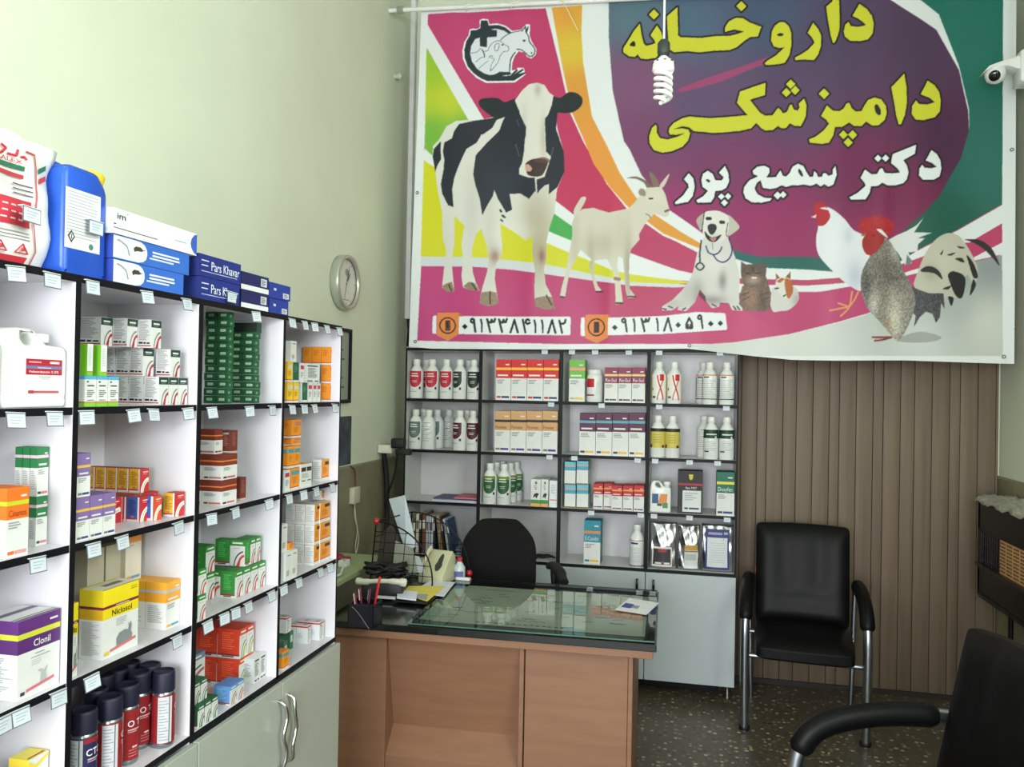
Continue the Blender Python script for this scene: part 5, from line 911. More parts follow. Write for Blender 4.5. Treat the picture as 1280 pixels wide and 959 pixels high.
bottle('dark', 1, 575, 'white bottle with black-green shield label beside the red ones', rz=-.5, group=g); bottle('dark', 1, 593.0, 'white bottle with black-green shield label against the divider', group=g); bottle('back', 1, 586, 'white bottle showing small print behind the black-green labelled pair', off=.16, group=g)
bottle('grey', 2, 519, 'white bottle with grey-green shield label by the clock wall', group=g); bottle('back', 2, 536, 'white bottle turned to its small print beside the grey-green labels', group=g); bottle('grey', 2, 529.5, 'white bottle with grey-green label behind the first pair', off=.15, rz=-.4, group=g); bottle('grey', 2, 546.5, 'white bottle with grey-green label behind the small-print one', off=.16, rz=-.4, group=g); bottle('back', 2, 561, 'white bottle at the back beyond the grey-green labels', off=.24, group=g)
bottle('wine', 2, 574.8, 'white bottle with dark wine label turned a little, second shelf', rz=-.5, group=g); bottle('wine', 2, 592.2, 'white bottle with dark wine label against the divider, second shelf', group=g); bottle('back', 2, 584, 'white bottle behind the two dark wine labelled bottles', off=.16, group=g)
for i, px in enumerate((612.6, 630)):
    bottle('green', 3, px, 'white bottle with green shield label, %s, third shelf' % ('by the divider', 'by the bird cartons')[i], off=.05, group=g)
    for j in (1, 2): bottle('green', 3, px+7.5*j, 'white bottle with green label, %s behind the front one %s' % (ORD[j-1], ('by the divider', 'by the bird cartons')[i]), off=.05+.09*j, rz=.6, group=g)
g = 'white bottles on the armchair side of the rear cabinet'
for i, px in enumerate((822.6, 842.8)): bottle('ribbon', 1, px, 'white bottle with red ribbon label, %s' % ('against the divider', 'next along from the divider'), group=g) if False else bottle('ribbon', 1, px, 'white bottle with red ribbon label, '+('against the divider', 'next along from the divider')[i], group=g)
bottle('line', 1, 887, 'white bottle with orange ring and small print, second from the cabinet edge', group=g); bottle('line', 1, 908.4, 'white bottle with orange ring and small print, at the cabinet edge', group=g); bottle('line', 1, 879, 'white bottle with orange ring peeping out behind the others', off=.15, group=g)
for i, px in enumerate((821, 840.6)): bottle('yellow', 2, px, 'white bottle with yellow label and black band, '+('against the divider', 'next along from the divider')[i], group=g)
bottle('forest', 2, 888.7, 'white bottle with forest green band, second from the cabinet edge', group=g); bottle('forest', 2, 908.3, 'white bottle with forest green band, at the cabinet edge', group=g); bottle('back', 2, 880, 'white bottle half hidden behind the forest green banded pair', off=.15, group=g)
bottle('bluecut', 4, 797, 'white bottle with blue print alone on the lowest shelf beside the teal carton', off=.06, group=g)
# white tub with a red square label
t = thing('pill_tub', 'white screw-top tub with a red square label between green and wine cartons', 'tub', (sol_x(743.4, CY+.07, 1.72), CY+.07, CZ[1]+.0094))
b = MB(); b.lathe([(.044, 0), (.048, .004), (.048, .145), (.044, .158), (.038, .163)], HD, 28); b.build('body', t); b = MB(); b.lathe([(.041, .162), (.042, .164), (.042, .186), (.039, .189), (0, .189)], HD, 28); b.build('lid', t)
b = MB(); cyl_patch(b, .0486, -PI/2-1.1, -PI/2+.05, .085, .135, (190, 32, 40), 10); cyl_patch(b, .0486, -PI/2-1.1, -PI/2+.05, .035, .044, (150, 60, 66), 8); cyl_patch(b, .0486, -PI/2+.3, -PI/2+1.0, .04, .12, (214, 216, 216), 8); b.build('label', t)
# jugs
def jug(label, W_, H_, D_, lab, orange=False):
    t = thing('jerrycan', label, 'jerrycan'); b = MB(); w = W_/2; s = H_
    out = [(-w, .012*s), (-w+.006, 0), (w-.006, 0), (w, .012*s), (w, .10*s), (w*.96, .13*s), (w, .16*s), (w, .66*s), (w*.985, .74*s), (w*.92, .79*s), (w*.30, .81*s), (w*.06, .93*s), (-w*.10, .985*s), (-w*.22, s), (-w*.62, s), (-w*.80, .975*s), (-w*.93, .88*s), (-w, .74*s), (-w, .16*s), (-w*.96, .13*s), (-w, .10*s)]
    hole = [(-w*.46, .93*s), (-w*.24, .93*s), (-w*.12, .88*s), (w*.06, .79*s), (-w*.10, .77*s), (-w*.40, .80*s), (-w*.52, .87*s)]
    b.prism(out, [hole], (0, D_/2, 0), (1, 0, 0), (0, 0, 1), (0, -1, 0), D_, HD, bev=.006); b.build('body', t)
    c = MB(); cx = w*.62; r = w*.36; c.lathe([(r*.8, .78*s), (r*.8, .85*s), (r, .85*s), (r*1.02, .862*s), (r*1.02, .945*s), (r*.93, .965*s), (0, .965*s)], HD, 22, cx, 0); c.build('cap', t)
    L = MB(); y = -D_/2-.0008; q = lambda x0, z0, x1, z1, cc, e=0: L.quad((x0*w, y-e, z0*s), (x1*w, y-e, z0*s), (x1*w, y-e, z1*s), (x0*w, y-e, z1*s), cc)
    if not orange:
        q(-.36, .42, .82, .62, (178, 28, 52)); q(-.36, .495, .82, .535, (110, 116, 160), .0003); q(-.28, .57, .12, .59, (220, 150, 160), .0003); q(.4, .565, .72, .595, (226, 206, 210), .0003); q(.0, .505, .45, .515, (206, 206, 220), .0005)
        L.text('Febendazole 2.5%', (-.26*w, y-.0004, .445*s), (1, 0, 0), (0, 0, 1), .028*s, (236, 226, 228), .96*w, True)
        q(.05, .39, .45, .40, (170, 170, 176)); q(.1, .365, .4, .372, (170, 170, 176)); q(-.28, .185, .72, .215, (186, 90, 108)); q(-.28, .18, -.1, .22, (176, 60, 80), .0003)
    else:
        q(-.82, .14, .74, .60, (226, 226, 222)); q(-.8, .28, -.2, .585, (44, 92, 140), .0003); L.add([(-.3*w, y-.0005, .22*s), (.62*w, y-.0005, .32*s), (.68*w, y-.0005, .585*s), (0, y-.0005, .585*s)], [(0, 1, 2, 3)], (226, 140, 66)); q(.2, .14, .72, .31, (90, 140, 80), .0006); q(-.3, .2, .15, .28, (60, 70, 90), .0008)
    L.build('label', t); return t
y0 = sol_y(6, SX-.012, 1.75); y1 = sol_y(83.5, SX-.012, 1.72); hj = at(30, 412, x=SX-.04).z-SZ[1]-T
j = jug('white square jug with a red label in the top bay of the jug column', y1-y0, hj, .10, True); j.location = (SX-.012-.05, (y0+y1)/2, SZ[1]+T+.0004); j.rotation_euler = (0, 0, PI/2)
o = dup(j, (SX-.062, (y0+y1)/2-(y1-y0)-.006, SZ[1]+T+.0004), label='white square jug mostly out of view beside the red-labelled one', group='white jugs of the shelving'); j['group'] = 'white jugs of the shelving'
o = dup(j, (SX-.175, (y0+y1)/2-.03, SZ[1]+T+.0004), label='white square jug standing behind the red-labelled one', group='white jugs of the shelving')
x0 = sol_x(812.5, CY+.02, 1.1); x1 = sol_x(838.5, CY+.02, 1.1)
j = jug('small white jug with an orange and blue label in the rear cabinet', x1-x0, at(825, 601, y=CY+.03).z-CZ[3]-.009, .085, True, True); j.location = ((x0+x1)/2, CY+.02+.0425, CZ[3]+.0094)
# spray cans
def can_proto(navy=False):
    t = thing('spray_can', '', 'spray can'); R, H = .0242, .165; AL = mat((150, 156, 162), .25, .9)
    b = MB(); b.lathe([(R-.002, 0), (R, .003), (R, .010)], AL, 28); b.lathe([(R, .010), (R, .114)], (34, 36, 84) if navy else (150, 24, 34), 28, cap=False); b.lathe([(R, .114), (R, .117), (R-.003, .121), (R-.004, .123)], AL, 28); b.build('body', t)
    b = MB(); b.lathe([(R*.985, .121), (R*.99, .123), (R*.975, .158), (R*.92, .1635), (R*.80, .1645), (R*.78, .162), (0, .162)], (19, 19, 46), 28); b.build('cap', t)
    L = MB(); r = R+.0005
    cyl_patch(L, r, -PI/2-2.2, -PI/2-.95, .012, .112, (196, 198, 204), 14)
    for k in range(14): cyl_patch(L, r+.0003, -PI/2-2.1, -PI/2-1.3-.15*(k % 3), .018+k*.0065, .0198+k*.0065, (140, 144, 150), 8)
    cyl_patch(L, r+.0003, -PI/2-1.25, -PI/2-1.18, .012, .112, (60, 62, 70), 2)
    vs, fs, tw = text_polys('CTC' if navy else 'O T', True); h = .013
    L.add([(r*1.012*math.cos(-PI/2+(x-tw/2)*h/r), r*1.012*math.sin(-PI/2+(x-tw/2)*h/r), .080+y*h) for x, y in vs], fs, (236, 232, 236))
    cyl_patch(L, r+.0003, -PI/2-.6, -PI/2+.5, .072, .0745, (220, 190, 196), 8); cyl_patch(L, r+.0003, -PI/2-.6, -PI/2+.2, .068, .0697, (210, 170, 180), 8); cyl_patch(L, r+.0003, -PI/2-.2, -PI/2+.3, .035, .0385, (226, 200, 206), 6)
    for k in range(3): cyl_patch(L, r+.0003, -PI/2-.5, -PI/2+.4, .018+k*.006, .0198+k*.006, (200, 120, 130), 6)
    if navy: cyl_patch(L, r+.0003, -PI/2-.9, -PI/2+2, .104, .1135, (150, 30, 44), 14)
    L.build('label', t); return t
g = 'spray cans in the lowest bay'
CP = can_proto(); first = True
def cant(px, off, rz, lab):
    global first
    y = min(max(sol_y(px, SX-off, 1.0), 1.317), 1.629); loc = (SX-off, y, SZ[4]+T+.0004)
    if first: o = CP; o.location = loc; o.rotation_euler = (0, 0, rz); tag(o, lab, None, g); first = False
    else: dup(CP, loc, rz, lab, g)
for px, off, rz, lab in ((204.3, .030, 2.35, 'red spray can showing its white print panel, at the desk end of the row'), (188.8, .086, 1.30, 'red spray can with navy cap, second from the desk end'), (173.6, .076, 1.35, 'red spray can with navy cap, third from the desk end'), (158.5, .052, 1.35, 'red spray can with navy cap, fourth from the desk end'), (137, .040, 2.30, 'red spray can showing a silver print panel, fifth from the desk end'),
    (176, .140, 1.0, 'spray can with navy cap in the rear row behind the second and third'), (146, .135, 1.0, 'spray can with navy cap in the rear row behind the fourth'), (128, .140, 1.0, 'spray can with navy cap in the rear row behind the fifth'), (119, .096, 1.0, 'red spray can in the gap beside the navy one')): cant(px, off, rz, lab)
n = can_proto(True); n.location = (SX-.040, sol_y(104.5, SX-.040, 1.0), SZ[4]+T+.0004); n.rotation_euler = (0, 0, 1.6); tag(n, 'navy spray can with white letters beside the divider in the lowest bay', None, g)
dup(n, (SX-.100, 1.330, SZ[4]+T+.0004), 1.3, 'navy spray can behind the lettered one by the divider', g)
# blue drum and powder sack on top of the shelving
t = thing('jerrycan', 'big blue drum with white label and yellow cap on the shelving top', 'jerrycan')
ya = sol_y(79.5, SX-.02, 1.95); yb = sol_y(133.5, SX-.02, 1.95); hj = at(90, 214, x=SX-.06).z-SZ[0]-T; w = (yb-ya)/2; D_ = .14; BL = mat((30, 82, 190), .35, var=.05)
t.location = (SX-.02-D_/2, (ya+yb)/2, SZ[0]+T+.0004); t.rotation_euler = (0, 0, PI/2)
b = MB(); b.prism([(-w, .006), (-w+.006, 0), (w-.006, 0), (w, .006), (w, hj*.80), (w*.97, hj*.86), (w*.55, hj*.985), (w*.35, hj), (-w*.8, hj), (-w, hj*.95)], [], (0, D_/2, 0), (1, 0, 0), (0, 0, 1), (0, -1, 0), D_, BL, bev=.010); b.build('body', t)
b = MB(); b.tube(smooth_pts([(w*.2, 0, hj*.98), (w*.1, 0, hj+.006), (-w*.6, 0, hj+.006), (-w*.75, 0, hj*.98)]), .010, BL, 10); b.build('handle', t)
b = MB(); 
ax = Vector((.30, -.1, 1)).normalized(); c0 = Vector((w*.84, -D_*.25, hj*.865)); b.M = Matrix.Translation(c0) @ ax.to_track_quat('Z', 'Y').to_matrix().to_4x4(); b.lathe([(.019, -.004), (.0195, .032), (.017, .036), (0, .036)], (226, 196, 40), 22); b.build('cap', t, 0)
b = MB(); y = -D_/2-.001; z0 = hj*.24; z1 = hj*.78; b.quad((-w*.99, y, z0), (w*.62, y, z0), (w*.62, y, z1), (-w*.99, y, z1), (226, 230, 230)); rg = random.Random(2)
for k in range(15):
    zz = z1-(k+1.2)*(z1-z0)/19; b.quad((-w*.9, y-.0004, zz), (w*(.1+.42*rg.random()), y-.0004, zz), (w*.5, y-.0004, zz+.0012), (-w*.9, y-.0004, zz+.0012), (150, 156, 160))
b.add([(-w*.86, y-.0005, z0+.022), (-w*.70, y-.0005, z0+.010), (-w*.54, y-.0005, z0+.022), (-w*.70, y-.0005, z0+.034)], [(0, 1, 2, 3)], (40, 44, 46)); b.add([(-w*.80, y-.0007, z0+.022), (-w*.70, y-.0007, z0+.0145), (-w*.60, y-.0007, z0+.022), (-w*.70, y-.0007, z0+.0295)], [(0, 1, 2, 3)], (226, 230, 230)); b.box(-w*.715, y-.0012, z0+.017, -w*.685, y-.0008, z0+.027, (30, 32, 34))
b.add([(w*.2+.006*math.cos(i*PI/6), y-.0005, z0+.010+.006*math.sin(i*PI/6)) for i in range(12)], [tuple(range(12))], (70, 130, 120)); b.build('label', t)
ya = sol_y(-50, SX-.03, 2.0); yb = sol_y(77, SX-.03, 2.0); hs = at(40, 182, x=SX-.07).z-SZ[0]-T
bm = bmesh.new(); bmesh.ops.create_cube(bm, size=1); bmesh.ops.subdivide_edges(bm, edges=bm.edges[:], cuts=14, use_grid_fill=True)
for v in bm.verts:
    x, y_, z_ = v.co; t_ = z_+.5; dep = (1-max(0, (t_-.55)/.45)**1.5*.9)*(1-max(0, .12-t_)*2)*(1-.55*abs(2*x)**8); k = Vector((x*11, z_*9, y_*3))
    wr = .006*math.sin(k.x*1.3+k.y)+.004*math.sin(k.y*2.1-k.x*.7)
    cs_ = -.05*max(0, (t_-.55)/.45)**1.5; v.co = Vector((x*(yb-ya)*(1+.015*math.sin(t_*7)-.04*max(0, t_-.8)), cs_+y_*.13*dep+wr*.8*(1-.5*abs(y_)), t_*hs*(1-.05*abs(x)**2*4*max(0, t_-.5))))
t = thing('powder_sack', 'white plastic sack with red and green print on the shelving top', 'sack', (SX-.10, (ya+yb)/2, SZ[0]+T+.0004), PI/2); b = MB(); SK = mat((232, 232, 228), .42, var=.03, bump=.3, scale=9); b.bm(bm, SK, True); so = b.build('sack_body', t)
def front_y(u, v):                                            # depth of the sack's front face under a print
    t_ = v; x = u; dep = (1-max(0, (t_-.55)/.45)**1.5*.9)*(1-max(0, .12-t_)*2)*(1-.55*abs(2*x)**8); wr = .006*math.sin(x*11*1.3+(v-.5)*9)+.004*math.sin((v-.5)*9*2.1-x*11*.7)
    return -.05*max(0, (t_-.55)/.45)**1.5-.5*.13*dep+wr*.8*.5-.004
def sk(b, u0, v0, u1, v1, c, n=8, sl=0.0):
    L_ = yb-ya; vs = []; fs = []
    for i in range(n+1):
        for jv in range(n+1):
            u = u0+(u1-u0)*i/n; v = v0+(v1-v0)*jv/n+sl*i/n; sc = L_*(1+.015*math.sin(v*7)-.04*max(0, v-.8)); vs.append((u*sc, front_y(u, v), v*hs))
    for i in range(n):
        for jv in range(n): fs.append((i*(n+1)+jv, (i+1)*(n+1)+jv, (i+1)*(n+1)+jv+1, i*(n+1)+jv+1))
    b.add(vs, fs, c, True)
p = MB(); CR = (190, 40, 54)
sk(p, -.45, .30, .175, .50, (196, 52, 66)); sk(p, .215, .02, .23, .88, (200, 90, 100)); sk(p, -.4, .72, .10, .755, (40, 110, 80)); sk(p, -.4, .66, .10, .69, (190, 60, 70)); sk(p, -.4, .03, .16, .075, CR); sk(p, .12, .87, .225, .885, CR, 4)
for k in range(3): sk(p, -.3, .34+k*.05, .12, .352+k*.05, (236, 200, 206), 6); sk(p, .0, .54+k*.035, .19, .55+k*.035, (90, 80, 90), 4); sk(p, -.35, .20+k*.025, .16, .207+k*.025, (120, 120, 124), 6)
sk(p, .26, .74, .36, .78, (50, 120, 80), 4, .05); sk(p, .26, .66, .36, .70, (200, 60, 70), 4, .05)
def strokes(b, pts, wd, c):
    for (u0, v0), (u1, v1) in zip(pts[:-1], pts[1:]):
        L_ = yb-ya; A_ = Vector((u0*L_, front_y(u0, v0)-.001, v0*hs)); B_ = Vector((u1*L_, front_y(u1, v1)-.001, v1*hs)); b.tube([A_, B_], wd, c, 5, flat=1)
strokes(p, [(-.18, .83), (-.14, .80), (-.10, .82), (-.06, .86), (-.10, .88)], .0022, CR); strokes(p, [(-.05, .82), (.02, .82), (.04, .87)], .0022, CR); strokes(p, [(.06, .82), (.09, .83), (.11, .81)], .002, CR); strokes(p, [(-.30, .83), (-.22, .86), (-.20, .82), (-.28, .81)], .0022, CR)
vs, fs, tw = text_polys('MINERALEX', True); p.add([((-.36+x*.43/tw)*(yb-ya), front_y(-.36+x*.43/tw, .775)-.0012, (.765+y*.032)*hs) for x, y in vs], fs, CR)
for u in (-.11, .08): strokes(p, [(u-.06, .10), (u, .17), (u+.06, .10), (u-.06, .10)], .0012, CR); strokes(p, [(u-.01, .115), (u, .14), (u+.012, .118)], .002, (170, 50, 60))
p.build('print', t)
# foil pouches
def pouch(label, s, p0, p1, top, off, kind):
    z0 = CZ[s]+.0078; y = CY+off; x0 = sol_x(p0, y, z0+.1); x1 = sol_x(p1, y, z0+.1); h = at((p0+p1)/2, top, y=y+.02).z-z0; w = x1-x0
    t = thing('foil_pouch', label, 'pouch', ((x0+x1)/2, y+.03, z0)); bm = bmesh.new(); bmesh.ops.create_cube(bm, size=1); bmesh.ops.subdivide_edges(bm, edges=bm.edges[:], cuts=16, use_grid_fill=True); sd = len(kind)*1.7
    for v in bm.verts:
        X, Y, Z = v.co; tt = Z+.5; dep = .055*(1-tt**2.2*.93)*(.35+.65*math.cos(X*2.9)); wr = .0034*math.sin(X*12+tt*7+sd)+.0032*math.sin(X*7-tt*14+sd*2)+.0012*math.sin(X*33+tt*17)
        v.co = Vector((X*w*(1-.05*math.sin(tt*PI)), Y*dep+wr*(.3+tt)-tt*.0+.012*tt, tt*h))
    b = MB(); FO = mat((196, 198, 204), .22, 1.0, bump=.2, scale=20); b.bm(bm, FO, True); b.build('pouch_body', t)
    L = MB()
    def Q(u0, v0, u1, v1, c, e=0, n=10):
        vs = []; fs = []
        for i in range(n+1):
            for k in range(n+1):
                X = u0+(u1-u0)*i/n; tt = v0+(v1-v0)*k/n; dep = .055*(1-tt**2.2*.93)*(.35+.65*math.cos(X*2.9)); wr = .0034*math.sin(X*12+tt*7+sd)+.0032*math.sin(X*7-tt*14+sd*2)+.002*math.sin(X*45+tt*17)
                vs.append((X*w*(1-.05*math.sin(tt*PI)), -.5*dep+wr*.25*(.3+tt)+.012*tt-.0085-e, tt*h))
        for i in range(n):
            for k in range(n): fs.append((i*(n+1)+k, (i+1)*(n+1)+k, (i+1)*(n+1)+k+1, i*(n+1)+k+1))
        L.add(vs, fs, c, True)
    if kind == 'black': Q(-.42, .05, .34, .47, (222, 214, 210)); Q(-.38, .09, .30, .43, (36, 34, 38), .0006); Q(-.2, .36, .15, .43, (150, 40, 44), .001); Q(-.30, .10, -.06, .14, (214, 210, 206), .001); Q(.04, .10, .26, .14, (214, 210, 206), .001); Q(-.05, .11, .03, .17, (150, 60, 60), .0012)
    if kind == 'amber': Q(-.20, .10, .42, .55, (206, 210, 206)); Q(-.20, .44, .42, .55, (186, 140, 56), .0006); Q(-.20, .40, .42, .43, (150, 110, 60), .0006); Q(-.16, .22, .36, .36, (176, 180, 178), .0006); Q(-.2, .04, .42, .10, (226, 228, 226), .0003)
    if kind == 'blue': Q(-.40, .05, .38, .90, (44, 44, 112)); Q(-.34, .10, .32, .72, (206, 212, 214), .0007); Q(-.3, .78, .15, .83, (150, 150, 196), .0007); Q(.2, .79, .33, .84, (150, 170, 170), .0007); [Q(-.28, .2+.05*k, .25, .21+.05*k, (176, 182, 186), .001) for k in range(9)]
    L.build('label', t)
pouch('silver foil pouch with a black label against the cabinet divider', 4, 812, 845.6, 653, .022, 'black'); pouch('silver foil pouch with a small amber label between two others', 4, 847, 874.7, 656, .03, 'amber'); pouch('silver foil pouch with a large blue-framed label at the cabinet edge', 4, 877, 917, 656, .03, 'blue')
# ---------------------------------------------------------------- desk
DZ = .78; DR = math.radians(1.6)
desk = thing('desk', 'brown wooden desk with a black edged glass-covered top', 'desk', (-.80, 3.02, 0), DR)
DX0, DX1, DD = -.61, .69, .82                                # local extents: left end, right end, depth (front edge at y = 0)
BROWN = woodgrain('desk_wood', (133, 95, 71), (142, 102, 77), 3, 26, .5)
b = MB(); b.box(DX0, 0, DZ-.028, DX1, DD, DZ, mat((16, 20, 20), .18, var=.15, coat=.3)); b.build('top_board', desk, bevel=.003)
b = MB(); b.box(DX0, .008, DZ-.058, DX1-.012, DD-.01, DZ-.0285, BROWN); b.build('top_frame', desk, bevel=.003)
xr = DX1-.092; FY = .050
b = MB(); b.box(DX0+.02, FY, 0, -.365, DD-.05, DZ-.059, BROWN); b.build('drawer_pedestal', desk, bevel=.002)
b = MB(); b.box(.195, FY, 0, xr-.012, FY+.018, DZ-.059, BROWN); b.build('front_panel', desk, bevel=.002)
b = MB(); b.box(xr-.011, FY-.004, 0, xr+.006, DD-.05, DZ-.059, BROWN); b.build('side_panel', desk, bevel=.002)
b = MB(); b.box(.172, FY, 0, .190, FY+.12, DZ-.059, BROWN); b.build('post', desk, bevel=.002)
b = MB()                                                     # leaning modesty panel with a sloping foot board
pr = [(.062, DZ-.059), (.150, .335), (.058, .245), (.058, 0), (.076, 0), (.076, .238), (.172, .338), (.080, DZ-.059)]
b.prism([(y, z) for y, z in pr], [], (-.364, 0, 0), (0, 1, 0), (0, 0, 1), (1, 0, 0), .535, BROWN); b.build('modesty_panel', desk)
b = MB(); b.box(DX0+.02, FY+.02, 0, -.355, FY+.16, .05, mat((120, 84, 66))); b.build('kick_board', desk)
def glassy():
    m = bpy.data.materials.new('desk_glass'); m.use_nodes = True; nt = m.node_tree; nt.nodes.remove(nt.nodes['Principled BSDF']); L = nt.links.new
    tr = nt.nodes.new('ShaderNodeBsdfTransparent'); tr.inputs[0].default_value = (.90, .955, .925, 1); gl = nt.nodes.new('ShaderNodeBsdfGlossy'); gl.inputs['Roughness'].default_value = .012; gl.inputs['Color'].default_value = (.95, 1, .97, 1)
    fr = nt.nodes.new('ShaderNodeFresnel'); fr.inputs['IOR'].default_value = 1.62; mx = nt.nodes.new('ShaderNodeMixShader')
    L(fr.outputs[0], mx.inputs[0]); L(tr.outputs[0], mx.inputs[1]); L(gl.outputs[0], mx.inputs[2]); L(mx.outputs[0], nt.nodes['Material Output'].inputs[0]); return m
b = MB(); g0 = (-.27, .012, DZ+.0035, DX1-.008, DD-.012, DZ+.0085); EDG = mat((70, 110, 96), .1)
b.quad((g0[0], g0[1], g0[5]), (g0[3], g0[1], g0[5]), (g0[3], g0[4], g0[5]), (g0[0], g0[4], g0[5]), glassy())
for a_, c_ in (((g0[0], g0[1]), (g0[3], g0[1])), ((g0[3], g0[1]), (g0[3], g0[4])), ((g0[3], g0[4]), (g0[0], g0[4])), ((g0[0], g0[4]), (g0[0], g0[1]))): b.quad((a_[0], a_[1], g0[2]), (c_[0], c_[1], g0[2]), (c_[0], c_[1], g0[5]), (a_[0], a_[1], g0[5]), EDG)
b.build('glass_sheet', desk)
def on_desk(name, label, cat, x, y, rz=0, z=DZ+.0003, group=None):  # x, y in the room
    return thing(name, label, cat, (x, y, z), rz, group)
t = on_desk('paper_sheet', 'pale printed list lying under the desk glass', 'paper', -.80, 3.02, DR); b = MB(); b.quad((-.19, .085, .0008), (DX1-.045, .085, .0008), (DX1-.045, .70, .0008), (-.19, .70, .0008), (230, 234, 226)); b.quad((-.25, .10, .0006), (-.18, .10, .0006), (-.18, .68, .0006), (-.25, .68, .0006), (190, 210, 196)); b.build('sheet', t)
b = MB(); rg = random.Random(8)
for i in range(46):
    x = -.17+.80*rg.random(); y = .12+.54*rg.random(); wd = .03+.05*rg.random(); ph = rg.random()*6
    P = [(x+wd*k/8, y+.006*math.sin(ph+k*1.7)+.004*math.cos(k*2.9), .0012) for k in range(9)]
    for p, q in zip(P[:-1], P[1:]): b.quad((p[0], p[1]-.003, .0012), (q[0], q[1]-.003, .0012), (q[0], q[1]+.003, .0012), (p[0], p[1]+.003, .0012), (48, 66, 60) if i % 5 else (170, 110, 84))
for k in range(15): b.quad((-.02+k*.024, .115+.004*(k % 2), .0012), (-.004+k*.024, .115, .0012), (-.004+k*.024, .127, .0012), (-.02+k*.024, .125, .0012), (60, 84, 78))
b.build('handwriting', t)
t = on_desk('leaflet', 'white leaflet with a blue emblem on the desk glass', 'paper', 0, 0, z=DZ+.0088); b = MB(); c4 = [at(*q, z=DZ+.0088) for q in ((768, 763), (808, 769), (824, 754), (787, 748))]
b.add([(p.x, p.y, .0006) for p in c4], [(0, 1, 2, 3)], (228, 232, 236)); e = [at(*q, z=DZ+.0088) for q in ((776, 759), (788, 761), (793, 756), (782, 754))]; b.add([(p.x, p.y, .0012) for p in e], [(0, 1, 2, 3)], (64, 76, 150)); e = [at(*q, z=DZ+.0088) for q in ((788, 760), (797, 761.5), (800, 758), (792, 757))]; b.add([(p.x, p.y, .0012) for p in e], [(0, 1, 2, 3)], (150, 156, 170)); b.build('sheet', t)
# ---------------------------------------------------------------- things on the desk
t = on_desk('pen_holder', 'black glossy cube pen holder at the shelving end of the desk', 'pen holder', -1.228, 2.985, .05); b = MB(); HB = mat((22, 22, 34), .25, coat=.3); w = .052
for q in ((-w, -w, 0, w, -w+.004, .088), (-w, w-.004, 0, w, w, .088), (-w, -w, 0, -w+.004, w, .088), (w-.004, -w, 0, w, w, .088), (-w, -w, 0, w, w, .004), (-w, -.004, 0, w, 0, .080)): b.box(*q, HB)
b.build('holder_box', t); b = MB()
P = [(-.036+.072*k/10, -w-.0006, .080-.05*math.sin(k/10*1.5)**.7*(k/10)-.03*(k/10)) for k in range(11)]
for p, q in zip(P[:-1], P[1:]): b.quad((p[0], p[1], p[2]-.0012), (q[0], q[1], q[2]-.0012), (q[0], q[1], q[2]+.0012), (p[0], p[1], p[2]+.0012), (170, 170, 180))
b.build('curve_print', t)
def pen(label, x, y, lean, az, c, L_=.145, cap=None):
    t = thing('pen', label, 'pen', (x, y, DZ+.006)); d = Vector((math.sin(lean)*math.cos(az), math.sin(lean)*math.sin(az), math.cos(lean))); b = MB(); b.M = d.to_track_quat('Z', 'Y').to_matrix().to_4x4(); b.lathe([(.001, 0), (.004, .012), (.0045, L_*.65), (.0045, L_)], c, 10); b.build('barrel', t)
    b = MB(); b.M = d.to_track_quat('Z', 'Y').to_matrix().to_4x4(); b.lathe([(.0052, L_*.62), (.0052, L_*1.02), (.003, L_*1.04), (0, L_*1.04)], cap or c, 10); b.box(.0045, -.0015, L_*.66, .0075, .0015, L_*1.0, (230, 226, 226)); b.build('pen_cap', t)
pen('red marker pen standing tall in the cube holder', -1.205, 2.995, .16, .3, (196, 24, 40), .175); pen('dark red pen leaning in the cube holder', -1.245, 3.00, .22, 2.4, (120, 20, 50), .125); pen('plum pen leaning in the cube holder', -1.232, 3.012, .12, 1.2, (96, 24, 60), .120); pen('maroon pen lying back in the cube holder', -1.252, 2.975, .18, 2.9, (130, 24, 56), .115)
# note pad: black folder with white, yellow and white sheets
t = on_desk('notebook', 'open black ring notebook with yellow and white pages', 'notebook', 0, 0); b = MB()
zf = DZ+.0095
K = lambda *q: [at(a, c_, z=zf) for a, c_ in q]
def sheet(nm, px4, z, c, th=.0015, par=t):
    p = K(*px4); m_ = MB(); vs = [(q.x, q.y, z-DZ) for q in p]+[(q.x, q.y, z+th-DZ) for q in p]; m_.add(vs, [(3, 2, 1, 0), (4, 5, 6, 7), (0, 1, 5, 4), (1, 2, 6, 5), (2, 3, 7, 6), (3, 0, 4, 7)], c); return m_.build(nm, par)
sheet('cover', ((490, 752), (534, 756), (570, 729.5), (536, 728)), zf, (18, 20, 24), .004); sheet('white_page', ((515, 742), (555, 748), (569, 730), (537, 728.5)), zf+.006, (216, 220, 232), .002); sheet('yellow_page', ((503, 745), (534, 755), (556, 736), (511, 735.5)), zf+.009, (226, 210, 90), .002); sheet('grey_tab', ((519, 750), (533, 754), (535, 747), (521, 746)), zf+.0125, (150, 160, 162), .001)
sheet('page_block', ((496, 752), (520, 755), (522, 745), (497, 742)), zf+.012, (226, 226, 244), .006); sheet('page_block', ((470, 749.5), (494, 751), (495, 748.5), (471, 747)), zf+.005, (226, 226, 240), .004)
b = MB()
for k in range(3): r0 = K((494+k*1.5, 746-k*3))[0]; b.tube([(r0.x+.012*math.cos(q), r0.y, zf-DZ+.010+.014*math.sin(q)) for q in np.linspace(0, PI, 9)], .0018, CHROME, 6)
b.build('ring', t)
p = at(484, 741, z=DZ); t = on_desk('calculator', 'small pale calculator beside the notebook', 'calculator', p.x+.02, p.y-.045, .1); b = MB(); b.box(-.055, -.035, .0, .055, .035, .016, (176, 180, 160), bev=.004); b.build('body', t); b = MB(); b.box(-.045, .008, .016, .045, .026, .0175, (60, 70, 64)); b.build('screen', t)
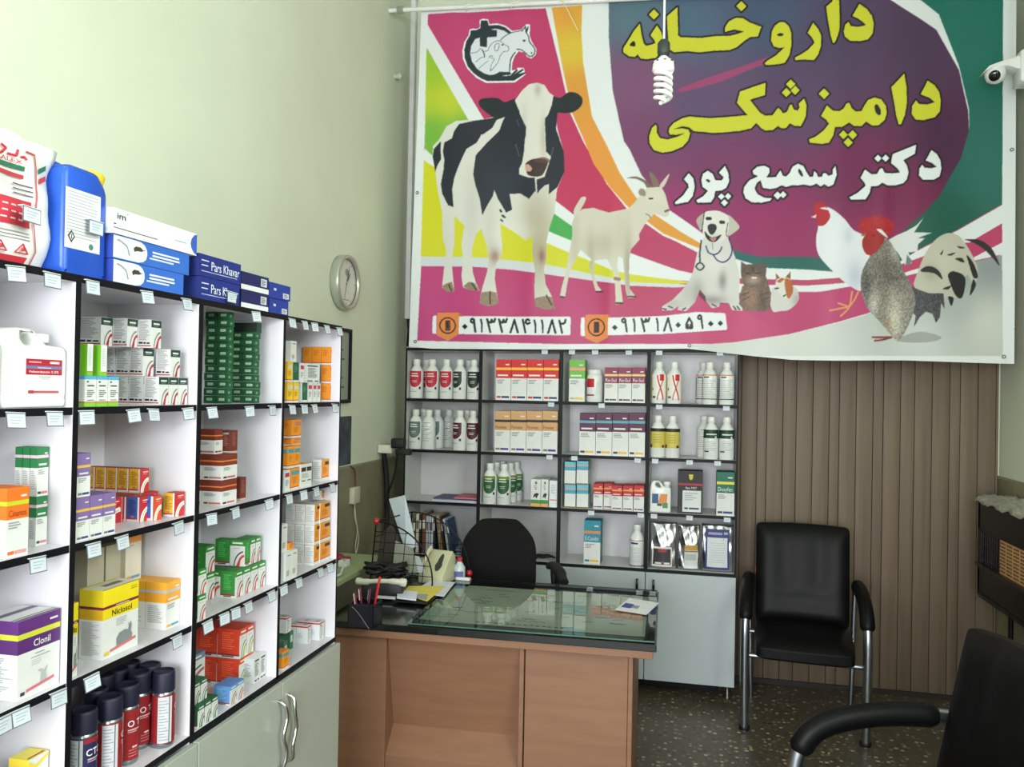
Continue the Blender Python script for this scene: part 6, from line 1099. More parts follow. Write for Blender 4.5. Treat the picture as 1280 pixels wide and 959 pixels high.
kb = MB()
for i in range(5):
    for j in range(3): kb.box(-.045+i*.019, -.028+j*.011, .016, -.031+i*.019, -.020+j*.011, .018, (70, 74, 72))
kb.build('keypad', t)
# telephone with a white handset and tangled cord
p = at(462, 735, z=DZ+.02); t = on_desk('telephone', 'black desk telephone with pale handset behind the cube holder', 'telephone', -1.325, 3.455, .20)
b = MB(); b.prism([(-.10, 0), (.11, 0), (.11, .035), (-.02, .075), (-.10, .08)], [], (-.09, 0, 0), (0, 1, 0), (0, 0, 1), (1, 0, 0), .18, mat((24, 24, 26), .45), bev=.006); b.build('body', t)
b = MB(); b.tube(smooth_pts([(-.11, -.085, .075), (-.075, -.105, .076), (-.02, -.125, .086), (.06, -.135, .088), (.105, -.120, .080)]), [.016]*4+[.014]*5+[.010]*8+[.013]*4+[.018]*4, mat((206, 206, 190), .4), 10); b.build('handset', t)
b = MB(); P = [(-.01+.085*math.sin(k*.55)+.015*math.sin(k*2.7), .05+.035*math.cos(k*.8)+.01*math.cos(k*3.1), .10+.018*math.sin(k*.37)+.010*math.cos(k*2.0)) for k in range(90)]; b.tube(P, .0075, RUBBER, 6); b.build('cord', t)
# grey box of cables (router) at the wall end and the little shelf it stands on
t = thing('side_table', 'small pale green-edged table behind the desk end, by the marble wall', 'table', (-1.64, 3.42, 0)); TM = mat((150, 164, 124), .5)
b = MB(); b.box(-.18, -.30, .845, .17, .42, .868, TM); b.build('table_top', t, bevel=.003)
for sx in (-.175, .135):
    for sy in (-.28, .38): b = MB(); b.box(sx, sy, 0, sx+.03, sy+.03, .845, TM); b.build('leg', t)
b = MB(); b.box(-.17, -.28, .79, .15, -.262, .845, TM); b.build('apron', t)
t = thing('adapter', 'white plug adapter with red lead on the small green table', 'adapter', (-1.57, 3.55, .8685)); b = MB(); b.box(-.02, -.025, 0, .02, .025, .03, (220, 222, 214), bev=.004); b.build('body', t); b = MB(); b.tube(smooth_pts([(.0, .0, .03), (.03, -.05, .035), (.05, -.14, .012), (.07, -.2, .01), (.05, -.26, .008), (-.05, -.22, .006)]), .006, (196, 200, 196), 6); b.build('cable', t)
t = thing('red_pouch', 'crumpled dark red packet on the small green table', 'packet', (-1.66, 3.62, .8695)); b = MB(); b.tube(smooth_pts([(-.05, 0, .018), (0, .01, .026), (.05, .0, .016), (.08, .02, .012)]), [.016]*6+[.022]*6+[.016]*7, (120, 20, 44), 8); b.build('packet_body', t)
t = thing('plant_pot', 'leafy dark green clump in the gap between shelving and desk', 'plant', (-1.50, 2.92, .0)); b = MB(); b.box(-.10, -.09, 0, .10, .09, .62, (66, 72, 54), bev=.01); b.build('stand', t); b = MB(); b.lathe([(.05, .62), (.07, .74), (.066, .74), (.06, .70), (0, .70)], (70, 74, 60), 16); b.build('pot', t)
b = MB(); rg = random.Random(5)
for k in range(34):
    a = rg.random()*6.28; r = .02+.06*rg.random(); z = .72+.14*rg.random(); L_ = .05+.05*rg.random(); d = Vector((math.cos(a), math.sin(a), .5-rg.random()*.9)).normalized(); s = d.cross((0, 0, 1)).normalized()*.014; o_ = Vector((r*math.cos(a), r*math.sin(a), z)); m_ = o_+d*L_*.5
    b.add([tuple(o_), tuple(m_+s), tuple(o_+d*L_), tuple(m_-s)], [(0, 1, 2, 3)], (56, 84, 50) if k % 3 else (90, 120, 76))
b.tube([(0, 0, .70), (.01, 0, .80)], .008, (60, 74, 40), 6); b.build('leaves', t)
# wire file rack of two quarter-circle grids with red knobs
t = thing('file_rack', 'black wire file rack with quarter-round sides and red knobs', 'file rack'); WR = mat((18, 18, 20), .35, .6)
def quarter(corner, a_top, a_side, nm):                     # grid spanned by an upright and a foot, edge rounded between them
    C_, A_, B_ = Vector(corner), Vector(a_top), Vector(a_side); U_, V_ = A_-C_, B_-C_; b = MB(); E = lambda u, v: tuple(C_+U_*u+V_*v)
    b.tube([E(0, 0), E(1, 0)], .0036, WR, 6); b.tube([E(0, 0), E(0, 1)], .0036, WR, 6); b.tube([E(math.cos(q), math.sin(q)) for q in np.linspace(0, PI/2, 24)], .0036, WR, 6)
    for k in range(1, 6):
        u = k/6; m_ = math.sqrt(1-u*u); b.tube([E(u, 0), E(u, m_)], .0018, WR, 5); b.tube([E(0, u), E(m_, u)], .0018, WR, 5)
    b.build(nm, t)
A0 = at(455, 722, y=3.56); A1 = at(471, 652, y=3.56); A2 = at(532, 724, y=3.56); A0.z = A2.z = DZ+.012; 
cA = at(463, 720, y=3.60); tA = at(470.5, 652, y=3.60); fA = at(566, 722, y=3.88); bC = at(512, 722, y=3.84); bT = at(515, 640, y=3.84)
RZ = DZ+.0125; cA.z = RZ; bC.z = RZ
quarter(cA, tA, (cA.x+.31, cA.y-.02, RZ), 'side_grid'); quarter(bC, bT, (bC.x+.30, bC.y+.02, RZ), 'side_grid')
b = MB(); b.tube([tuple(cA), tuple(bC)], .0036, WR, 6); b.tube([tuple(tA), tuple(bT)], .003, WR, 6);
for k in (1, 2, 3): q = k/4; b.tube([tuple(cA.lerp(tA, q)), tuple(bC.lerp(bT, q))], .0018, WR, 5); b.tube([(cA.x+.31*q*.4, cA.y-.02*q*.4, RZ), (bC.x+.30*q*.4, bC.y+.02*q*.4, RZ)], .0018, WR, 5)
b.build('base_wires', t)
for q in (tuple(tA), (bC.x+.30, bC.y+.02, DZ+.024)):
    b = MB(); b.lathe([(0, -.016), (.010, -.013), (.015, -.004), (.015, .006), (.010, .014), (0, .016)], mat((176, 24, 34), .3, coat=.4), 16); k = b.build('knob', t); k.location = q
# things standing in the rack
ya = 3.72; c4 = [at(*q, y=ya+.02*i) for i, q in enumerate(((507, 690), (521, 683), (506, 619), (486, 624)))]
t = thing('card_sheet', 'tall pale blue-grey card leaning up out of the wire rack', 'card'); b = MB(); n_ = Vector((0, .0025, 0)); b.add([tuple(p) for p in c4]+[tuple(p+n_) for p in c4], [(0, 1, 2, 3), (7, 6, 5, 4), (0, 4, 5, 1), (1, 5, 6, 2), (2, 6, 7, 3), (3, 7, 4, 0)], (188, 198, 206)); b.build('sheet', t)
t = thing('envelope', 'dark brown-grey folder leaning in the wire rack', 'folder'); b = MB(); c5 = [at(*q, y=3.66) for q in ((470, 712), (486, 714), (499.5, 691), (497, 670), (488, 656), (476, 668))]
b.add([tuple(p) for p in c5]+[tuple(p+Vector((0, .01, 0))) for p in c5], [(0, 1, 2, 3, 4, 5), (11, 10, 9, 8, 7, 6)]+[(i, (i+1) % 6, (i+1) % 6+6, i+6) for i in range(6)], (58, 50, 46)); b.build('folder_body', t)
t = thing('paper_bundle', 'white papers fanned out in the wire rack', 'paper'); b = MB()
for k, q4 in enumerate((((495, 715), (528, 716), (522, 686), (500, 676)), ((500, 716), (538, 716), (530, 696), (498, 690)))):
    c6 = [at(q[0]-6, q[1], y=3.64+.012*k) for q in q4]; b.add([tuple(p) for p in c6]+[tuple(p+Vector((0, .004, 0))) for p in c6], [(0, 1, 2, 3), (7, 6, 5, 4), (0, 4, 5, 1), (1, 5, 6, 2), (2, 6, 7, 3), (3, 7, 4, 0)], (186, 192, 196) if k else (150, 152, 140))
b.build('sheets', t)
# beige fax machine
p = at(541, 718, z=DZ); t = on_desk('fax_machine', 'beige angled fax machine behind the wire rack', 'fax machine', -1.185, 3.745, -.22); BE = mat((186, 184, 150), .5)
t.scale = (.60, .62, .86)
b = MB(); b.prism([(-.10, 0), (.11, 0), (.11, .14), (.06, .172), (-.10, .05)], [], (-.10, 0, 0), (0, 1, 0), (0, 0, 1), (1, 0, 0), .22, BE, bev=.008); b.build('body', t)
sl = Vector((0, .16, .122)).normalized(); nn = Vector((0, -.122, .16)).normalized()
b = MB(); O_ = Vector((.03, -.10, .05))+sl*.10+nn*.0025; b.add([tuple(O_+Vector((1, 0, 0))*(.030*math.cos(q)*(1.1 if math.sin(q) < 0 else .75)+.02)+sl*.068*math.sin(q)) for q in np.linspace(0, 2*PI, 20, False)], [tuple(range(20))], (52, 54, 56)); b.build('receiver_well', t)
b = MB(); P0 = Vector((-.07, -.10, .05))+nn*.016; b.tube([tuple(P0+sl*.005), tuple(P0+sl*.03+nn*.012), tuple(P0+sl*.15+nn*.014), tuple(P0+sl*.185)], [.018, .013, .013, .018], mat((200, 198, 168), .45), 10); b.build('handset', t)
p = at(553, 704, y=3.80); t = on_desk('drip_bottle', 'small clear bottle with red cap beside the fax machine', 'bottle', -1.082, 3.80, z=DZ+.0088); b = MB(); b.lathe([(.026, 0), (.028, .003), (.028, .055), (.014, .078), (.011, .085)], mat((186, 194, 198), .15), 18); b.build('body', t); b = MB(); b.lathe([(.013, .084), (.013, .104), (0, .104)], (170, 30, 40), 14); b.build('cap', t); b = MB(); cyl_patch(b, .0285, -2.6, -.6, .008, .04, (90, 96, 150), 10); b.build('label', t)
t = on_desk('eraser', 'white eraser block at the far desk edge', 'eraser', -1.055, 3.775, -.1, z=DZ+.0088); b = MB(); b.box(-.035, -.012, 0, .035, .012, .014, (220, 222, 220), bev=.003); b.build('block', t)
# ---------------------------------------------------------------- books, papers and cable on the rear cabinet
zc = CZ[4]+.0072
xb = -1.665
for i, (w, h, d, lean, c, lab) in enumerate(((.030, .205, .15, 0, (206, 206, 200), 'white-spined book, first from the clock wall'), (.028, .215, .15, 0, (70, 66, 64), 'dark grey book among the shelved books, second from the clock wall'), (.030, .235, .17, 0, (216, 206, 190), 'cream book with black top, third from the clock wall'), (.026, .235, .17, 0, (30, 30, 34), 'black thin book, fourth from the clock wall'), (.034, .240, .17, 0, (118, 70, 46), 'brown book, fifth from the clock wall'), (.030, .225, .16, 0, (176, 184, 196), 'pale blue binder, sixth from the clock wall'), (.042, .225, .16, 0, (206, 210, 218), 'wide white binder, seventh from the clock wall'), (.014, .225, .16, .05, (34, 46, 60), 'dark blue thin book beside the wide white binder'), (.034, .232, .17, -.12, (160, 130, 100), 'tan book leaning beside the dark thin one'), (.012, .230, .17, -.15, (30, 30, 34), 'black folder leaning on the tan book'), (.020, .215, .16, -.17, (188, 194, 204), 'grey-white book leaning near the end of the row'), (.016, .212, .16, -.20, (52, 72, 110), 'blue book leaning last in the row'))):
    w *= .58; xb += {8: .030, 9: .009, 10: .008, 11: .010}.get(i, 0); lean = min(lean, 0); t = thing('book', lab, 'book', (xb, CY+.03, zc), 0, 'books in the rear cabinet'); b = MB(); b.box(0, 0, 0, w, d, h, c, bev=.0015); b.build('cover', t)
    b = MB(); b.box(.0025, .004, h-.0005, w-.0025, d+.0008, h+.0004, (216, 210, 196)); b.build('pages', t); b = MB(); b.box(w*.15, -.0008, h*.62, w*.85, .0002, h*.84, (226, 220, 206) if sum(c) < 380 else (110, 90, 96)); b.build('spine_label', t)
    t.rotation_euler = (0, lean, 0); 
    if lean < 0: t.location.x = xb+.0; t.rotation_euler = (0, lean, 0)
    xb += w+.0035
b = MB()
for i in range(3): pass
for i, (c, x0, x1, o_, nm) in enumerate((((190, 194, 214), 539, 596, .012, 'pale blue magazine at the bottom of the papers'), ((70, 74, 110), 541, 572, .05, 'dark magazine in the papers on the third shelf'), ((206, 110, 124), 567, 595, .04, 'pink booklet on top of the papers'))):
    xa = sol_x(x0, CY+o_, 1.03); xz = sol_x(x1, CY+o_, 1.03); t = thing('magazine', nm, 'magazine', ((xa+xz)/2, CY+o_+.10, CZ[3]+.0094+(0, .0105, .0165)[i]), 0, 'papers on the third shelf'); b = MB(); w = (xz-xa)/2; b.box(-w, -.09, 0, w, .11, (.010, .0055, .009)[i], c); b.build('pages', t)
x = sol_x(581, CY+.05, .72); t = thing('paper_heap', 'heap of blue-edged papers on the counter beside the leaning books', 'paper', (x, CY+.05, zc)); b = MB(); rg = random.Random(1)
for k in range(7):
    a = rg.uniform(-.25, .25); z = k*.006; cs, sn = math.cos(a), math.sin(a); P = [(sx*.062*cs-sy*.06*sn, .07+sx*.062*sn+sy*.06*cs, z) for sx, sy in ((-1, -1), (1, -1), (1, 1), (-1, 1))]; b.add(P+[(p[0], p[1], z+.004) for p in P], [(3, 2, 1, 0), (4, 5, 6, 7), (0, 1, 5, 4), (1, 2, 6, 5), (2, 3, 7, 6), (3, 0, 4, 7)], ((110, 130, 160), (200, 206, 210), (60, 76, 100))[k % 3])
b.build('sheets', t)
x = sol_x(676, CY+.08, .72); t = thing('charger_cable', 'black coiled charger lead on the cabinet counter behind the swivel chair', 'cable', (x, CY+.08, zc+.006)); b = MB(); b.tube([(.045*math.cos(k*.5)*(1+.1*math.sin(k))+.001*k, .022*math.sin(k*.5)+.0, .005+.012*abs(math.sin(k*.33))) for k in range(40)], .005, RUBBER, 6); b.box(-.055, -.012, -.005, -.02, .014, .022, (24, 24, 26), bev=.003); b.build('lead', t)
# ---------------------------------------------------------------- swivel chair
t = thing('swivel_chair', 'black swivel office chair tucked behind the desk', 'chair', (-.975, 4.17, 0), .22); FAB = mat((18, 16, 18), .85, var=.15, scale=80, bump=.2, spec=.2)
bm = bmesh.new(); bmesh.ops.create_cube(bm, size=1); bmesh.ops.subdivide_edges(bm, edges=bm.edges[:], cuts=10, use_grid_fill=True)
for v in bm.verts:
    x, y, z = v.co; tt = z+.5; wd = .195*(1-.55*max(0, tt-.72)**2/.078-.14*max(0, .35-tt)); wd = max(.10, wd) if tt > .9 else wd
    rr = 1-.0*tt; v.co = Vector((x*2*wd*(1-.0*abs(y)), (y*.075*(1-.5*(2*x)**4)*(1-.5*(abs(2*z))**6)+.06*(2*x)**2*-.5+.05*math.sin(tt*PI)*-1+.06*tt), .53+tt*.49))
b = MB(); b.bm(bm, FAB, True); b.build('backrest', t, subsurf=1)
b = MB(); b.box(-.24, -.38, .43, .24, .02, .51, FAB, bev=.035); b.build('seat', t)
for s in (-1, 1):
    a = MB(); a.tube(smooth_pts([(s*.27, .05, .770), (s*.285, -.03, .795), (s*.31, -.15, .788), (s*.325, -.26, .762)]), [.014]*5+[.022]*9+[.018]*5, RUBBER, 10, flat=1.5); ar = a.build('armrest', t)
    a = MB(); a.tube(smooth_pts([(s*.285, -.05, .775), (s*.295, -.07, .60), (s*.27, -.10, .47), (s*.20, -.14, .44)]), .016, RUBBER, 8); a.tube([(s*.305, -.15, .775), (s*.295, -.10, .56)], .015, RUBBER, 8); a.build('arm_bracket', ar)
b = MB(); b.lathe([(.03, .10), (.03, .30), (.022, .30), (.022, .43)], BLACK, 16, 0, -.22); b.tube([(0, -.05, .45), (0, .055, .46), (0, .065, .66)], .018, BLACK, 8); b.build('column', t)
for k in range(5):
    a = 2*PI*k/5+.3; l = MB(); l.tube([(0, -.22, .11), (.27*math.cos(a), -.22+.27*math.sin(a), .075)], [.024, .016], BLACK, 8); lg = l.build('leg', t); c = MB(); c.M = Matrix.Translation((.27*math.cos(a), -.22+.27*math.sin(a), .027)) @ Matrix.Rotation(a, 4, 'Z') @ Matrix.Rotation(PI/2, 4, 'Y'); c.lathe([(.012, -.02), (.026, -.018), (.026, .018), (.012, .02)], RUBBER, 14); c.build('caster', lg)
# ---------------------------------------------------------------- visitor armchairs with silver tube frames
def armchair(label, loc, rz):
    t = thing('armchair', label, 'chair', loc, rz, None)
    def pad(fn, nm, cuts=9):
        bm = bmesh.new(); bmesh.ops.create_cube(bm, size=1); bmesh.ops.subdivide_edges(bm, edges=bm.edges[:], cuts=cuts, use_grid_fill=True)
        for v in bm.verts: v.co = Vector(fn(*v.co))
        b = MB(); b.bm(bm, LEATHER, True); return b.build(nm, t, subsurf=1)
    def back(x, y, z):
        tt = z+.5; xx = 2*x; rb = (1-.10*abs(xx)**6)*(1-.0*tt); edge = 1-.75*max(abs(xx), abs(2*z))**10
        puff = .012*(abs(math.cos(xx*4.2))-.4) if y < 0 and tt > .36 else (.012*(abs(math.sin(tt*34))-.5) if y < 0 else 0)
        return (xx*.247*(1-.02*(1-tt)), .185+.115*tt+.018*(xx*xx)*-1+y*(.085*edge+.01)-puff*(1-abs(xx)**4), .455+tt*.53*(1-.015*xx*xx))
    bk = pad(back, 'backrest', 14)
    def seat(x, y, z):
        xx, yy = 2*x, 2*y; edge = 1-.6*max(abs(xx), abs(yy))**8; return (xx*.245*(1-.05*max(0, -yy)**2), -.02+yy*.255-.012*(xx*xx)*(yy < 0)*-2*.5, .415+z*(.10*edge+.012)-.012*max(0, -yy)**3+.01*(-z if 0 else 0))
    pad(seat, 'seat', 12)
    for s in (-1, 1):
        path = smooth_pts([(s*.285, -.25, .0), (s*.287, -.262, .20), (s*.288, -.27, .42), (s*.288, -.262, .53), (s*.287, -.225, .61), (s*.286, -.15, .655), (s*.285, -.02, .680), (s*.284, .12, .684), (s*.280, .24, .675)], 6)
        b = MB(); b.tube(path, .022, SILVER, 12, flat=1.15); fr = b.build('arm_tube', t)
        b = MB(); pp = path[20:46]; b.tube(pp, [.026]+[.035]*(len(pp)-2)+[.026], LEATHER, 12, flat=1.1); b.build('arm_pad', fr)
        b = MB(); b.tube(smooth_pts([(s*.280, .235, .676), (s*.278, .265, .64), (s*.272, .262, .42), (s*.268, .25, .20), (s*.262, .26, 0)], 5), .014, SILVER, 10); b.build('rear_leg', t)
        b = MB(); b.lathe([(.024, 0), (.0265, .004), (.0265, .022), (.023, .024)], RUBBER, 12, s*.285, -.25); b.build('foot_cap', fr)
    b = MB(); b.tube([(-.272, .235, .37), (.272, .235, .37)], .013, SILVER, 8); b.tube([(-.286, -.20, .365), (.286, -.20, .365)], .013, SILVER, 8); b.tube([(-.1, -.20, .36), (-.1, .235, .36)], .01, BLACK, 6); b.tube([(.1, -.20, .36), (.1, .235, .36)], .01, BLACK, 6); b.build('seat_rail', t)
    return t
ch = armchair('black padded armchair with silver legs against the wood panelling', (.595, 4.55, 0), math.radians(-5))
b = MB(); b.box(-.2495, .235, .70, -.246, .245, .735, (200, 70, 60)); b.build('red_tag', ch)
c2 = dup(ch, (.672, 2.55, 0), math.radians(-76), 'black padded armchair turned sideways between the desk and the gas heater')
# ---------------------------------------------------------------- gas heater on the right wall with a lace cover
t = thing('gas_heater', 'black wall gas heater with ceramic-tile grille and crumpled cover on top', 'heater', (1.684, 4.36, 0)); hx = -.184; HB = mat((15, 15, 16), .45, var=.1)
y0, y1, z0, z1 = -.62, .415, .67, 1.175
b = MB(); b.box(hx+.02, y0, z0, 0, y1, z1, HB); b.box(hx, y0, z1-.165, hx+.03, y1, z1, HB, bev=.008); b.box(hx, y0, z0+.015, hx+.03, y1, z0+.155, HB, bev=.008); b.box(hx-.012, y0, z0+.155, hx+.03, y1, z0+.172, mat((44, 44, 44), .35, .4)); b.box(hx+.004, y0, z0-.012, hx+.03, y1, z0+.012, HB, bev=.004); b.box(hx, y1-.03, z0, hx+.03, y1, z1, HB); b.box(hx, y0, z0, hx+.03, y0+.03, z1, HB); b.build('body', t)
b = MB(); b.box(hx+.012, -.22, z0+.172, hx+.022, .135, z1-.165, mat((206, 164, 112), .8))
DK = (112, 76, 46)
for i in range(25):
    for k in range(9): y = -.212+i*.0142; z = z0+.182+k*.0172; b.box(hx+.009, y, z, hx+.0125, y+.006, z+.0085, mat(DK, .8)) if (i % 6) else None
b.build('ceramic_panel', t)
b = MB(); G_ = mat((70, 72, 74), .3, .8)
for k in range(8): b.tube([(hx+.004, .15+k*.032, z0+.175), (hx+.004, .15+k*.032, z1-.165)], .0018, G_, 5)
for k in range(4): b.tube([(hx+.004, .145, z0+.20+k*.04), (hx+.004, .385, z0+.20+k*.04)], .0018, G_, 5)
b.build('guard_grille', t); b = MB(); b.box(hx+.008, .132, z0+.172, hx+.03, .15, z1-.165, HB); b.build('mullion', t)
b = MB(); b.tube([(-.03, .385, z0), (-.03, .385, .30), (-.03, .385, .02)], .013, BLACK, 8); b.build('gas_pipe', t)
bm = bmesh.new(); bmesh.ops.create_grid(bm, x_segments=14, y_segments=50, size=.5)
for v in bm.verts:
    X, Y, _ = v.co; d = max(0, -X-.41); v.co = Vector((hx/2-.014+X*.205+.004*math.sin(Y*40), (y0+y1)/2+Y*1.06+.006*math.sin(X*30), z1+.008+.006*math.sin(Y*31+X*11)+.004*math.sin(Y*67-X*23)-d*.30))
t = thing('cover_cloth', 'crumpled silvery cover draped over the gas heater', 'cover', (1.684, 4.36, .008)); b = MB(); b.bm(bm, mat((176, 176, 164), .35, .25, var=.35, scale=60, bump=.6), True); o = b.build('cloth', t); md = o.modifiers.new('thickness', 'SOLIDIFY'); md.thickness = .004; md.offset = 1
# ---------------------------------------------------------------- wall things
p0 = Vector((XL+.0005, 4.035, 2.262)); t = thing('wall_clock', 'round silver-rimmed wall clock above the desk', 'clock', p0); t.rotation_euler = (0, PI/2, 0); RIM = mat((188, 190, 180), .3, .6); R_ = .146
b = MB(); b.lathe([(R_*.97, 0), (R_, .004), (R_, .040), (R_*.985, .048), (R_*.90, .050), (R_*.86, .044), (R_*.84, .032)], RIM, 48, cap=False); b.lathe([(R_, 0.0), (0, 0)], RIM, 48, cap=False); b.build('rim', t)
b = MB(); b.lathe([(R_*.862, .0442), (R_*.84, .0325), (R_*.83, .0325)], mat((120, 84, 78), .4), 48, cap=False); b.build('inner_ring', t)
b = MB(); b.lathe([(0, .030), (R_*.85, .030)], mat((214, 218, 208), .5), 40, cap=False); b.build('dial', t)
b = MB(); IN = mat((96, 100, 96), .5)
for k in range(60):
    a = PI*k/30; r0_, r1_ = (R_*.72, R_*.80) if k % 5 == 0 else (R_*.78, R_*.80); w = .0022 if k % 5 == 0 else .0007; u = Vector((math.cos(a), math.sin(a), 0)); s = Vector((-u.y, u.x, 0))*w; Z3 = Vector((0, 0, .0306)); b.add([tuple(u*r0_-s+Z3), tuple(u*r1_-s+Z3), tuple(u*r1_+s+Z3), tuple(u*r0_+s+Z3)], [(0, 1, 2, 3)], IN)
b.add([(-.055+.02*math.cos(q), .022*math.sin(q), .0305) for q in np.linspace(0, 2*PI, 14, False)], [tuple(range(14))], mat((150, 160, 140), .5)); b.add([(.090, -.035, .0305), (.090, .035, .0305), (.0935, .035, .0305), (.0935, -.035, .0305)], [(0, 1, 2, 3)], IN); b.build('dial_print', t)
for a, L_, w, nm in ((PI-.62, .072, .0045, 'hour_hand'), (PI-.30, .098, .0032, 'minute_hand'), (-.32, .10, .0012, 'second_hand')):
    b = MB(); u = Vector((math.cos(a), math.sin(a), 0)); s = Vector((-u.y, u.x, 0))*w; Z3 = Vector((0, 0, .033)); D3 = Vector((0, 0, .001)); q = [u*-.015-s*.6+Z3, u*L_*.7-s+Z3, u*L_+Z3, u*L_*.7+s+Z3, u*-.015+s*.6+Z3]; b.add([tuple(v) for v in q]+[tuple(v+D3) for v in q], [(5, 6, 7, 8, 9), (4, 3, 2, 1, 0)]+[(i, (i+1) % 5, (i+1) % 5+5, i+5) for i in range(5)], mat((90, 92, 90), .4)); b.build(nm, t)
b = MB(); b.lathe([(.006, .030), (.006, .036), (0, .037)], RIM, 14); b.build('hub', t)
t = thing('picture_frame', 'narrow black framed certificate on the clock wall just past the shelving', 'picture frame', (XL+.002, 3.93, 1.62)); b = MB()
for q in ((-.22, 0, .22, .018), (-.22, .382, .22, .40), (-.22, .018, -.202, .382), (.202, .018, .22, .382)): b.box(0, q[0], q[1], .018, q[2], q[3], BLACK)
b.build('frame', t); b = MB(); b.box(0, -.203, .017, .006, .203, .383, (150, 160, 146)); [b.box(.006, -.15, .08+k*.05, .0066, .15-.02*(k % 3), .09+k*.05, (80, 90, 84)) for k in range(6)]; b.build('certificate', t)
t = thing('wall_poster', 'dark grey poster on the clock wall under the framed certificate', 'poster', (XL+.0015, 4.0, 1.262)); b = MB(); b.box(0, -.26, .02, .002, .20, .285, mat((58, 66, 76), .4, var=.8, scale=12)); b.build('sheet', t)
p = at(441, 619, x=XL+.012); t = thing('socket_box', 'cream surface socket with a red lead on the marble wall', 'socket', (XL+.0102, p.y, p.z)); b = MB(); b.box(0, -.045, -.045, .028, .045, .045, (206, 200, 176), bev=.004); b.build('body', t)
b = MB(); b.tube(smooth_pts([(.014, .01, .045), (.010, .012, .09), (.006, .005, .14), (.004, -.05, .165)]), .004, (120, 40, 34), 6); b.tube(smooth_pts([(.015, .0, -.045), (.01, .01, -.12), (.012, .05, -.2), (.01, .03, -.30), (.012, .06, -.36)]), .003, (206, 206, 190), 6); b.tube(smooth_pts([(.018, -.01, -.045), (.012, .03, -.15), (.012, .07, -.24), (.012, .05, -.31), (.014, .02, -.33)]), .003, (206, 206, 190), 6); b.build('lead', t)
p = at(487, 561, x=XL+.014); t = thing('light_switch', 'pale double switch plate on the clock wall at the marble edge', 'switch', (XL+.0005, p.y, 1.31)); b = MB(); b.box(0, -.085, -.038, .012, .085, .038, (206, 204, 184), bev=.003); b.build('plate', t)
for s in (-.042, .042): b = MB(); b.box(.012, s-.03, -.026, .016, s+.03, .026, (220, 218, 200), bev=.001); b.build('rocker', t)
p = at(503, 556, y=CY-.02); t = thing('plug_adapter', 'black and white plug adapter hanging in the corner by the cabinet', 'plug', (CX[0]-.090, 4.615, 1.345)); b = MB(); b.box(-.038, -.03, -.03, .05, .03, .02, (220, 220, 206), bev=.005); b.build('white_socket', t); b = MB(); b.box(.052, -.055, .004, .135, .0, .062, (18, 18, 20), bev=.01); b.box(.085, -.06, -.035, .175, -.01, .0, (18, 18, 20), bev=.006); b.build('adapter_body', t); b = MB(); b.tube(smooth_pts([(.09, -.04, -.033), (.07, -.02, -.15), (.02, .0, -.30), (.0, .02, -.5), (.01, .03, -.62)]), .006, RUBBER, 6); b.tube(smooth_pts([(-.01, 0, -.03), (.0, .03, -.2), (.01, .03, -.55), (.0, .05, -.64)]), .016, RUBBER, 6); b.build('cord', t)
p = at(493, 96, x=XL); t = thing('wall_hook', 'tiny pale peg on the upper clock wall', 'hook', (XL+.0005, p.y, p.z)); b = MB(); b.M = Matrix.Rotation(PI/2, 4, 'Y'); b.lathe([(.014, 0), (.014, .02), (.02, .03), (.02, .045), (0, .05)], (190, 190, 170), 14); b.build('peg', t)
# security camera and its conduit
t = thing('security_camera', 'white dome security camera on a bracket at the banner corner', 'camera', (XR-.001, 4.45, 3.335)); WC = mat((226, 228, 226), .35)
b = MB(); b.box(-.155, -.06, -.075, 0, .06, .085, WC, bev=.012); b.build('junction_box', t)
b = MB(); b.prism([(-.315, -.012), (-.29, .018), (-.22, .042), (-.15, .060), (-.15, -.01), (-.21, .012), (-.27, .010)], [], (0, -.045, 0), (1, 0, 0), (0, 0, 1), (0, 1, 0), .09, WC, bev=.004); b.build('bracket', t)
b = MB(); b.lathe([(.043, .014), (.0475, .0), (.047, -.02), (.038, -.044), (.020, -.056), (0, -.060)], WC, 24, -.250, 0); b.build('dome', t)
b = MB(); b.M = Matrix.Translation((-.262, -.028, -.028)) @ Vector((-.25, -.80, -.45)).to_track_quat('Z', 'Y').to_matrix().to_4x4(); b.lathe([(.026, -.006), (.026, .012), (.022, .016), (0, .014)], mat((16, 16, 18), .1), 20); b.build('lens', t)
t = thing('conduit_pipe', 'white upright conduit running up from the security camera', 'conduit', (XR-.03, 4.45, 3.42)); b = MB(); b.lathe([(.016, 0), (.016, ZC-3.42)], WC, 14, -.07, 0); b.build('pipe', t)
t = thing('wall_valve', 'yellowish gas tap on the wall under the security camera, at the banner corner', 'tap', (XR-.002, 4.86, 1.98)); b = MB(); b.tube([(0, 0, .12), (-.03, 0, .12), (-.03, 0, 0), (-.028, 0, -.08)], .012, mat((170, 150, 80), .4, .6), 8); b.box(-.045, -.02, -.03, -.015, .02, -.012, (110, 100, 60), bev=.003); b.build('valve_body', t)
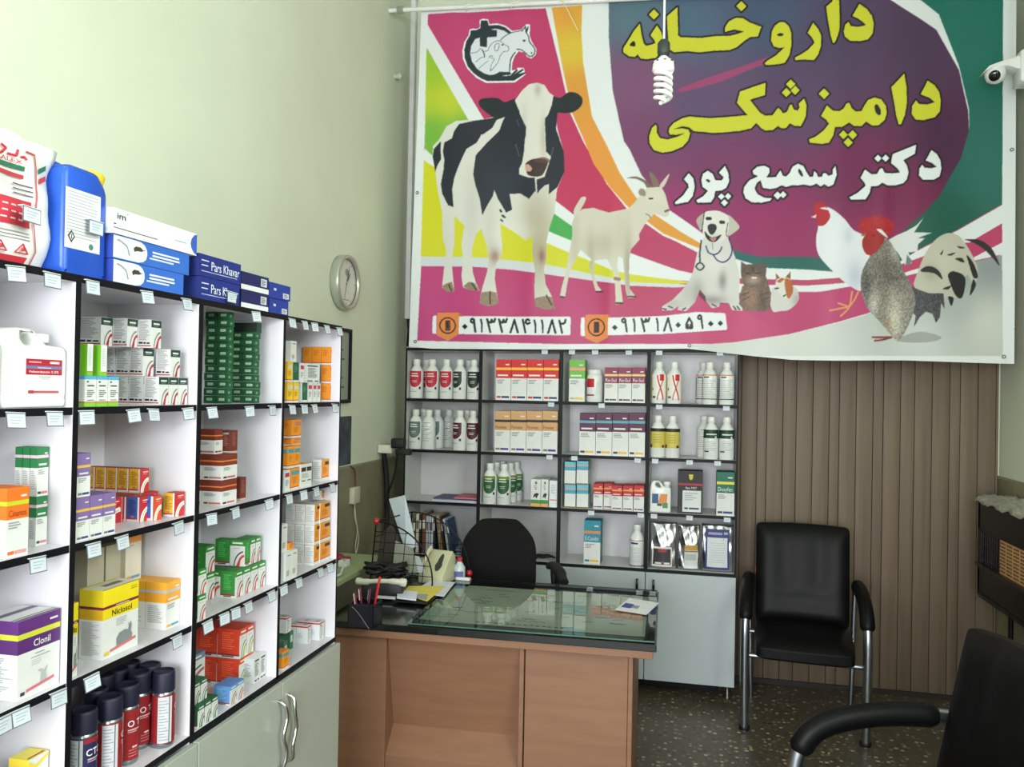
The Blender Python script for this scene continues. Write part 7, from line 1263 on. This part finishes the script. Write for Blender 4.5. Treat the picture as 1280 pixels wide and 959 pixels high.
# hanging spiral lamp
p = at(829.5, 70, y=2.7); t = thing('ceiling_bulb', 'white spiral energy-saving bulb hanging on its cord before the banner', 'light bulb', (p.x, 2.7, 2.657)); WB = mat((236, 236, 232), .3)
b = MB(); b.tube([(0, 0, .19), (0, 0, ZC-2.657)], .0035, (226, 226, 220), 8); b.build('cord', t); b = MB(); b.lathe([(.012, .205), (.020, .195), (.021, .165), (.016, .150), (.0, .150)], (38, 46, 44), 18); b.build('lamp_holder', t)
b = MB(); b.lathe([(.013, .150), (.019, .142), (.034, .132), (.036, .105), (.030, .098), (0, .098)], WB, 24); b.build('ballast', t); b = MB()
for k in range(9): a = 2*PI*k/9; b.box(.0355*math.cos(a)-.004, .0355*math.sin(a)-.004, .127, .0355*math.cos(a)+.004, .0355*math.sin(a)+.004, .1295, (60, 62, 62))
b.build('vent_slots', t); b = MB()
for ph in (0, PI): b.tube([((.0255)*math.cos(ph+q)*(1 if q < 12.5 else 1-(q-12.5)*.25), .0255*math.sin(ph+q)*(1 if q < 12.5 else 1-(q-12.5)*.25), .100-.0066*q) for q in np.linspace(0, 15, 110)], .0068, WB, 8)
b.build('spiral_tube', t)
# ---------------------------------------------------------------- price tags on the shelf edges
def tag_mesh():
    b = MB(); b.box(-.019, -.0012, -.013, .019, .0, .013, (96, 106, 114)); b.box(-.0174, -.0016, -.0114, .0174, -.001, .0112, (206, 214, 222))
    for k in range(3): b.box(-.012, -.0019, .005-k*.005, .012-.004*k, -.0016, .0062-k*.005, (150, 166, 184))
    b.box(-.019, -.0012, .013, .019, .010, .0145, (206, 210, 212)); o = b.build('price_tag'); me = o.data; bpy.data.objects.remove(o); return me
TM_ = tag_mesh(); nt_ = 0
def ptag(loc, rot, lab, grp):
    o = bpy.data.objects.new('price_tag', TM_); COL.objects.link(o); o.location = loc; o.rotation_euler = rot; tag(o, lab, 'price tag', grp)
EDGE = ['on the uppermost edge', 'under the top bay', 'under the second bay', 'under the third bay', 'on the lowest edge']
for lv, cols in ((0, ('A', (21, 66)), ), (0, ('B', (116.5, 185, 234.7))), (0, ('C', (321,))), (0, ('D', (366, 382, 394, 409.6, 425))), (1, ('A', (20.6, 69))), (1, ('B', (109, 168, 193, 236))), (1, ('C', (266, 312.6, 341))), (1, ('D', (366, 381, 394, 419))), (2, ('A', (48,))), (2, ('B', (118, 154, 224))), (2, ('C', (265, 295, 337))), (2, ('D', (362, 380, 396, 416))), (3, ('A', (4, 27, 74))), (3, ('B', (116, 222))), (3, ('C', (260.5, 281, 295, 311, 340))), (3, ('D', (355, 374, 401, 413)))):
    c, pxs = cols; n = len(pxs)
    for i, px in enumerate(pxs):
        y = sol_y(px, SX+.004, SZ[lv]); ptag((SX+.0035, y, SZ[lv]-T*.2-.012), (-.16+random.uniform(-.07, .07), random.uniform(-.06, .06), PI/2+random.uniform(-.08, .08)), 'white price tag %s, %s from the desk in the %s' % (EDGE[lv], ORD[n-1-i], COLS[c]), 'price tags of the side shelving')
for s, pxs in ((0, (681, 715, 744, 786, 824, 900)), (1, (689, 752, 824, 908)), (2, (687, 718, 797, 819, 862, 897)), (3, (739, 801, 817.5, 862, 909))):
    for i, px in enumerate(pxs): x = sol_x(px, CY-.004, CZ[s]); ptag((x, CY-.0042, CZ[s]-.012), (-.12, random.uniform(-.05, .05), random.uniform(-.06, .06)), 'white price tag %s of the rear cabinet, %s from the armchair' % (EDGE[s], ORD[len(pxs)-1-i]), 'price tags of the rear cabinet')
p = at(54.7, 269, x=SX+.03); ptag((SX+.006, p.y, p.z), (-.05, .05, PI/2), 'white price tag stuck on the plastic sack', 'price tags of the side shelving')
p = at(124.4, 285, x=SX); ptag((SX-.008, p.y, p.z), (0, .02, PI/2), 'white price tag stuck on the blue drum', 'price tags of the side shelving')
p = at(290, 372, x=SX+.002); ptag((SX+.001, p.y, p.z), (0, .02, PI/2), 'white price tag on the lower navy script carton', 'price tags of the side shelving')
